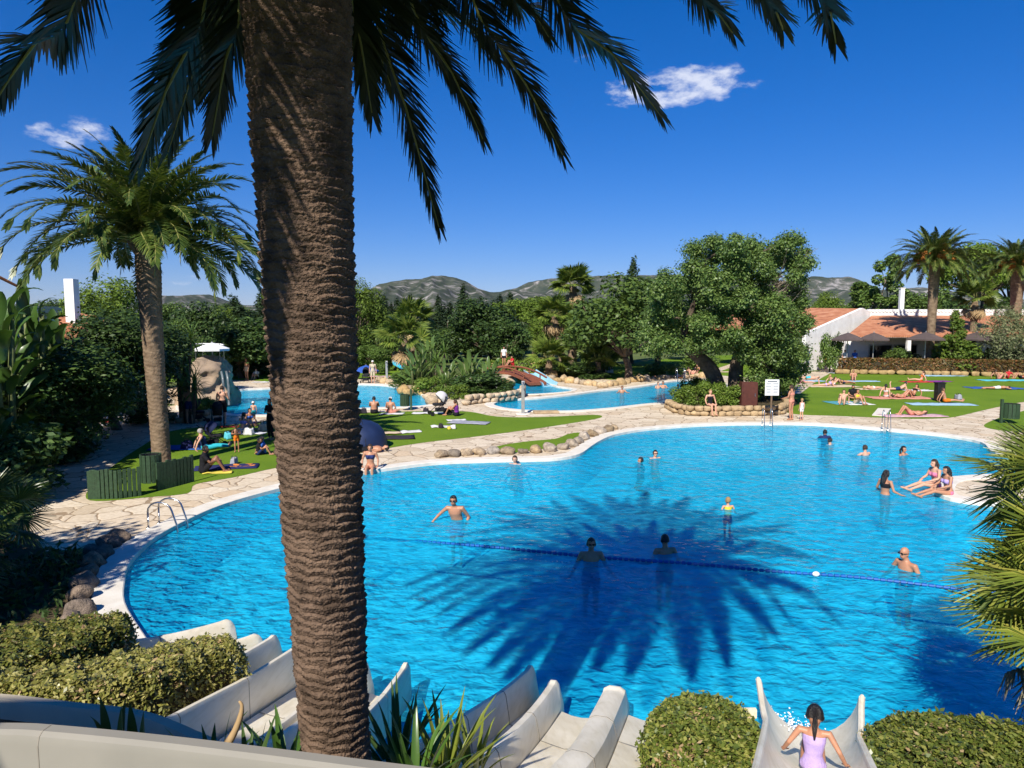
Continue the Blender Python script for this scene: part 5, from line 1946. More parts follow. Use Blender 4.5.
# ================================================================== buildings
def roof_mat():
    m, nt, out = newmat('terracotta_tiles')
    tc_ = nt.n('ShaderNodeTexCoord')
    br = nt.n('ShaderNodeTexWave', wave_type='BANDS', bands_direction='X')
    br.inputs['Scale'].default_value = 1.6
    br.inputs['Distortion'].default_value = 0.3
    nt.l(tc_.outputs['Object'], br.inputs['Vector'])
    n1 = nt.n('ShaderNodeTexNoise')
    n1.inputs['Scale'].default_value = 1.4
    n1.inputs['Detail'].default_value = 8
    nt.l(tc_.outputs['Object'], n1.inputs['Vector'])
    r = ramp(nt, n1.outputs['Fac'], [(0.3, (0.34, 0.12, 0.055)), (0.5, (0.47, 0.19, 0.09)), (0.7, (0.55, 0.27, 0.15))])
    b = nt.n('ShaderNodeBsdfPrincipled')
    b.inputs['Roughness'].default_value = 0.85
    bp = nt.n('ShaderNodeBump')
    bp.inputs['Strength'].default_value = 0.6
    bp.inputs['Distance'].default_value = 0.08
    nt.l(br.outputs['Fac'], bp.inputs['Height'])
    nt.l(bp.outputs['Normal'], b.inputs['Normal'])
    nt.l(r.outputs['Color'], b.inputs['Base Color'])
    nt.l(b.outputs['BSDF'], out.inputs['Surface'])
    return m


TERRA = roof_mat()
DARKIN = mat('shaded_interior', (0.05, 0.045, 0.04), 0.8)
GLASS = mat('window_glass', (0.02, 0.025, 0.03), 0.06, spec=0.6)

club = thing('clubhouse', 'white clubhouse with two terracotta tiled roofs and a gable beyond the right lawn', 'building', (0, 0, 0))
# hall: front wall at y=70, eave overhanging at y=67.5
xL, xR = gx(846, 64.5) + 1.4, gx(1110, 69)
yF, yE, yRg = 67.6, 64.5, 73.0
zE, zR = P(900, 335.5, yE).z, P(900, 315.5, yRg).z
mb = MB()
mb.box(((xL + 6 + xR) / 2, (yF + yRg) / 2, 1.55), (xR - xL - 6, yRg - yF, 3.1))
mb.box((xL + 3.0, yF + 0.15, 1.5), (6, 0.3, 3.0))
mb.build('wall', WHITE, club)
mb = MB()
mb.add([(xL - 1.4, yE, zE), (xR, yE, zE), (xR, yRg, zR), (gx(870, yRg), yRg, zR), (xL - 1.4, yE, zE - 0.16), (xR, yE, zE - 0.16), (xR, yRg, zR - 0.16), (gx(870, yRg), yRg, zR - 0.16)],
       [(0, 1, 2, 3), (7, 6, 5, 4), (0, 4, 5, 1), (1, 5, 6, 2), (2, 6, 7, 3), (3, 7, 4, 0)])
mb.build('roof', TERRA, club)
mb = MB()
zp = P(900, 310.5, yRg + 0.3).z
mb.box(((gx(866, yRg) + xR) / 2, yRg + 0.25, (zp + 1.0) / 2), (xR - gx(866, yRg), 0.3, zp - 1.0))
for k in range(60):
    x = gx(868, yRg) + (xR - gx(868, yRg) - 0.2) * k / 60
    mb.tube([(x, yRg + 0.02, zp - 0.02), (x, yRg + 0.48, zp - 0.02)], 0.16, 6)
mb.build('ridge_wall', WHITE, club)
# gable wing: a white wall running back at an angle, its sloping top carrying the second roof
A_, B_ = Vector((gx(804, 65.5), 65.5, 0)), Vector((gx(871, 73.4), 73.4, 0))
dw = (B_ - A_).normalized()
nw = Vector((-dw.y, dw.x, 0))


def on_wall(px, py):
    # the point of the wall's plane seen at (px, py)
    r_ = ray(px, py)
    n_ = Vector((dw.y, -dw.x, 0))
    t_ = (A_.dot(n_)) / (r_.dot(n_))
    return Vector((0, 0, CAMZ)) + r_ * t_


w1, w2_, w3 = on_wall(806, 333.5), on_wall(863, 308), on_wall(871, 312)
mb = MB()
loop = [Vector((w1.x, w1.y, 0)), Vector((w3.x, w3.y, 0)), w3, w2_, w1]
mb.add(loop + [p_ + nw * 0.35 for p_ in loop], [(0, 1, 2, 3, 4), (9, 8, 7, 6, 5)] + [(i, 5 + i, 5 + (i + 1) % 5, (i + 1) % 5) for i in range(5)])
mb.build('gable_wall', WHITE, club)
mb = MB()
e1, e2 = w1 + Vector((0, 0, -0.10)) + nw * 0.36, w2_ + Vector((0, 0, -0.05)) + nw * 0.36
f1, f2 = e1 + nw * 12 + Vector((0, 0, 0.6)), e2 + nw * 12 + Vector((0, 0, 0.3))
mb.add([e1, e2, f2, f1] + [p_ - Vector((0, 0, 0.18)) for p_ in (e1, e2, f2, f1)], [(0, 1, 2, 3), (7, 6, 5, 4), (0, 4, 5, 1), (1, 5, 6, 2), (2, 6, 7, 3), (3, 7, 4, 0)])
mb.build('gable_roof', TERRA, club)
for k, (px, w, h) in enumerate(((880, 2.2, 2.2), (905, 2.2, 2.2), (940, 2.0, 2.2), (985, 2.6, 1.6))):
    mb = MB()
    x = gx(px, yF)
    mb.box((x, yF - 0.03, 0.2 + h / 2), (w, 0.10, h))
    f_ = mb.build('window', GREYSTEEL, club)
    mb = MB()
    mb.box((x, yF - 0.09, 0.2 + h / 2), (w - 0.2, 0.06, h - 0.2))
    mb.build('pane', GLASS, f_)
for px in (847, 908, 1000):
    mb = MB()
    mb.box((gx(px, 64.8), 64.8, zE / 2 - 0.1), (0.32, 0.32, zE - 0.2))
    mb.build('terrace_column', WHITE, club)
mb = MB()
c = P(902, 289, 76)
mb.box((c.x, 76, c.z - 1.2), (0.42, 0.42, 2.6), bev=0.02)
mb.box((c.x, 76, c.z + 0.08), (0.52, 0.52, 0.10))
mb.build('chimney', WHITE, club)

# white house at the left behind the trees
hs = thing('white_house', 'white house with a tall white chimney behind the left garden trees', 'building', (0, 0, 0))
mb = MB()
mb.box((gx(-60, 40), 42, 2.8), (8, 6, 5.6))
mb.build('wall', WHITE, hs)
mb = MB()
p1, p2 = P(2, 272, 38.6), P(30, 282, 38.6)
mb.add([(gx(-130, 38.6), 38.6, p1.z - 0.1), (gx(5, 38.6), 38.6, p1.z - 0.2), (gx(34, 38.6), 38.6, p2.z - 0.5), (gx(31, 46), 46, p2.z - 0.3), (gx(2, 46), 46, p1.z + 0.1), (gx(-130, 46), 46, p1.z)],
       [(0, 1, 4, 5), (1, 2, 3, 4)])
mb.build('roof', TERRA, hs)
mb = MB()
ct = P(71, 279, 39)
mb.box((ct.x, 39, ct.z - 2.2), (0.52, 0.52, 4.4), bev=0.02)
mb.build('chimney', WHITE, hs)
mb = MB()
rp = P(72, 314, 38.7)
mb.add([(rp.x - 1.2, 38.3, rp.z - 0.4), (rp.x + 0.9, 38.3, rp.z - 0.7), (rp.x + 0.9, 41, rp.z - 0.2), (rp.x - 1.2, 41, rp.z + 0.1), (rp.x - 1.2, 38.3, 0), (rp.x + 0.9, 38.3, 0), (rp.x + 0.9, 41, 0), (rp.x - 1.2, 41, 0)], [(0, 1, 2, 3), (4, 5, 1, 0), (5, 6, 2, 1), (7, 4, 0, 3)])
mb.build('lower_roof', TERRA, hs)

# ================================================================== rocks
ROCK = mat('boulder', (0.46, 0.37, 0.26), 0.9, (0.22, 0.17, 0.125), 2.5, 0.9, 9, 0.15, detail=9, objvar=0.4)
ROCKD = mat('brown_boulder', (0.27, 0.19, 0.13), 0.9, (0.12, 0.09, 0.065), 2.5, 0.9, 9, 0.15, detail=9, objvar=0.35)
STONEW = mat('rubble_stone', (0.56, 0.42, 0.24), 0.9, (0.32, 0.225, 0.13), 3.2, 0.9, 9, 0.15, detail=9, objvar=0.25)


def rock_me(seed, sx, sy, sz, rough=0.18, m=ROCK, sub=3):
    bm = bmesh.new()
    bmesh.ops.create_icosphere(bm, subdivisions=sub, radius=1)
    rg_ = np.random.default_rng(seed)
    ph = rg_.random((7, 3)) * 6.28
    dr = rnd_unit(rg_, 9)
    ct_ = 0.62 + 0.3 * rg_.random(9)
    for v in bm.verts:
        p = np.array(v.co)
        for d_, c_ in zip(dr, ct_):
            q = p @ d_
            if q > c_:
                p = p - d_ * (q - c_) * 0.85
        k = 1 + rough * sum(math.sin((1.4 + 0.7 * i) * p[0] + ph[i][0]) * math.sin((1.6 + 0.6 * i) * p[1] + ph[i][1]) * math.sin((1.3 + 0.8 * i) * p[2] + ph[i][2]) / (1 + 0.4 * i) for i in range(7))
        p = p * k
        v.co = Vector((p[0] * sx, p[1] * sy, p[2] * sz))
    me = bpy.data.meshes.new('rock')
    bm.to_mesh(me)
    bm.free()
    me.materials.append(m)
    me.polygons.foreach_set('use_smooth', [True] * len(me.polygons))
    return me


RK = [rock_me(100 + k, 1, 0.8, 0.72) for k in range(7)]
RKD = [rock_me(200 + k, 1, 0.85, 0.8, m=ROCKD) for k in range(4)]
RKS = [rock_me(300 + k, 1, 0.8, 0.72, m=STONEW, sub=2) for k in range(5)]


def rock(meshes, p, s, label, group, z=0.0):
    o = obj('boulder', random.choice(meshes))
    o.location = (p.x, p.y, z + s * 0.3)
    o.rotation_euler = (random.uniform(-0.3, 0.3), random.uniform(-0.3, 0.3), random.uniform(0, 6.28))
    o.scale = (s, s, s * random.uniform(0.8, 1.1))
    return tag(o, label, 'boulder', group)


for px, py, w in ((442, 456.5, 15), (454, 456, 13), (466, 455, 14), (479, 454.5, 13), (493, 453.5, 13), (508, 453.5, 14), (523, 453, 11), (536, 452, 14), (551, 451, 15), (563, 449, 13), (572, 446.5, 13), (579, 443, 12), (585, 439, 14), (592, 436, 13), (600, 433, 13), (608, 431.5, 12), (614, 429, 9)):
    p = G(px, py)
    rock(RK, p, w / F * p.y * 0.56, 'rounded tan boulder in the curved row along the main pool edge', 'boulders along the main pool edge')
for px, py, w in ((119, 541, 22), (108, 547, 24), (103, 557, 22), (94, 566, 24), (87, 577, 23), (84, 588, 26), (80, 600, 28), (79, 614, 30), (92, 552, 18), (70, 628, 28)):
    p = G(px, py)
    rock(RKD, p, w / F * p.y * 0.55, 'brown boulder in the shaded row beside the curved coping', 'boulders beside the curved coping')
# rocks round the back pools
for k in range(34):
    q = k / 33
    px = 500 + q * 210
    py = np.interp(px, [500, 540, 575, 600, 640, 680, 710], [384, 378.5, 383.5, 387, 381.5, 377.5, 377]) + random.uniform(-0.7, 0.7)
    p = G(px, py)
    rock(RKS, p, random.uniform(0.3, 0.55), 'low ochre rock lining the far side of the middle pool', 'ochre rocks along the middle pool')
for px, py in ((380, 381), (387, 381), (394, 382), (400, 383), (406, 384.5), (411, 386), (415, 388), (404, 390), (410, 391.5), (417, 393), (409, 394.5), (424, 394), (403, 392.5), (430, 400), (437, 401), (432, 404), (440, 404), (392, 383.5), (385, 383)):
    p = G(px, py)
    rock(RKS, p, random.uniform(0.35, 0.6), 'ochre rock at the water edge of the planted island', 'ochre rocks of the planted island')


# dry-stone walls: one thing each, stones modelled inside it
def stone_wall(label, pts, h, s, seed, base=0.0, rows=2, name='stone_wall'):
    rg_ = np.random.default_rng(seed)
    mb = MB()
    pts = [Vector(p) for p in pts]
    L = sum((pts[i + 1] - pts[i]).length for i in range(len(pts) - 1))
    n = max(2, int(L / s))
    cum = [0]
    for i in range(len(pts) - 1):
        cum.append(cum[-1] + (pts[i + 1] - pts[i]).length)
    for r_ in range(rows):
        for k in range(n):
            d = (k + 0.5 * (r_ % 2) + rg_.normal() * 0.12) / n * L
            d = min(max(d, 0), L - 0.01)
            i = max(j for j in range(len(cum)) if cum[j] <= d)
            i = min(i, len(pts) - 2)
            p = pts[i].lerp(pts[i + 1], (d - cum[i]) / (cum[i + 1] - cum[i]))
            dr_ = (pts[i + 1] - pts[i]).normalized()
            bm = bmesh.new()
            bmesh.ops.create_icosphere(bm, subdivisions=2, radius=1)
            ph = rg_.random(3) * 6
            for v in bm.verts:
                c_ = v.co
                kk = 1 + 0.14 * math.sin(3 * c_.x + ph[0]) * math.sin(3 * c_.y + ph[1]) + 0.1 * math.sin(5 * c_.z + ph[2])
                v.co = Vector([math.copysign(abs(x) ** 0.6, x) for x in c_]) * kk
            mm = Matrix.Translation((p.x, p.y, base + h * (r_ + 0.5) / rows)) @ Matrix.Rotation(math.atan2(dr_.y, dr_.x), 4, 'Z') @ Matrix.Diagonal((s * 0.5 * (0.9 + 0.3 * rg_.random()), 0.2, h / rows * 0.52, 1))
            mb.bm(bm, mm)
    return tag(mb.build(name, STONEW, None, True), label, 'wall')


stone_wall('low ochre stone wall ringing the carob tree beside the pool deck', [G(a, b) for a, b in ((668, 408), (676, 413), (690, 415.5), (715, 416), (740, 415.5), (762, 415.5), (780, 414.5), (788, 410), (784, 405))], 0.5, 0.42, 1)
stone_wall('ochre stone edging of the planted island facing the middle pool', [G(a, b) for a, b in ((466, 405), (480, 403), (497, 402), (512, 400), (522, 397), (523, 393))], 0.55, 0.5, 2)
stone_wall('pale stone footing under the reddish hedge of the right lawn', [Vector((gx(a, y_), y_, 0)) for a, y_ in ((838, 62.4), (880, 61.7), (930, 60.9), (980, 59.8), (1060, 58.1))], 0.40, 0.7, 3, rows=1)
stone_wall('short ochre stone kerb with plants at the foot of the artificial rock', [G(a, b) for a, b in ((170, 423), (185, 422.5), (200, 421), (216, 419))], 0.5, 0.4, 4)
# bed inside the stone ring
ring = [G(a, b) for a, b in ((672, 407), (690, 413), (715, 414.5), (742, 414.5), (765, 414), (784, 409), (780, 401), (750, 397), (715, 396), (685, 399))]
sheet('tree_bed_soil', [tuple(p[:2]) for p in ring], [], 0.35, SOIL)
for k, (px, py, w, h) in enumerate(((684, 409, 1.6, 1.0), (697, 411, 1.7, 1.1), (708, 409, 1.5, 1.3), (722, 411, 1.8, 1.15), (735, 411.5, 1.6, 1.1), (693, 402, 1.8, 1.2), (765, 406, 1.6, 1.0), (748, 408, 1.5, 0.8))):
    p = G(px, py)
    plant('bush_bright' if k < 6 else 'bush_mid', 'shrub', 'low green shrub growing in the stone ring under the carob tree', 'shrub', (p.x, p.y, 0.3), h, w, 'shrubs in the carob stone ring')
for k, (px, py, w, h) in enumerate(((192, 418, 1.2, .9), (203, 417, 1.2, .8), (212, 416, 1.0, .8))):
    p = G(px, py)
    plant('bush_bright', 'shrub', 'small yellow-green shrub behind the kerb below the artificial rock', 'shrub', (p.x, p.y, 0.15), h, w, 'shrubs below the artificial rock')

# artificial rock with a waterfall
RB = mat('artificial_rock', (0.50, 0.37, 0.24), 0.9, (0.22, 0.17, 0.13), 0.55, 1.0, 3.2, 0.15, detail=10)
FALL = mat('falling_water', (0.17, 0.205, 0.22), 0.2, (0.08, 0.095, 0.10), 3.0, 0.4, 9)
t = thing('rock_slide', 'tall artificial sandstone rock with a small waterfall into the back pool', 'artificial rock', (0, 0, 0))
mb = MB()
ry = 40.0
vs, fs = [], []
prof = [(188, 412), (190, 392), (194, 378), (200, 364), (207, 356), (216, 354), (224, 360), (229, 366), (232, 378), (235, 392), (240, 406)]
for px, py, s1, s2, sd in ((201, 398, (1.75, 1.4, 1.1), 0, 1), (205, 383, (1.45, 1.3, 1.2), 0, 2), (209, 370, (1.2, 1.2, 0.8), 0, 3), (221, 390, (1.15, 1.3, 1.5), 0, 4), (193, 404, (0.9, 1.0, 0.7), 0, 5), (230, 404, (0.6, 1.0, 0.6), 0, 6), (219, 373, (0.9, 1.1, 0.6), 0, 7)):
    c = P(px, py, ry + (1.0 if px > 215 else 0))
    me = rock_me(400 + sd, *s1, rough=0.22, m=RB, sub=4)
    mb.add([v.co + c for v in me.vertices], [tuple(p.vertices) for p in me.polygons])
    bpy.data.meshes.remove(me)
o = mb.build('rock', RB, t, True)
rm = o.modifiers.new('r', 'REMESH')
rm.mode = 'VOXEL'
rm.voxel_size = 0.12
dg = bpy.context.evaluated_depsgraph_get()
me = bpy.data.meshes.new_from_object(o.evaluated_get(dg))
o.modifiers.clear()
o.data = me
from mathutils import noise as mnoise
for v in me.vertices:
    q_ = v.co * 1.1
    v.co += v.normal * (0.22 * mnoise.noise(q_) + 0.13 * mnoise.noise(q_ * 2.3) + 0.08 * mnoise.noise(q_ * 5.1) - 0.12 * abs(mnoise.noise(q_ * 1.7 + Vector((5, 1, 2)))))
me.polygons.foreach_set('use_smooth', [True] * len(me.polygons))
for px0, px1 in ((221, 223), (226, 229)):
    mb = MB()
    pts = [P(px0, 371, ry - 0.6), P(px0 + 1.5, 378, ry - 0.9), P(px0 + 2.5, 390, ry - 1.0), P(px0 + 3, 405, ry - 1.1)]
    sw_ = smooth_open(pts, 4)
    vs = []
    for q in sw_:
        vs += [q + Vector((-0.06, 0, 0)), q + Vector((0.06, 0.0, 0)), q + Vector((0.05, 0.05, 0)), q + Vector((-0.05, 0.05, 0))]
    fs = [(4 * i + k, 4 * i + (k + 1) % 4, 4 * i + 4 + (k + 1) % 4, 4 * i + 4 + k) for i in range(len(sw_) - 1) for k in range(4)]
    mb.add(vs, fs)
    mb.build('waterfall', FALL, t, True)
mb = MB()
for px in (196, 203, 220, 224):
    a = P(px, 360, ry)
    mb.tube([a, a + Vector((0, 0, 0.95))], 0.03, 6)
mb.tube([P(196, 344, ry), P(203, 343.5, ry), P(220, 344, ry)], 0.025, 6)
mb.tube([P(220, 344, ry), P(224, 345, ry)], 0.025, 6)
mb.build('handrail', STEEL, t)

# ================================================================== parasols
def parasol(label, px, pytop, y, w, h_can, m, tilt=0.0, sides=8, name='parasol', group=None, zb=0.0, pole=True):
    c = P(px, pytop, y)
    t = thing(name, label, 'parasol', (c.x, y, zb), 0, group)
    H = c.z - zb
    r = w / 2
    mb = MB()
    prof_ = [(0.01, H), (r * 0.5, H - h_can * 0.42), (r, H - h_can), (r * 0.995, H - h_can - 0.12), (r * 0.98, H - h_can - 0.10), (r * 0.49, H - h_can * 0.42 - 0.03), (0.01, H - 0.04)]
    mb.lathe(prof_, (0, 0, 0), sides)
    mb.build('canopy', m, t)
    mb = MB()
    mb.tube([(0, 0, 0), (0, 0, H + 0.08)], 0.03 if w < 2.4 else 0.045, 8)
    mb.build('pole', GREYSTEEL, t)
    return t


PWHITE = mat('white_canvas', (0.78, 0.79, 0.78), 0.8, (0.72, 0.73, 0.73), 2)
PDARK = mat('taupe_canvas', (0.10, 0.075, 0.07), 0.85, (0.075, 0.057, 0.053), 2)
PBLUE = mat('blue_canvas', (0.03, 0.10, 0.42), 0.75, (0.025, 0.08, 0.33), 3)
PTURQ = mat('turquoise_canvas', (0.03, 0.45, 0.62), 0.75, (0.03, 0.36, 0.52), 3)
zrk = P(212, 362, 40).z
parasol('wide white parasol on top of the artificial rock', 212, 342.5, 40, 1.95, 0.34, PWHITE, zb=zrk - 0.4)
parasol('blue parasol on the far side of the back pool', 366, 365, 57, 2.1, 0.45, PBLUE)
pt = parasol('turquoise parasol tilted beside the planted island', 399, 357, 60, 1.9, 0.5, PTURQ)
pt.rotation_euler = (R(12), R(20), 0)
for px, y, lab in ((848, 62.9, 'dark terrace parasol in front of the white gable'), (874, 63.1, 'dark terrace parasol second from the gable'), (926, 61.9, 'dark terrace parasol beside the date palm trunk'), (977, 62.2, 'dark terrace parasol beside the olive tree')):
    parasol(lab, px, 332.5 if px < 900 else 332, y, 2.9 if px < 900 else 3.4, 0.6, PDARK, sides=6, group='dark parasols on the terrace')

# terrace furniture
CH = mat('dark_rattan', (0.035, 0.03, 0.028), 0.7)
NAVY = mat('navy_cloth', (0.018, 0.028, 0.09), 0.8, (0.012, 0.018, 0.06), 6)


def chair_proto():
    t = thing('terrace_chair', 'dark terrace chair at the low hedge', 'chair', (0, 0, 0))
    mb = MB(); mb.box((0, 0, 0.45), (0.5, 0.5, 0.07), bev=0.02); mb.build('seat', CH, t)
    mb = MB(); mb.box((0, 0.23, 0.72), (0.5, 0.05, 0.5), bev=0.02); mb.build('backrest', CH, t)
    for sx in (-1, 1):
        for sy in (-1, 1):
            mb = MB(); mb.tube([(sx * 0.22, sy * 0.22, 0), (sx * 0.22, sy * 0.22, 0.43)], 0.02, 6); mb.build('leg', CH, t)
    return t


def table_proto():
    t = thing('terrace_table', 'dark round terrace table behind the low hedge', 'table', (0, 0, 0))
    mb = MB(); mb.lathe([(0.0, 0.74), (0.45, 0.74), (0.45, 0.70), (0.0, 0.70)], n=18); mb.build('table_top', CH, t)
    mb = MB(); mb.tube([(0, 0, 0.03), (0, 0, 0.70)], 0.035, 8); mb.build('pedestal', CH, t)
    mb = MB(); mb.lathe([(0.0, 0.04), (0.28, 0.03), (0.28, 0.0), (0.0, 0.0)], n=14); mb.build('base', CH, t)
    return t


ch0, tb0 = chair_proto(), table_proto()
first = True
for px in (872, 880, 890, 897, 912, 944, 950, 960, 968, 985, 996):
    pos = (gx(px, 62.2 + (px % 3) * 0.5), 62.2 + (px % 3) * 0.5, 0.3)
    if first:
        ch0.location = pos
        ch0['group'] = 'dark chairs on the terrace'
        first = False
    else:
        dup(ch0, pos, random.uniform(0, 6.28), group='dark chairs on the terrace')
first = True
for px in (876, 893, 947, 964, 990):
    pos = (gx(px, 63.4), 63.4, 0.3)
    if first:
        tb0.location = pos
        tb0['group'] = 'dark tables on the terrace'
        first = False
    else:
        dup(tb0, pos, 0, group='dark tables on the terrace')

# ================================================================== bins, posts, signs, ladders
def slat_bin(label, p, r=0.24, h=0.75, z=0.0, name='litter_bin', rz=0.0, post=True):
    t = thing(name, label, 'litter bin', (p.x, p.y, z), rz)
    for k in range(14):
        a = 2 * math.pi * k / 14
        mb = MB()
        mb.box((0, 0, 0), (2 * math.pi * r / 14 * 0.88, 0.03, h), bev=0.006)
        o = mb.build('slat', DKGREEN, t)
        o.matrix_local = Matrix.Translation((r * math.cos(a), r * math.sin(a), 0.22 + h / 2)) @ Matrix.Rotation(a + math.pi / 2, 4, 'Z')
    mb = MB()
    mb.lathe([(0.0, 0.26), (r - 0.02, 0.26), (r - 0.02, 0.2 + h), (r - 0.045, 0.2 + h), (r - 0.05, 0.3), (0.0, 0.3)], n=16)
    mb.build('liner', BLACKP, t)
    if post:
        mb = MB()
        mb.box((-r - 0.09, 0, 0.55), (0.10, 0.12, 1.15), bev=0.01)
        mb.build('post', DKGREEN, t)
    return t


p = G(152, 489)
slat_bin('round slatted green bin at the corner of the palm surround', p, 0.27, 0.80, name='litter_bin', post=False)
p = G(1010, 423)
slat_bin('green slatted bin on a post on the corner lawn by the path', p, 0.34, 0.7, rz=0.0)
p = G(405, 410)
slat_bin('dark green bin on a post at the edge of the back pool', p, 0.24, 0.62, rz=math.pi)

# green palisade round the left palm
t = thing('palm_surround', 'green wooden board surround at the foot of the left palm', 'planter', (0, 0, 0))


def palisade(pts, h, n):
    mb = MB()
    pts = [Vector(p) for p in pts]
    for k in range(n):
        q = (k + 0.5) / n * (len(pts) - 1)
        i = min(int(q), len(pts) - 2)
        p_ = pts[i].lerp(pts[i + 1], q - i)
        d_ = (pts[i + 1] - pts[i])
        w_ = sum((pts[j + 1] - pts[j]).length for j in range(len(pts) - 1)) / n
        mb.box((p_.x, p_.y, (h - 0.05) / 2 + random.uniform(-0.03, 0.03)), (w_ * 0.93, 0.06, h + 0.05), math.atan2(d_.y, d_.x), bev=0.012)
    return mb


palisade([G(89, 499), G(100, 499), G(120, 498.5), G(142, 495.5)], 0.80, 14).build('front_board_row', DKGREEN, t)
palisade([G(157, 491), G(175, 486.5), G(194, 481.5)], 0.80, 11).build('side_board_row', DKGREEN, t)

# bins of rectangular black type on the right lawn
p = G(939, 401)
t = thing('litter_bin', 'black upright bin with a yellow mark on the right lawn', 'litter bin', (p.x, p.y, 0))
mb = MB(); mb.box((0, 0, 0.55), (0.44, 0.4, 1.0), bev=0.03); mb.build('body', BLACKP, t)
mb = MB(); mb.box((0, 0, 1.08), (0.5, 0.46, 0.07), bev=0.02); mb.build('lid', BLACKP, t)
YEL = mat('yellow_paint', (0.75, 0.62, 0.08), 0.6)
mb = MB(); mb.ell((0.08, -0.205, 0.55), (0.09, 0.006, 0.13)); mb.build('mark', YEL, t)

# shower posts
for px, pyt, pyb, lab in ((523, 381, 414, 'grey shower post on the paving by the middle pool'), (387, 361, 383, 'grey shower post on the far edge of the back pool')):
    p = G(px, pyb)
    ht = P(px, pyt, p.y).z
    t = thing('shower_post', lab, 'shower', (p.x, p.y, 0))
    mb = MB(); mb.box((0, 0, ht / 2), (0.17, 0.14, ht), bev=0.02); mb.build('post', GREYSTEEL, t)
    mb = MB(); mb.tube([(0, -0.05, ht - 0.08), (0, -0.35, ht - 0.02), (0, -0.42, ht - 0.1)], 0.025, 7); sa_ = mb.build('shower_arm', STEEL, t)
    mb = MB(); mb.lathe([(0.0, 0.0), (0.1, -0.02), (0.1, -0.04), (0.0, -0.04)], (0, -0.42, ht - 0.1), 12); mb.build('shower_head', STEEL, sa_)
    mb = MB(); mb.lathe([(0, 0.04), (0.35, 0.04), (0.38, 0.0), (0, 0.0)], n=16); mb.build('foot_slab', COPE, t)
p = G(546, 413)
mb = MB()
mb.box((p.x, p.y, 0.06), (1.3, 0.6, 0.12), 0.1, bev=0.03)
tag(mb.build('foot_basin', ROCK), 'low stone foot basin on the paving beside the shower post', 'foot basin')

# notice board and brown panel
p = G(771, 419)
t = thing('notice_board', 'white pool rules board on a brown post at the deck', 'sign', (p.x, p.y, 0))
zb_, zt2 = P(770, 395.5, p.y).z, P(770, 379.5, p.y).z
mb = MB(); mb.tube([(0, 0.03, 0), (0, 0.03, zt2 - 0.1)], 0.045, 8); mb.build('post', WOODP, t)
mb = MB(); mb.box((0, 0, (zb_ + zt2) / 2), (0.68, 0.03, zt2 - zb_), bev=0.006); pn_ = mb.build('panel', SIGNW, t)
mb = MB()
rg = np.random.default_rng(8)
mb.box((0, -0.0165, zt2 - 0.09), (0.46, 0.003, 0.05))
for k in range(7):
    z = zt2 - 0.19 - k * 0.075
    for j in range(2):
        w_ = 0.20 + 0.06 * rg.random()
        mb.box((-0.17 + 0.34 * j, -0.0165, z), (w_, 0.003, 0.022))
mb.build('lettering', INK, pn_)
p = G(753, 415)
t = thing('equipment_cabinet', 'rust-brown cabinet standing in the stone ring beside the notice board', 'cabinet', (p.x, p.y + 0.8, 0.3))
zt3 = P(752, 382, p.y + 0.8).z - 0.3
mb = MB(); mb.box((0, 0, zt3 / 2), (0.82, 0.45, zt3), bev=0.015); mb.build('body', BROWNP, t)
mb = MB(); mb.box((0.0, -0.235, zt3 / 2), (0.7, 0.02, zt3 - 0.16), bev=0.004); dr0 = mb.build('door', BROWNP, t)
mb = MB(); mb.box((0.26, -0.26, zt3 / 2), (0.03, 0.03, 0.18), bev=0.006); mb.build('handle', STEEL, dr0)

# black anchor-shaped stand
p = G(698, 399)
t = thing('umbrella_stand', 'black anchor-shaped post standing at the middle pool in front of the carob', 'post', (p.x, p.y, 0.0))
zt4 = P(698, 379, p.y).z
mb = MB(); mb.tube([(0, 0, 0.0), (0, 0, zt4)], [0.10, 0.07], 8); mb.build('post', BLACKP, t)
mb = MB()
arc_ = [(0.62 * math.cos(a), 0, 0.25 + 0.45 * math.sin(a)) for a in np.linspace(0, math.pi, 12)]
mb.tube(arc_, 0.07, 7)
mb.build('arch', BLACKP, t)


# ladders
def ladder(label, p, rz, w=0.5, h=0.95, back=0.75, r=0.022, steps=3):
    t = thing('pool_ladder', label, 'pool ladder', (p.x, p.y, 0), rz)
    # local +X points to the water
    for sy in (-1, 1):
        pts = [(-back, sy * w / 2, 0), (-back, sy * w / 2, h * 0.62)]
        for a in np.linspace(math.pi, 0.15, 9):
            pts.append((-back / 2 + back / 2 * math.cos(a) * 1.0, sy * w / 2, h * 0.62 + h * 0.38 * math.sin(a)))
        pts += [(0.10, sy * w / 2, 0.1), (0.16, sy * w / 2, -0.5), (0.16, sy * w / 2, -0.95)]
        mb = MB()
        mb.tube(pts, r, 8)
        hr_ = mb.build('handrail', STEEL, t, True)
        mb = MB()
        mb.lathe([(r, 0.012), (0.05, 0.01), (0.055, 0.0)], (-back, sy * w / 2, 0.0), 12)
        mb.build('foot_flange', STEEL, hr_)
    for k in range(steps):
        mb = MB()
        mb.box((0.16, 0, -0.2 - 0.28 * k), (0.10, w, 0.03), bev=0.006)
        mb.build('step', STEEL, t)
    return t


ladder('curved steel pool ladder at the near left of the pool', G(178, 526.5), R(-8), 0.40, 0.62, 0.62, 0.022)
ladder('slim steel pool ladder on the far edge below the notice board', G(768, 426), R(-95), 0.36, 0.80, 0.35, 0.014)
ladder('slim steel pool ladder on the far edge beside the stone slab', G(887, 431), R(-100), 0.24, 0.90, 0.30, 0.014)
ladder('steel ladder at the far side of the middle pool under the carob', G(681, 381), R(-90), 0.6, 1.0, 0.5)

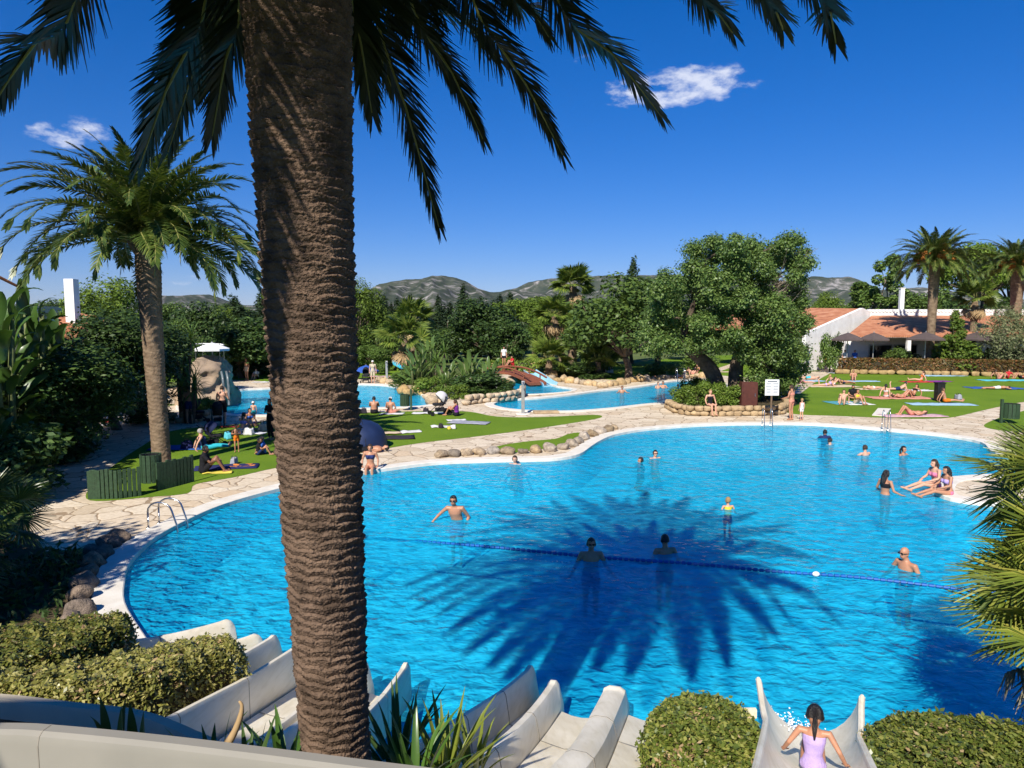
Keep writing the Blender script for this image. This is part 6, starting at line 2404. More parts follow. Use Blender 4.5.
# red footbridge over the splash channel
BR = mat('red_brown_planks', (0.26, 0.085, 0.045), 0.7, (0.17, 0.055, 0.03), 7, 0.3, 40)
t = thing('footbridge', 'red-brown arched plank footbridge over the splash channel', 'bridge', (0, 0, 0))
bp_ = smooth_open([P(488, 372.5, 56), P(500, 371.0, 55.5), P(515, 372.0, 54.5), P(528, 376.5, 53), P(538, 382.5, 51.5)], 6)
mb = MB()
sweep(bp_, lambda q: [(-0.7, 0), (0.7, 0), (0.7, -0.18), (-0.7, -0.18)], mb)
mb.build('deck', BR, t)
for sg in (-1, 1):
    mb = MB()
    rl = [f_[0] + f_[1] * sg * 0.68 + Vector((0, 0, 0.34)) for f_ in frames(bp_)]
    mb.tube(rl, 0.07, 6)
    mb.build('handrail', BR, t)
    for i in range(0, len(rl), 5):
        mb = MB()
        mb.tube([rl[i] - Vector((0, 0, 0.34)), rl[i] + Vector((0, 0, 0.03))], 0.05, 6)
        mb.build('post', BR, t)
# small blue slide next to it
t = thing('small_water_slide', 'short pale blue slide beside the red footbridge', 'water slide', (0, 0, 0))
LB = mat('pale_blue_plastic', (0.30, 0.55, 0.66), 0.4, (0.25, 0.48, 0.6), 4)
sp_ = smooth_open([P(530, 373.5, 55), P(538, 379, 54), P(545, 384, 52.5), P(550, 386.5, 51.5)], 5)
mb = MB()
sweep(sp_, lambda q: [(-0.55, 0.3), (-0.4, 0.0), (0.4, 0), (0.55, 0.3), (0.62, 0.3), (0.46, -0.08), (-0.46, -0.08), (-0.62, 0.3)], mb)
mb.build('trough', LB, t)

# lane rope
t = thing('lane_rope', 'dark blue floating lane rope stretched across the pool', 'lane rope', (0, 0, 0))
rp_ = smooth_open([G(178, 527, -0.15), G(250, 531.5, -0.19), G(360, 538, -0.17), G(475, 545.5, -0.05), G(590, 556.5, -0.05), G(690, 563.5, -0.05), G(770, 571, -0.05), G(860, 577.5, -0.05), G(960, 589, -0.05), G(1010, 594, -0.05)], 12)
ROPE = mat('blue_floats', (0.004, 0.11, 0.40), 0.4, (0.003, 0.085, 0.33), 3)
WFLOAT = mat('white_float', (0.8, 0.8, 0.8), 0.4)
mb = MB()
mb.tube(rp_, 0.012, 6)
mb.build('rope', ROPE, t)
mb = MB()
acc, nxt = 0.0, 0.0
for i in range(len(rp_) - 1):
    a, b = rp_[i], rp_[i + 1]
    L = (b - a).length
    while nxt < acc + L:
        q = (nxt - acc) / L
        c = a.lerp(b, q)
        d_ = (b - a).normalized()
        mb.tube([c - d_ * 0.045, c - d_ * 0.04, c + d_ * 0.04, c + d_ * 0.045], [0.02, 0.036, 0.036, 0.02], 8)
        nxt += 0.115
    acc += L
o = mb.build('floats', ROPE, t)
o['kind'] = 'stuff'
mb = MB(); mb.ell(G(816, 574, -0.03), (0.07, 0.05, 0.05)); mb.build('white_float', WFLOAT, t)

# splash at the mouth of the girl's slide
FOAM = mat('white_foam', (0.85, 0.9, 0.93), 0.4, (0.75, 0.84, 0.9), 10)
rg = np.random.default_rng(90)
mb = MB()
for k in range(900):
    a = rg.normal(size=3)
    c = Vector((3.30 + a[0] * 0.13, 7.95 + a[1] * 0.20, max(-0.07, abs(a[2]) * 0.07 - 0.06)))
    s = 0.004 + 0.010 * rg.random() ** 3
    mb.ell(c, (s * 1.4, s * 1.8, s), seg=6, rings=4)
for k in range(60):
    a = rg.normal(size=3)
    c = Vector((3.22 + a[0] * 0.12, 7.5 + a[1] * 0.15, 0.34 - a[1] * 0.06 + abs(a[2]) * 0.03))
    mb.ell(c, (0.008, 0.01, 0.007), seg=6, rings=4)
tag(mb.build('splash', FOAM, None, True), 'white splash in the water where the half-pipe slide ends', 'splash', kind='stuff')


# ================================================================== pushchairs, tent, towels, bags
def stroller(label, p, rz, hood, frame_m, s=1.0):
    t = thing('pushchair', label, 'pushchair', (p.x, p.y, 0.0), rz, None, s)
    # local +Y = forwards
    mb = MB()
    bm = bmesh.new()
    bmesh.ops.create_uvsphere(bm, u_segments=14, v_segments=8, radius=0.3)
    bmesh.ops.bisect_plane(bm, geom=bm.verts[:] + bm.edges[:] + bm.faces[:], plane_co=(0, 0.08, 0), plane_no=(0, 0.75, -0.65), clear_outer=True)
    mb.bm(bm, Matrix.Translation((0, -0.05, 0.78)) @ Matrix.Diagonal((0.8, 1.1, 1.1, 1)))
    o = mb.build('hood', hood, t, True)
    o.modifiers.new('s', 'SOLIDIFY').thickness = 0.02
    mb = MB()
    mb.box((0, 0.08, 0.50), (0.42, 0.46, 0.10), bev=0.03)
    mb.box((0, -0.18, 0.68), (0.42, 0.08, 0.42), bev=0.03, M=Matrix.Rotation(0.35, 4, 'X'))
    mb.build('seat', frame_m, t)
    for sx in (-1, 1):
        mb = MB()
        mb.tube([(sx * 0.25, -0.62, 1.0), (sx * 0.25, -0.3, 0.75), (sx * 0.24, 0.42, 0.14)], 0.016, 6)
        mb.tube([(sx * 0.25, -0.34, 0.14), (sx * 0.25, 0.05, 0.55)], 0.016, 6)
        mb.build('frame', frame_m, t)
        for y, r in ((-0.36, 0.14), (0.42, 0.10)):
            mb = MB()
            mb.tube([(sx * 0.28 - 0.02, y, r), (sx * 0.28 + 0.02, y, r)], r, 14)
            mb.build('wheel', BLACKP, t)
    mb = MB(); mb.tube([(-0.25, -0.62, 1.0), (0.25, -0.62, 1.0)], 0.02, 7); mb.build('handle', frame_m, t)
    mb = MB(); mb.box((0, 0.0, 0.26), (0.36, 0.4, 0.16), bev=0.04); mb.build('basket', frame_m, t)
    return t


LILAC = mat('lilac_cloth', (0.32, 0.24, 0.62), 0.8, (0.25, 0.18, 0.5), 5)
GREYC = mat('pale_grey_cloth', (0.60, 0.58, 0.60), 0.8, (0.5, 0.48, 0.5), 5)
BLKC = mat('black_cloth', (0.018, 0.018, 0.022), 0.85, (0.012, 0.012, 0.014), 6)
stroller('pushchair with a pale grey hood on the lawn by the back pool', G(440, 415), R(110), GREYC, BLKC, 1.1)
stroller('pushchair with a lilac hood in the shade of the carob tree', G(786, 405), R(60), LILAC, BLKC, 1.15)
stroller('black pushchair held by the man at the back pool coping', G(218, 425), R(20), BLKC, BLKC, 1.0)
stroller('black pushchair beside the dark-shorts man left of the kerb', G(197, 422.5), R(-50), BLKC, BLKC, 1.0)
stroller('small dark pushchair by the seated woman in the navy vest', G(214, 447), R(-70), NAVY, BLKC, 0.9)
stroller('dark pushchair under the blue parasol', G(366, 383), R(180), BLKC, BLKC, 1.1)

# pop-up tent
TENT = mat('navy_nylon', (0.016, 0.030, 0.085), 0.45, (0.012, 0.022, 0.06), 3)
p = G(360, 450)
t = thing('beach_tent', 'navy pop-up beach tent beside the big palm trunk', 'tent', (p.x - 0.1, p.y + 0.6, 0))
mb = MB()
prof_ = [(1.02, 0.0), (1.0, 0.3), (0.9, 0.6), (0.7, 0.85), (0.4, 1.0), (0.02, 1.06)]
mb.lathe(prof_, (0, 0, 0), 16)
mb.build('canopy', TENT, t, True)
for a in (0.4, 1.97):
    mb = MB()
    mb.tube([(1.035 * math.cos(q) * math.cos(a), 1.035 * math.cos(q) * math.sin(a), 1.08 * math.sin(q)) for q in np.linspace(0, math.pi, 16)], 0.015, 5)
    mb.build('tent_pole', BLACKP, t)


def cloth_mat(name, c, c2=None, stripes=False):
    return mat(name, c, 0.9, c2 or tuple(x * 0.75 for x in c), 5, 0.3, 40, 0.1)


TC = {'white': cloth_mat('white_towel', (0.72, 0.71, 0.70)), 'pink': cloth_mat('pink_towel', (0.66, 0.42, 0.46)), 'salmon': cloth_mat('salmon_towel', (0.66, 0.30, 0.22)), 'blue': cloth_mat('blue_towel', (0.05, 0.13, 0.42)),
      'pale_blue': cloth_mat('pale_blue_towel', (0.38, 0.58, 0.72)), 'teal': cloth_mat('teal_towel', (0.10, 0.35, 0.42)), 'purple': cloth_mat('purple_towel', (0.25, 0.05, 0.28)), 'red': cloth_mat('red_towel', (0.55, 0.06, 0.05)),
      'orange': cloth_mat('orange_towel', (0.7, 0.25, 0.06)), 'cream': cloth_mat('cream_towel', (0.66, 0.52, 0.36)), 'lilac': cloth_mat('lilac_towel', (0.52, 0.42, 0.62)), 'navy': cloth_mat('navy_towel', (0.03, 0.035, 0.12)),
      'grey': cloth_mat('grey_towel', (0.35, 0.36, 0.42)), 'yellow': cloth_mat('yellow_towel', (0.75, 0.62, 0.10)), 'turq': cloth_mat('turquoise_towel', (0.12, 0.55, 0.66)), 'dark': cloth_mat('dark_towel', (0.04, 0.035, 0.045))}


def towel(label, px, py, col, L=1.8, W=0.9, rz=0.0, z=0.012, name='towel'):
    p = G(px, py)
    nx, ny = 14, 8
    sd = random.random() * 9
    vs, fs = [], []
    for j in range(ny + 1):
        for i in range(nx + 1):
            x, y = (i / nx - 0.5) * L, (j / ny - 0.5) * W
            h = 0.012 + 0.016 * (math.sin(5 * x + sd) * math.sin(7 * y + 2 * sd) + 0.6 * math.sin(11 * x + y * 6 + sd)) ** 2
            vs.append((x + 0.03 * math.sin(4 * y + sd), y + 0.03 * math.sin(3 * x + sd), h))
    for j in range(ny):
        for i in range(nx):
            a = j * (nx + 1) + i
            fs.append((a, a + 1, a + nx + 2, a + nx + 1))
    mb = MB()
    mb.add(vs, fs)
    o = mb.build(name, TC[col], None, True)
    o.location = (p.x, p.y, z)
    o.rotation_euler = (0, 0, rz)
    so = o.modifiers.new('s', 'SOLIDIFY')
    so.thickness = 0.012
    return tag(o, label, 'towel')


def bag(label, px, py, col, s=0.3, name='bag', hz=0.8):
    """soft bag: sagging body, flap and two carrying loops"""
    p = G(px, py)
    t = thing(name, label, 'bag', (p.x, p.y, 0.01), random.random() * 6)
    mb = MB()
    bm = bmesh.new()
    bmesh.ops.create_cube(bm, size=1)
    bmesh.ops.subdivide_edges(bm, edges=bm.edges[:], cuts=3, use_grid_fill=True)
    for v in bm.verts:
        k = 1 - 0.25 * (v.co.z + 0.5)
        v.co.x *= k
        v.co.y *= k * (1 + 0.15 * math.sin(6 * v.co.x))
        v.co.z = (v.co.z + 0.5) * (1 + 0.12 * math.sin(7 * v.co.x + 3 * v.co.y))
    mb.bm(bm, Matrix.Diagonal((s * 1.2, s * 0.7, s * hz, 1)))
    mb.build('body', TC[col], t, True)
    for sy in (-1, 1):
        mb = MB()
        mb.tube([(-s * 0.25, sy * s * 0.2, s * hz * 0.9), (-s * 0.18, sy * s * 0.22, s * hz * 1.3), (s * 0.18, sy * s * 0.22, s * hz * 1.3), (s * 0.25, sy * s * 0.2, s * hz * 0.9)], s * 0.03, 5)
        mb.build('handle', TC['dark'], t)
    return t
# ================================================================== people
SKIN = {'fair': mat('fair_skin', (0.62, 0.36, 0.25), 0.5, (0.55, 0.29, 0.19), 5, 0.1, 60, 0.35, sub=0.05), 'tan': mat('tanned_skin', (0.46, 0.23, 0.135), 0.45, (0.40, 0.19, 0.11), 5, 0.1, 60, 0.4, sub=0.05),
        'dark': mat('deep_tan_skin', (0.26, 0.12, 0.07), 0.45, (0.21, 0.095, 0.055), 5, 0.1, 60, 0.4, sub=0.05)}
HAIR = {'black': mat('black_hair', (0.012, 0.009, 0.008), 0.35, (0.006, 0.005, 0.004), 60, 0.5, 160, 0.5), 'brown': mat('brown_hair', (0.06, 0.032, 0.016), 0.4, (0.03, 0.016, 0.009), 60, 0.5, 160, 0.4),
        'blond': mat('blond_hair', (0.42, 0.27, 0.11), 0.45, (0.28, 0.17, 0.07), 60, 0.5, 160, 0.4), 'grey': mat('grey_hair', (0.42, 0.40, 0.38), 0.5, (0.3, 0.29, 0.28), 60, 0.5, 160, 0.3)}
EYE = mat('eye', (0.02, 0.015, 0.012), 0.2)
LIP = mat('lips', (0.42, 0.14, 0.11), 0.5)
CLO = {k: mat(k + '_fabric', c, 0.85, tuple(x * 0.75 for x in c), 7, 0.25, 60, 0.15) for k, c in {
    'black': (0.016, 0.016, 0.02), 'navy': (0.02, 0.035, 0.12), 'blue': (0.04, 0.14, 0.5), 'white': (0.75, 0.75, 0.74), 'red': (0.55, 0.03, 0.04), 'pink': (0.75, 0.22, 0.36), 'lilac': (0.50, 0.38, 0.72), 'orange': (0.80, 0.20, 0.02), 'yellow': (0.75, 0.58, 0.05),
    'turquoise': (0.04, 0.5, 0.6), 'green': (0.06, 0.22, 0.08), 'purple': (0.2, 0.04, 0.3), 'grey': (0.25, 0.25, 0.27), 'salmon': (0.7, 0.28, 0.2), 'beige': (0.6, 0.5, 0.36)}.items()}

V3 = Vector
BASE = dict(pelvis=(0, 0, .95), spine=(0, 0, 1.10), chest=(0, 0, 1.29), neck=(0, 0, 1.46), head=(0, .02, 1.61), face=(0, 1, 0), up=(0, 0, 1),
            sh=(.185, 0, 1.41), el=(.235, -.03, 1.13), wr=(.25, .05, .89), ha=(.25, .09, .80), hip=(.09, 0, .92), kn=(.10, .03, .51), an=(.10, -.02, .09), to=(.12, .14, .03))


def pose(**kw):
    d = dict(BASE)
    d.update(kw)
    J = {}
    for k in ('pelvis', 'spine', 'chest', 'neck', 'head', 'face', 'up'):
        J[k] = V3(d[k])
    for k in ('sh', 'el', 'wr', 'ha', 'hip', 'kn', 'an', 'to'):
        r = V3(d.get('R_' + k, d[k]))
        if 'L_' + k in d:
            l = V3(d['L_' + k])
        else:
            l = V3(d[k])
            l.x = -l.x
        J[k + 'R'], J[k + 'L'] = r, l
    return J


def sit(lean=0.0, **kw):
    c, s = math.cos(lean), math.sin(lean)
    f = lambda h: (0, -s * h, .10 + c * h)
    g = lambda x, h, dy=0: (x, -s * h + dy * c, .10 + c * h + dy * s)
    d = dict(pelvis=f(0), spine=f(.15), chest=f(.34), neck=f(.51), head=(0, -s * .60 + .03, .10 + c * .64 + (1 - c) * .08), sh=g(.185, .46), hip=(.09, .02, .09))
    d.update(kw)
    return d


POSES = {
    'stand': pose(),
    'walk': pose(R_kn=(.1, .18, .54), R_an=(.1, .16, .10), R_to=(.11, .32, .05), L_kn=(-.1, -.02, .51), L_an=(-.1, -.24, .14), L_to=(-.11, -.12, .02), R_el=(.24, -.14, 1.15), R_wr=(.25, -.12, .9), R_ha=(.25, -.1, .81), L_el=(-.24, .06, 1.13), L_wr=(-.25, .22, .95), L_ha=(-.24, .29, .9)),
    'push': pose(el=(.25, .05, 1.14), wr=(.24, .30, 1.06), ha=(.22, .38, 1.04), head=(0, .05, 1.60)),
    'fold': pose(el=(.26, .05, 1.15), wr=(.06, .20, 1.18), ha=(-.02, .2, 1.2)),
    'hand_hip': pose(R_el=(.36, -.10, 1.18), R_wr=(.22, .04, 1.0), R_ha=(.17, .06, .97)),
    'wade': pose(el=(.30, .0, 1.16), wr=(.40, .18, 1.06), ha=(.43, .26, 1.05)),
    'wade_turn': pose(R_el=(.34, .02, 1.16), R_wr=(.30, .25, 1.08), R_ha=(.24, .30, 1.08), L_el=(-.30, -.06, 1.14), L_wr=(-.38, .08, 1.02), L_ha=(-.40, .16, 1.0), head=(0.03, .03, 1.60)),
    'wade_splash': pose(R_el=(.38, .08, 1.25), R_wr=(.5, .28, 1.12), R_ha=(.54, .34, 1.07), L_el=(-.28, -.05, 1.15), L_wr=(-.24, .12, 1.0), L_ha=(-.22, .2, .98), chest=(.03, .06, 1.28), neck=(.04, .10, 1.44), head=(.05, .15, 1.59), R_sh=(.215, .09, 1.39), L_sh=(-.15, .09, 1.40)),
    'wade_wide': pose(R_el=(.42, .05, 1.30), R_wr=(.66, .10, 1.24), R_ha=(.75, .12, 1.23), L_el=(-.42, .05, 1.30), L_wr=(-.66, .10, 1.24), L_ha=(-.75, .12, 1.23)),
    'float': pose(el=(.30, .12, 1.28), wr=(.40, .36, 1.30), ha=(.42, .45, 1.31), kn=(.10, .16, .60), an=(.10, -.22, .46), to=(.11, -.34, .42)),
    'sit_knees': pose(**sit(-.12, kn=(.11, .40, .46), an=(.10, .62, .08), to=(.11, .78, .03), el=(.24, .22, .36), wr=(.10, .46, .40), ha=(.04, .50, .38))),
    'sit_long': pose(**sit(.28, kn=(.11, .46, .14), an=(.12, .88, .09), to=(.13, .93, .22), el=(.27, -.28, .32), wr=(.29, -.36, .08), ha=(.30, -.30, .03))),
    'sit_cross': pose(**sit(-.10, R_kn=(.36, .30, .16), R_an=(-.04, .40, .08), R_to=(-.16, .40, .06), L_kn=(-.36, .30, .16), L_an=(.08, .28, .08), L_to=(.2, .3, .06), el=(.27, .10, .32), wr=(.18, .32, .24), ha=(.12, .38, .22))),
    'sit_lean': pose(**sit(.55, kn=(.11, .38, .42), an=(.11, .66, .08), to=(.12, .80, .03), el=(.26, -.42, .28), wr=(.27, -.40, .06), ha=(.27, -.31, .03))),
    'edge': pose(**sit(-.02, kn=(.10, .44, .10), an=(.10, .50, -.32), to=(.11, .64, -.38), el=(.26, .02, .34), wr=(.26, .16, .14), ha=(.24, .24, .13))),
    'edge_long': pose(**sit(-.12, kn=(.10, .46, .15), an=(.11, .86, .02), to=(.11, 1.0, .04), el=(.25, .12, .34), wr=(.17, .34, .26), ha=(.12, .40, .24))),
    'lie_back': pose(pelvis=(0, 0, .11), spine=(0, -.15, .11), chest=(0, -.34, .12), neck=(0, -.51, .12), head=(0, -.66, .14), face=(0, .25, 1), up=(0, -1, .2), sh=(.185, -.46, .11), el=(.27, -.2, .06), wr=(.24, .06, .06), ha=(.23, .14, .05), hip=(.09, .03, .10), kn=(.10, .45, .13), an=(.10, .87, .08), to=(.12, .93, .2)),
    'lie_knees': pose(pelvis=(0, 0, .11), spine=(0, -.15, .11), chest=(0, -.34, .12), neck=(0, -.51, .12), head=(0, -.66, .15), face=(0, .25, 1), up=(0, -1, .2), sh=(.185, -.46, .11), el=(.27, -.2, .06), wr=(.14, .0, .2), ha=(.08, .04, .22), hip=(.09, .03, .10), kn=(.10, .33, .44), an=(.10, .55, .08), to=(.11, .70, .03)),
    'lie_front': pose(pelvis=(0, 0, .11), spine=(0, -.15, .11), chest=(0, -.34, .12), neck=(0, -.50, .13), head=(0, -.64, .14), face=(.8, -.1, -.5), up=(0, -1, .1), sh=(.185, -.44, .12), el=(.36, -.62, .06), wr=(.14, -.78, .06), ha=(.06, -.80, .06), hip=(.09, .03, .10), kn=(.11, .45, .08), an=(.11, .86, .08), to=(.12, .98, .03)),
    'prop': pose(pelvis=(0, 0, .11), spine=(0, -.14, .13), chest=(0, -.31, .22), neck=(0, -.44, .35), head=(0, -.52, .47), face=(0, -1, .0), up=(0, -.2, 1), sh=(.18, -.40, .29), el=(.23, -.48, .05), wr=(.10, -.68, .05), ha=(.04, -.72, .05), hip=(.09, .03, .10), kn=(.11, .45, .08), R_an=(.11, .50, .48), R_to=(.12, .44, .58), L_an=(-.11, .86, .08), L_to=(-.12, .98, .03)),
    'side': pose(pelvis=(0, 0, .16), spine=(0, -.14, .18), chest=(0, -.31, .26), neck=(.02, -.45, .36), head=(.03, -.57, .45), face=(1, .1, .0), up=(0, -.6, .8), R_sh=(.12, -.38, .34), L_sh=(-.1, -.40, .22), R_el=(.25, -.2, .28), R_wr=(.30, .02, .2), R_ha=(.3, .1, .16), L_el=(.05, -.62, .05), L_wr=(.12, -.58, .30), L_ha=(.10, -.58, .37), R_hip=(.02, .03, .22), L_hip=(-.02, .03, .10), R_kn=(.20, .38, .20), R_an=(.08, .76, .14), R_to=(.16, .84, .1), L_kn=(.12, .42, .09), L_an=(.0, .82, .08), L_to=(.1, .9, .05)),
    'slide': pose(**sit(.20, kn=(.10, .40, .26), an=(.10, .76, .10), to=(.10, .82, .2), R_el=(.31, -.14, .36), R_wr=(.40, .02, .17), R_ha=(.42, .10, .15), L_el=(-.31, -.10, .36), L_wr=(-.38, .10, .19), L_ha=(-.37, .18, .18))),
}


def tube_mb(mb, pts, rad, n=10):
    mb.tube(pts, rad, n)
    mb.ell(pts[0], (rad[0],) * 3, seg=n, rings=6)
    mb.ell(pts[-1], (rad[-1],) * 3, seg=n, rings=6)


def loft(mb, rings, n=16):
    vs, fs = [], []
    for c, sx, fx, a, b in rings:
        for k in range(n):
            t = 2 * math.pi * k / n
            vs.append(c + sx * (a * math.cos(t)) + fx * (b * math.sin(t)))
    for i in range(len(rings) - 1):
        for k in range(n):
            k2 = (k + 1) % n
            fs.append((i * n + k, i * n + k2, (i + 1) * n + k2, (i + 1) * n + k))
    fs.append(tuple(range(n - 1, -1, -1)))
    fs.append(tuple((len(rings) - 1) * n + k for k in range(n)))
    mb.add(vs, fs)


def person(label, loc, rz, h=1.7, pose_='stand', skin='tan', hair='brown', long=False, wear=(), hat=None, glasses=False, sex='m', group=None, vox=0.016, J=None, tail=False, fine=False):
    """one figure: a single remeshed body, hair and clothes as its parts"""
    J = J or POSES[pose_]
    s = h / 1.72
    child = h < 1.35
    t = thing('person', label, 'person', loc, R(rz), group, s)
    hs = 1.28 if child else 1.0          # children have larger heads
    sw = 0.86 if child else (0.93 if sex == 'f' else 1.0)
    mb = MB()
    side_h = (J['hipR'] - J['hipL']).normalized()
    side_s = (J['shR'] - J['shL']).normalized()

    def fr(a, b, sd):
        u = (b - a).normalized()
        sd = (sd - u * sd.dot(u)).normalized()
        return sd, sd.cross(u) * -1
    pe, sp, chs, nk = J['pelvis'], J['spine'], J['chest'], J['neck']
    s0, f0 = fr(pe, sp, side_h)
    s1, f1 = fr(sp, chs, (side_h + side_s))
    s2, f2 = fr(chs, nk, side_s)
    u0 = (sp - pe).normalized()
    hipw = 0.165 if sex == 'f' else 0.158
    rings = [(pe - u0 * .085, s0, f0, .075, .075), (pe - u0 * .03, s0, f0, hipw * sw, .115), (pe + u0 * .04, s0, f0, hipw * sw, .115), (sp, s1, f1, (.122 if sex == 'f' else .145) * sw, .098), (sp.lerp(chs, .5), s1, f1, .142 * sw, .104),
             (chs, s2, f2, .165 * sw, .115), (chs.lerp(nk, .45), s2, f2, .165 * sw, .100), (chs.lerp(nk, .8), s2, f2, .12 * sw, .075), (nk, s2, f2, .058, .058)]
    loft(mb, rings)
    if sex == 'f' and not child:
        for q in (-1, 1):
            mb.ell(chs + s2 * (q * .075) - f2 * -.0 + (f2 * (1 if f2.dot(J['face']) > 0 or True else -1)) * .085, (.062, .062, .062), seg=10, rings=7)
    for k in 'RL':
        sh, el, wr, ha = J['sh' + k] * 1, J['el' + k], J['wr' + k], J['ha' + k]
        tube_mb(mb, [chs.lerp(nk, .55).lerp(sh, .5), sh, sh.lerp(el, .45), el], [.06 * sw, .058 * sw, .047 * sw, .038 * sw])
        tube_mb(mb, [el, el.lerp(wr, .35), wr], [.038 * sw, .038 * sw, .025])
        pd = (ha - wr).normalized()
        # palm, four fingers and a thumb
        ax = pd.cross(V3((0, 0, 1)))
        ax = ax.normalized() if ax.length > .2 else V3((1, 0, 0))
        nr = ax.cross(pd).normalized()
        pm = wr + pd * .055
        mb.ell(pm, (.040, .055, .019), Matrix((ax, pd, nr)).transposed().to_4x4(), seg=10, rings=7)
        inward = (V3((pe.x, pe.y, ha.z)) - ha)
        sg = 1 if ax.dot(inward) > 0 else -1
        for i, (o, L) in enumerate(((-.03, .055), (-.010, .07), (.011, .066), (.03, .052))):
            b0_ = pm + ax * o + pd * .04
            b1_ = b0_ + pd * L * .5 - nr * .006
            b2_ = b0_ + pd * L * .9 - nr * .024
            mb.tube([b0_ - pd * .02, b1_, b2_], [.0105, .0095, .008], 6)
        tb = pm - pd * .02 + ax * sg * .03
        mb.tube([tb, tb + ax * sg * .028 + pd * .02, tb + ax * sg * .034 + pd * .05], [.013, .011, .009], 6)
        hp, kn, an, to = J['hip' + k], J['kn' + k], J['an' + k], J['to' + k]
        tube_mb(mb, [hp, hp.lerp(kn, .4), kn], [.088 * sw, .078 * sw, .054 * sw])
        tube_mb(mb, [kn, kn.lerp(an, .32), an], [.053 * sw, .053 * sw, .034 * sw])
        fd = (to - an)
        heel = an - V3((fd.x, fd.y, 0)).normalized() * .03 + (V3((0, 0, -.045)) if abs(fd.z) < .12 else V3((0, 0, 0)))
        tube_mb(mb, [heel, an.lerp(to, .5) + V3((0, 0, -.012)), to], [.034, .038, .026], 8)
    # neck and head
    up = J['up'].normalized()
    fc = (J['face'] - up * J['face'].dot(up)).normalized()
    sd = fc.cross(up)
    hd = nk + (J['head'] - nk) * (1.0 if not child else 1.08)
    tube_mb(mb, [nk - (hd - nk) * .25, hd - up * .05 - fc * .015], [.058 * sw, .052 * sw])
    Mh = Matrix((sd, fc, up)).transposed().to_4x4()
    mb.ell(hd + up * .022 * hs - fc * .008, (.074 * hs, .093 * hs, .098 * hs), Mh, seg=16, rings=12)
    mb.ell(hd - up * .052 * hs + fc * .022 * hs, (.056 * hs, .062 * hs, .062 * hs), Mh, seg=12, rings=8)
    mb.ell(hd - up * .016 * hs + fc * .092 * hs, (.014 * hs, .022 * hs, .024 * hs), Mh, seg=8, rings=6)
    for q in (-1, 1):
        mb.ell(hd + sd * (q * .074 * hs) - fc * .01 - up * .012, (.012, .024, .032), Mh, seg=8, rings=6)
    o = mb.build('body', SKIN[skin], None, True)
    rm_ = o.modifiers.new('r', 'REMESH')
    rm_.mode = 'VOXEL'
    rm_.voxel_size = vox
    sm = o.modifiers.new('s', 'SMOOTH')
    sm.factor = 0.5
    sm.iterations = 2 if not fine else 3
    dg_ = bpy.context.evaluated_depsgraph_get()
    me = bpy.data.meshes.new_from_object(o.evaluated_get(dg_))
    bpy.data.objects.remove(o)
    nv = len(me.vertices)
    co = np.empty(nv * 3, np.float32)
    me.vertices.foreach_get('co', co)
    co = co.reshape(-1, 3).astype(float)
    no = np.empty(nv * 3, np.float32)
    me.vertices.foreach_get('normal', no)
    no = no.reshape(-1, 3).astype(float)
    faces = [tuple(p.vertices) for p in me.polygons]
    bpy.data.meshes.remove(me)
    # regions
    bones = [('head', nk.lerp(hd, .55), hd + up * .08, .10), ('neck', nk - up * .01, nk.lerp(hd, .5), .055), ('chest', sp.lerp(chs, .55), nk - (nk - chs) * .05, .165), ('belly', sp, sp.lerp(chs, .55), .14), ('pelvis', pe - u0 * .09, sp, .15)]
    for k in 'RL':
        bones += [('uarm', J['sh' + k], J['el' + k], .055), ('farm', J['el' + k], J['wr' + k], .038), ('hand', J['wr' + k], J['ha' + k], .05), ('thigh', J['hip' + k], J['kn' + k], .078), ('shin', J['kn' + k], J['an' + k], .05), ('foot', J['an' + k], J['to' + k], .045)]
    best = np.full(nv, 1e9)
    reg = np.zeros(nv, int)
    tt_ = np.zeros(nv)
    for i, (n_, a, b, r_) in enumerate(bones):
        a_, b_ = np.array(a), np.array(b)
        ab = b_ - a_
        q = np.clip(((co - a_) @ ab) / max(1e-9, ab @ ab), 0, 1)
        d_ = np.linalg.norm(co - (a_ + q[:, None] * ab), axis=1) / r_
        m_ = d_ < best
        best[m_], reg[m_], tt_[m_] = d_[m_], i, q[m_]
    names = np.array([b[0] for b in bones])[reg]

    F_ = np.array([f[:4] if len(f) >= 4 else (*f, f[-1]) for f in faces])

    def skin_part(name, vm, m, off):
        fm = vm[F_].all(axis=1)
        if fm.sum() < 3:
            return None
        sel = F_[fm]
        u_, inv = np.unique(sel.ravel(), return_inverse=True)
        V = co[u_] + no[u_] * off
        inv = inv.reshape(-1, 4)
        me_ = bpy.data.meshes.new(name)
        me_.from_pydata(V.tolist(), [], [tuple(dict.fromkeys(f)) for f in inv.tolist()])
        me_.materials.append(m)
        me_.polygons.foreach_set('use_smooth', [True] * len(me_.polygons))
        oo = obj(name, me_, t)
        return oo

    # body mesh with eyes and mouth
    mb = MB()
    mb.add(co.tolist(), faces, 0)
    if not fine or True:
        for q in (-1, 1):
            mb.ell(hd + sd * (q * .030 * hs) + fc * .082 * hs + up * .012 * hs, (.013 * hs, .008, .008 * hs), Mh, 1, 8, 6)
        mb.ell(hd - up * .062 * hs + fc * .080 * hs, (.024 * hs, .008, .007 * hs), Mh, 2, 8, 6)
    me = bpy.data.meshes.new('body')
    me.from_pydata(mb.v, [], mb.f)
    for m_ in (SKIN[skin], EYE, LIP):
        me.materials.append(m_)
    me.polygons.foreach_set('material_index', mb.m)
    me.polygons.foreach_set('use_smooth', [True] * len(mb.f))
    obj('body', me, t)
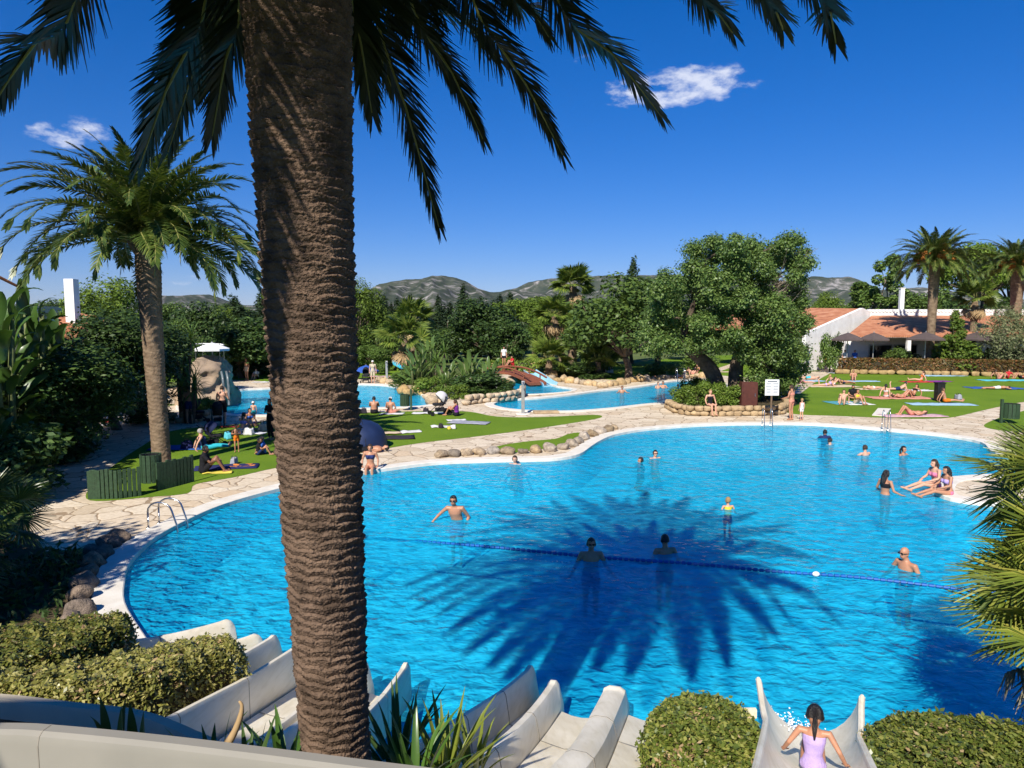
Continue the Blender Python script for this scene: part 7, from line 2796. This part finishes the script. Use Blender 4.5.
    # clothes
    for item, col in wear:
        if item == 'trunks':
            vm = ((names == 'pelvis') & (tt_ < .85)) | ((names == 'thigh') & (tt_ < .55))
            off = .014
        elif item == 'trousers':
            vm = ((names == 'pelvis') & (tt_ < .85)) | (names == 'thigh') | ((names == 'shin') & (tt_ < .9))
            off = .018
        elif item == 'skirt':
            vm = (names == 'pelvis') | ((names == 'thigh') & (tt_ < .7))
            off = .022
        elif item == 'bikini_bottom':
            vm = ((names == 'pelvis') & (tt_ < .62)) | ((names == 'thigh') & (tt_ < .08))
            off = .007
        elif item == 'bikini_top':
            vm = (names == 'chest') & (tt_ > .05) & (tt_ < .62)
            off = .008
        elif item == 'swimsuit':
            vm = ((names == 'chest') & (tt_ < .72)) | (names == 'belly') | (names == 'pelvis') | ((names == 'thigh') & (tt_ < .06))
            off = .007
        elif item == 'vest':
            vm = ((names == 'chest') & (tt_ < .85)) | (names == 'belly') | ((names == 'pelvis') & (tt_ > .3))
            off = .012
        elif item == 'tshirt':
            vm = (names == 'chest') | (names == 'belly') | ((names == 'pelvis') & (tt_ > .25)) | ((names == 'uarm') & (tt_ < .65))
            off = .016
        elif item == 'dress':
            vm = (names == 'chest') | (names == 'belly') | (names == 'pelvis') | ((names == 'thigh') & (tt_ < .8)) | ((names == 'uarm') & (tt_ < .4))
            off = .016
        elif item == 'towel_wrap':
            vm = ((names == 'pelvis') & (tt_ < .95)) | ((names == 'thigh') & (tt_ < .95))
            off = .025
        skin_part(item, vm, CLO[col], off)
    # hair
    if hair and hair != 'bald':
        rel = co - np.array(hd)
        fcn, upn, sdn = np.array(fc), np.array(up), np.array(sd)
        pf, pu = rel @ fcn, rel @ upn
        near = np.linalg.norm(rel - upn * .02, axis=1) < .135 * hs
        vm = near & (names == 'head') & ((pu > .062 * hs) | ((pf < .022 * hs) & (pu > -.05 * hs - pf * .3)))
        ho = skin_part('hair', vm, HAIR[hair], .013 if not long else .018)
        if long and ho:
            mb = MB()
            back = -fc
            if tail:
                mb.tube([hd + back * .10 * hs + up * .03, hd + back * .135 * hs - up * .05, hd + back * .12 - up * .16, hd + back * .10 - up * .27], [.028, .034, .028, .012], 8)
            else:
                g_ = -up
                mb.tube([hd + back * .055 * hs + up * .03, hd + back * .085 * hs - up * .06, hd + back * .10 - up * .17, hd + back * .10 - up * .30, hd + back * .095 - up * .40], [.075 * hs, .082 * hs, .078, .060, .018], 10)
            oo = mb.build('hair_length', HAIR[hair], ho, True)
    if hat:
        mb = MB()
        mb.lathe([(.096 * hs, .035), (.094 * hs, .07 * hs), (.078 * hs, .105 * hs), (.04 * hs, .125 * hs), (.005, .13 * hs)], (0, 0, 0), 14)
        mb.ell((0, .10 * hs, .045), (.075 * hs, .075 * hs, .008), seg=12, rings=5)
        oo = mb.build('hat', CLO[hat], t, True)
        oo.matrix_local = Matrix.Translation(hd) @ Mh
    if glasses:
        mb = MB()
        for q in (-1, 1):
            mb.ell((q * .034 * hs, .098 * hs, .014 * hs), (.028 * hs, .008, .019 * hs), seg=10, rings=6)
            mb.tube([(q * .06 * hs, .09 * hs, .018 * hs), (q * .082 * hs, .02, .016), (q * .082 * hs, -.02, .008)], .005, 5)
        mb.tube([(-.014, .103 * hs, .018 * hs), (.014, .103 * hs, .018 * hs)], .005, 5)
        oo = mb.build('sunglasses', BLACKP, t)
        oo.matrix_local = Matrix.Translation(hd) @ Mh
    return t


def on(px, py, z=0.0):
    p = G(px, py, z)
    return (p.x, p.y, z)


# ---- in the water (waterline WZ)
def wader(label, px, py, rz, deep=1.17, **kw):
    h = kw.get('h', 1.72)
    deep += 0.04
    p = G(px, py, WZ)
    return person(label, (p.x, p.y, WZ - deep * h / 1.72), rz, **kw)


wader('man in sunglasses wading waist-deep left of the lane rope, one arm out', 457, 519, 170, deep=1.06, h=1.78, pose_='wade_splash', skin='tan', hair='black', glasses=True, wear=[('trunks', 'lilac')])
wader('man with sunglasses in the palm shadow facing the camera at the rope', 591, 560, 180, deep=1.24, h=1.8, pose_='wade', skin='tan', hair='black', glasses=True, wear=[('trunks', 'navy')])
wader('dark-haired man seen from behind in the palm shadow by the rope', 665, 553, 10, deep=1.30, h=1.76, pose_='wade', skin='tan', hair='black', wear=[('trunks', 'black')])
wader('bald man in dark glasses leaning forward in the water past the rope', 906, 569, 110, deep=1.26, h=1.8, pose_='wade_turn', skin='tan', hair='bald', glasses=True, wear=[('trunks', 'navy')])
wader('swimmer just showing beside the big palm trunk', 358, 540, 60, deep=1.36, pose_='float', skin='tan', hair='black')
wader('toddler in a yellow swim vest with arms stretched out', 728, 509, 5, deep=1.26, h=1.15, pose_='wade', skin='fair', hair='blond', wear=[('vest', 'yellow'), ('trunks', 'navy')])
wader('man with sunglasses neck-deep below the boulder row', 655, 458, 200, deep=1.38, pose_='float', skin='fair', hair='black', glasses=True)
wader('dark swimmer floating low beside the man in sunglasses', 641, 462, 100, deep=1.50, pose_='float', skin='tan', hair='black', wear=[('tshirt', 'black')])
wader('woman with tied hair swimming close under the boulders', 515, 464, 160, deep=1.38, sex='f', pose_='float', skin='fair', hair='brown', long=True, tail=True)
wader('dark-haired swimmer near the far edge in front of the notice board', 825, 438, 0, deep=1.32, pose_='float', skin='tan', hair='black', wear=[('tshirt', 'navy')])
wader('swimmer behind the dark-haired one, head only', 830, 444.5, 30, deep=1.40, pose_='float', skin='fair', hair='black')
wader('fair-backed man shoulder-deep below the stone slab', 865, 455, 20, deep=1.30, pose_='float', skin='fair', hair='brown')
wader('woman with hair up, shoulder-deep under the slim ladder', 903, 455, -150, deep=1.34, sex='f', pose_='float', skin='tan', hair='black', long=True, tail=True)
wader('slim woman with long dark hair standing waist-deep', 885, 494, -70, deep=.98, h=1.66, sex='f', pose_='wade', skin='tan', hair='black', long=True, wear=[('bikini_top', 'black'), ('bikini_bottom', 'black')])
p = G(936, 491, .03)
person('woman in a pink bikini sitting on the pool step with legs in the water', (p.x + .30, p.y + .5, -.02), 95, 1.72, 'edge_long', 'fair', 'brown', True, [('bikini_top', 'pink'), ('bikini_bottom', 'pink')], sex='f', tail=True)
p = G(947, 497, .03)
person('long-haired woman in a pale pink bikini on the pool step', (p.x + .25, p.y + .35, -.02), 90, 1.66, 'edge_long', 'tan', 'black', True, [('bikini_top', 'lilac'), ('bikini_bottom', 'pink')], sex='f')
p = G(369, 470, .03)
person('woman in a patterned bikini sitting on the pool edge by the big palm', (p.x, p.y + .25, .0), 185, 1.66, 'edge', 'tan', 'brown', True, [('bikini_top', 'navy'), ('bikini_bottom', 'salmon')], sex='f', tail=True)
# swimmers of the middle pool
for px, py, rz, col, lab, h in ((622, 393, 180, None, 'swimmer alone in the middle pool under the leafy tree', 1.7), (658, 388.5, 200, None, 'paler swimmer in the middle pool beside the steel ladder', 1.65), (663, 388, 160, None, 'second swimmer touching the pale one in the middle pool', 1.7), (678, 391, 0, 'turquoise', 'bather in a turquoise shirt in the middle pool', 1.7), (511, 388, 90, 'black', 'dark figure under the footbridge in the splash channel', 1.7)):
    wader(lab, px, py, rz, deep=1.2, h=h, pose_='float' if col is None else 'wade', skin='fair' if px == 658 else 'tan', hair='black' if px != 658 else 'brown', wear=[('tshirt', col)] if col else ())

# the girl on the slide
i_ = min(range(len(GS)), key=lambda k: abs(GS[k].y - 6.2))
gp_ = GS[i_]
tg = (GS[i_ + 1] - GS[i_ - 1]).normalized()
girl = person('girl in a lilac swimsuit with a long dark ponytail riding the half-pipe slide', (gp_.x + 0.0, gp_.y, gp_.z + 0.03), math.degrees(math.atan2(-tg.x, tg.y)), 1.18, 'slide', 'tan', 'black', True, [('swimsuit', 'lilac')], sex='f', vox=0.010, tail=True, fine=True)
girl.rotation_euler = (math.asin(tg.z) * 0.6, 0, math.atan2(-tg.x, tg.y))

# ---- standing
L_ = person
L_('shirtless man in dark shorts standing by the spiky yucca', on(190, 424), 30, 1.76, 'push', 'tan', 'brown', False, [('trunks', 'navy')])
L_('man with a dark towel round his waist facing the back pool', on(223, 424), 5, 1.78, 'push', 'fair', 'brown', False, [('towel_wrap', 'black')])
L_('woman in a white top standing in the shade behind the left palm', on(141, 421), -20, 1.70, 'stand', 'fair', 'blond', False, [('tshirt', 'white'), ('trousers', 'black')], sex='f')
L_('small child in orange shorts standing on the left lawn', on(237, 452), 200, 1.02, 'fold', 'tan', 'black', False, [('trunks', 'orange')])
L_('toddler in a sun hat standing at the near edge of the back pool', on(254, 423), 180, 1.0, 'stand', 'fair', 'blond', False, [('trunks', 'turquoise')], hat='white')
L_('man in tan shorts standing far off on the back lawn', on(247, 380.5), 150, 1.76, 'stand', 'tan', 'black', False, [('trunks', 'beige')])
L_('person in a pale robe and sun hat beside the blue parasol', on(373, 383.5), 190, 1.72, 'stand', 'fair', 'blond', False, [('dress', 'beige')], hat='white', sex='f')
L_('mother in a salmon bikini standing by the lilac pushchair', on(791, 420), 40, 1.70, 'push', 'tan', 'brown', True, [('bikini_top', 'salmon'), ('bikini_bottom', 'salmon')], sex='f', tail=True)
L_('small child in a white top beside the mother at the pool deck', on(801.5, 420), 20, 1.02, 'stand', 'fair', 'blond', False, [('vest', 'white'), ('trunks', 'white')])
L_('person in an orange skirt on the path by the gable', on(826, 370), 160, 1.72, 'walk', 'tan', 'brown', False, [('skirt', 'orange'), ('vest', 'salmon')], sex='f')
L_('companion in a pink top on the path by the gable', on(831.5, 370.5), 150, 1.76, 'walk', 'tan', 'brown', False, [('tshirt', 'pink'), ('trunks', 'grey')])
L_('person in navy clothes at the foot of the white gable wall', (gx(808, 63.5), 63.5, .5), 100, 1.74, 'stand', 'tan', 'black', False, [('tshirt', 'navy'), ('trousers', 'navy')])
L_('person in white behind the reddish hedge by the first parasol', (gx(845, 63.3), 63.3, .35), 200, 1.72, 'stand', 'tan', 'brown', False, [('tshirt', 'white'), ('trunks', 'white')])
L_('person in pale blue behind the reddish hedge', (gx(855, 63.3), 63.3, .35), 180, 1.7, 'stand', 'tan', 'black', False, [('tshirt', 'blue'), ('trunks', 'grey')])
L_('person in white standing on the bridge bank', (*G(504, 374)[:2], .7), 180, 1.7, 'stand', 'tan', 'black', False, [('tshirt', 'white'), ('trunks', 'black')])
L_('person in red resting on the bank above the bridge', (*G(513, 374)[:2], .75), 120, 1.7, 'sit_knees', 'tan', 'brown', False, [('tshirt', 'red'), ('trunks', 'red')])
# woman on the stone ring
p = G(711, 416)
L_('blonde woman in a black swimsuit sitting on the carob stone ring', (p.x, p.y + .25, .46), 190, 1.70, 'edge', 'fair', 'blond', True, [('swimsuit', 'black')], sex='f', tail=True)

# ---- sitting and lying on the left lawns
L_('man in black clothes hugging his knees beside the green board surround', on(203, 473), -70, 1.76, 'sit_knees', 'dark', 'black', False, [('tshirt', 'black'), ('trunks', 'black')])
L_('woman in a navy vest sitting by the small dark pushchair', on(205, 450), -60, 1.68, 'sit_long', 'fair', 'grey', False, [('vest', 'navy'), ('trousers', 'turquoise')], sex='f')
L_('bare-backed woman sitting among bags by the back pool', on(243, 432), -20, 1.68, 'sit_knees', 'fair', 'brown', True, [('bikini_top', 'lilac'), ('bikini_bottom', 'white')], sex='f', tail=True)
L_('second bather sitting close to the bare-backed woman', on(249, 426), -120, 1.66, 'sit_cross', 'tan', 'black', False, [('bikini_top', 'blue'), ('trunks', 'blue')], sex='f')
L_('person in a black shirt standing at the edge of the big trunk', on(271, 440), 150, 1.66, 'fold', 'tan', 'brown', False, [('tshirt', 'black'), ('trousers', 'black')])
L_('child in a blue top sitting on the grass by the big trunk', on(264, 454), 100, 1.25, 'sit_cross', 'tan', 'black', False, [('tshirt', 'blue'), ('trunks', 'navy')])
L_('child in a dark shirt sitting next to the blue-topped child', on(258, 455), -80, 1.2, 'sit_knees', 'tan', 'black', False, [('tshirt', 'black'), ('trunks', 'navy')])
L_('person in white and black sitting far off on the back lawn', on(257, 379), 170, 1.7, 'sit_knees', 'fair', 'black', False, [('tshirt', 'white'), ('trunks', 'black')])
L_('dark-haired bather with a bare back sitting at the back pool coping', on(374, 413.5), 5, 1.76, 'sit_knees', 'tan', 'black', False, [('trunks', 'black')])
L_('bather in a white cap sitting at the back pool coping', on(390, 413.5), -15, 1.70, 'sit_cross', 'tan', 'black', False, [('trunks', 'salmon')], hat='white')
L_('woman in a dark wine top sitting behind the grey pushchair', on(457, 416), 70, 1.66, 'sit_knees', 'tan', 'brown', True, [('vest', 'purple'), ('trunks', 'black')], sex='f', tail=True)
L_('person in black lying half hidden by the navy tent', on(368, 452), 100, 1.7, 'lie_back', 'tan', 'black', False, [('trunks', 'black')])

# ---- sunbathers of the right lawn
SB = [
    ('bather lying on her front by the lawn path under the carob', 803, 383, -80, 'lie_front', 'fair', 'brown', [('bikini_bottom', 'pink'), ('bikini_top', 'pink')], 'f'),
    ('bather in turquoise lying beside the lawn path', 809, 379, 75, 'lie_back', 'fair', 'brown', [('trunks', 'turquoise')], 'm'),
    ('woman lying on a cream towel propped on her elbows', 826, 386, 80, 'prop', 'fair', 'brown', [('bikini_bottom', 'lilac'), ('bikini_top', 'lilac')], 'f'),
    ('woman leaning back beside the propped one', 833, 384.5, -70, 'sit_lean', 'fair', 'blond', [('bikini_bottom', 'white'), ('bikini_top', 'white')], 'f'),
    ('bather lying on the far end of the cream towel', 843, 384, -95, 'side', 'tan', 'brown', [('bikini_bottom', 'navy'), ('bikini_top', 'navy')], 'f'),
    ('dark-haired bather sitting up behind the cream towel group', 853, 380.5, 160, 'sit_knees', 'tan', 'black', [('trunks', 'salmon')], 'm'),
    ('person in a black top sitting behind two others on the dark towel', 852, 399, 180, 'sit_cross', 'tan', 'black', [('tshirt', 'black'), ('trunks', 'black')], 'm'),
    ('bather leaning back at the front of the dark towel', 843, 403.5, 150, 'sit_lean', 'fair', 'brown', [('trunks', 'beige')], 'm'),
    ('bather in a yellow top sitting on the white corner of the dark towel', 856, 403.5, 200, 'sit_knees', 'tan', 'brown', [('vest', 'yellow'), ('trunks', 'beige')], 'f'),
    ('bather lying flat at the back of the salmon towel row', 873, 389, -85, 'lie_back', 'fair', 'blond', [('bikini_bottom', 'white')], 'f'),
    ('dark-haired woman sitting at the front of the salmon towel', 886, 397, -40, 'sit_long', 'fair', 'black', [('bikini_top', 'white'), ('bikini_bottom', 'white')], 'f'),
    ('man lying propped behind the dark-haired woman', 898, 390, 90, 'prop', 'fair', 'black', [('trunks', 'navy')], 'm'),
    ('bather with bent knees lying on the salmon towel', 903, 397.5, -85, 'lie_knees', 'tan', 'brown', [('bikini_bottom', 'salmon')], 'f'),
    ('woman in a dark bikini sitting at the end of the salmon towel', 913, 396, 110, 'sit_lean', 'tan', 'brown', [('bikini_top', 'black'), ('bikini_bottom', 'black')], 'f'),
    ('bather with raised knees on the pale pink towel by the far ladder', 911, 415, 85, 'lie_knees', 'tan', 'brown', [('trunks', 'salmon')], 'm'),
    ('woman sitting on the red and purple towels', 921, 381, 60, 'sit_long', 'fair', 'brown', [('bikini_top', 'orange'), ('bikini_bottom', 'orange')], 'f'),
    ('tanned man sitting beside the black bin on a pale blue towel', 945, 402, -110, 'sit_long', 'tan', 'brown', [('trunks', 'orange')], 'm'),
    ('person in purple lying on the white towel near the reddish hedge', 926, 373, 80, 'lie_front', 'fair', 'black', [('tshirt', 'purple'), ('trunks', 'purple')], 'm'),
    ('bather lying in pale shorts on the white towel near the reddish hedge', 918, 372.5, 85, 'lie_back', 'fair', 'brown', [('trunks', 'white')], 'm'),
    ('bather sitting low by the stone footing', 970, 373, 150, 'sit_knees', 'fair', 'brown', [('bikini_top', 'white'), ('trunks', 'white')], 'f'),
    ('person in white shorts lying on the blue towel', 998, 389, 80, 'lie_front', 'tan', 'brown', [('trunks', 'white')], 'm'),
    ('bather leaning back on the turquoise towel by the hedge', 998, 379, -70, 'sit_lean', 'tan', 'brown', [('trunks', 'salmon')], 'm'),
    ('person in red sitting on the turquoise towel', 1007, 378.5, 120, 'sit_lean', 'tan', 'brown', [('tshirt', 'red'), ('trunks', 'red')], 'f'),
    ('second bather close behind the person in red', 1001, 375.5, 170, 'sit_knees', 'tan', 'black', [('trunks', 'salmon')], 'm'),
    ('bather in red and dark at the frame edge of the lawn', 1021, 378.5, 90, 'lie_knees', 'tan', 'black', [('tshirt', 'red'), ('trunks', 'black')], 'm'),
    ('sunbather lying behind the carob trunk', 688, 373, 85, 'lie_front', 'tan', 'brown', [('trunks', 'beige')], 'm'),
    ('bather in yellow sitting between the carob trunks on the lawn', 697, 373.5, 160, 'sit_knees', 'tan', 'brown', [('bikini_top', 'yellow'), ('bikini_bottom', 'yellow')], 'f'),
    ('bather leaning back on the lawn behind the steel ladder', 691, 376, -60, 'sit_lean', 'fair', 'brown', [('trunks', 'salmon')], 'm'),
    ('sunbather on the orange towel beyond the middle pool', 664, 377.5, 85, 'lie_front', 'tan', 'brown', [('trunks', 'orange')], 'm'),
]
for lab, px, py, rz, ps, sk, hr, wr_, sx in SB:
    person(lab, on(px, py, .03), rz, 1.72 if sx == 'm' else 1.66, ps, sk, hr, sx == 'f', wr_, sex=sx, vox=0.02, tail=True)

# ---- towels and belongings
TW = [
    ('cream towel under the reclining group near the lawn path', 831, 386.2, 'cream', 3.6, 1.7, 0), ('white towel behind the cream one', 862, 381.5, 'pale_blue', 2.4, 1.0, 0), ('pale towel by the lawn path under the carob', 806, 381.5, 'pale_blue', 3.0, 1.0, 0.2),
    ('dark teal towel under the person in the black top', 843, 403, 'teal', 1.7, 1.6, 0.1), ('white towel beside the dark teal one', 856, 403.5, 'white', 1.5, 1.6, 0), ('salmon towel under the row of four bathers', 899, 398, 'salmon', 3.8, 1.5, 0), ('cream towel at the back of the salmon one', 876, 389.2, 'cream', 2.6, 1.2, 0),
    ('white towel at the far end of the salmon row', 916, 390.5, 'white', 1.8, 1.1, 0), ('pale pink towel by the far ladder', 912, 416, 'pink', 3.2, 1.0, 0.05), ('red towel under the sitting woman', 917, 382, 'red', 2.2, 1.2, 0), ('purple towel joined to the red one', 938, 381.5, 'purple', 1.8, 1.1, 0.1),
    ('pale blue towel in front of the black bin', 941, 404.5, 'pale_blue', 3.6, 1.1, -0.05), ('white towel near the reddish hedge', 919, 374, 'white', 3.0, 1.4, 0), ('pale towel in front of the stone footing', 943, 375.8, 'pale_blue', 3.6, 1.3, 0.05), ('blue towel under the man in white shorts', 992, 388, 'blue', 3.4, 1.3, 0), ('second blue towel touching the first', 1012, 388.8, 'blue', 1.6, 1.2, 0.1),
    ('turquoise towel under the person in red', 1007, 380.5, 'turq', 4.2, 1.4, 0), ('grey towel alone at the top of the lawn', 848, 373, 'grey', 3.4, 1.2, 0.1), ('orange towel beyond the middle pool', 664, 378, 'orange', 3.0, 1.0, 0), ('pale yellow towel between the carob trunks', 723, 372, 'cream', 3.0, 1.0, 0),
    ('pale blue towel spread below the grey pushchair', 469, 423, 'grey', 1.9, 0.9, -0.25), ('white crumpled towel next to the pale blue one', 456, 420.5, 'white', 0.9, 0.5, 0.2), ('white towel left of the grey pushchair', 432, 413.5, 'white', 2.0, 0.7, 0), ('white towel under the capped bather', 392, 414, 'white', 1.2, 0.6, 0), ('white towel in the middle of the lawn', 411, 432, 'white', 0.9, 0.6, 0.4),
    ('dark towel beside the navy tent', 390, 438, 'dark', 2.0, 0.9, 0.1), ('pale cream towel lying on the dark one', 388, 434, 'cream', 1.1, 0.5, 0.2), ('white towel with black items under the pushchair', 441, 427, 'white', 0.9, 0.6, 0.1),
    ('purple and navy blanket beside the man in black', 226, 467.5, 'navy', 2.0, 0.8, 0.25), ('orange cloth at the end of the navy blanket', 243, 466, 'orange', 0.8, 0.4, 0.3), ('yellow cloth in front of the man in black', 217, 473, 'yellow', 0.9, 0.35, 0.2), ('navy towel in the shade behind the left palm', 181, 448, 'blue', 2.2, 1.0, 0.1), ('pink towel just behind the green board surround', 172, 467, 'pink', 1.0, 0.4, 0.1), ('white towel by the bare-backed woman', 253, 434, 'white', 1.0, 0.5, 0),
    ('red cloth beside the man with the towel round his waist', 229, 427, 'red', 0.9, 0.4, 0), ('pink sunbed cover in the shade under the left trees', 92, 421, 'red', 2.2, 0.7, -0.1), ('white towel in front of the pink cover in the shade', 93, 425.5, 'white', 2.3, 0.6, -0.1), ('white paper lying on the far back lawn', 261, 382.3, 'white', 1.2, 0.7, 0), ('pale towel on the back lawn behind the robe', 383, 376.5, 'pink', 3.0, 0.8, 0), ('white towel behind the right tree path', 702, 369, 'turq', 1.6, 0.8, 0)]
for lab, px, py, col, L, W, rz in TW:
    z = 0.012
    if 'lying on the dark one' in lab:
        z = 0.05
    towel(lab, px, py, col, L, W, rz, z)
for lab, px, py, col, s in (('black bag on the grass by the bare-backed bather', 363.5, 413.5, 'dark', 0.42), ('white bag by the bare-backed woman', 249, 435, 'white', 0.5), ('pale turquoise bag on the left lawn beside the orange-shorted child', 228, 439, 'turq', 0.45), ('white bag behind the orange-shorted child', 238, 434, 'white', 0.4), ('white bag near the big trunk', 264, 431, 'cream', 0.6), ('dark bag on the white towel below the pushchair', 441, 428, 'dark', 0.3),
                            ('yellow beach toy bag by the dark bag', 449, 429.5, 'yellow', 0.22), ('white beach bag beside the yellow one', 453, 429, 'white', 0.3), ('dark bag left of the grey pushchair', 426, 412, 'dark', 0.35), ('grey bag beside the tanned man', 958, 399.5, 'grey', 0.5), ('dark bag on the stone-slab side of the lawn', 950, 375, 'dark', 0.5), ('blue bag at the corner of the navy towel', 187, 449, 'navy', 0.5), ('pink bag on the bank of the left shade', 94, 417, 'cream', 0.6), ('white bag under the low rounded tree', 609, 373, 'white', 0.8), ('turquoise bag on the lawn beyond the middle pool', 662, 374, 'turq', 0.9), ('grey bag on the navy blanket', 234, 464, 'grey', 0.35)):
    bag(lab, px, py, col, s * 0.72)

# ================================================================== air between here and the mountains
if HAZE:
    hz, nt, out = newmat('haze_air')
    pv = nt.n('ShaderNodeVolumePrincipled')
    pv.inputs['Color'].default_value = (0.80, 0.88, 1.0, 1)
    pv.inputs['Density'].default_value = HAZE
    pv.inputs['Anisotropy'].default_value = 0.2
    nt.l(pv.outputs['Volume'], out.inputs['Volume'])
    mb = MB()
    mb.box((0, 2200, 128), (9000, 5000, 266))
    o = mb.build('haze', hz)
    o['kind'] = 'stuff'
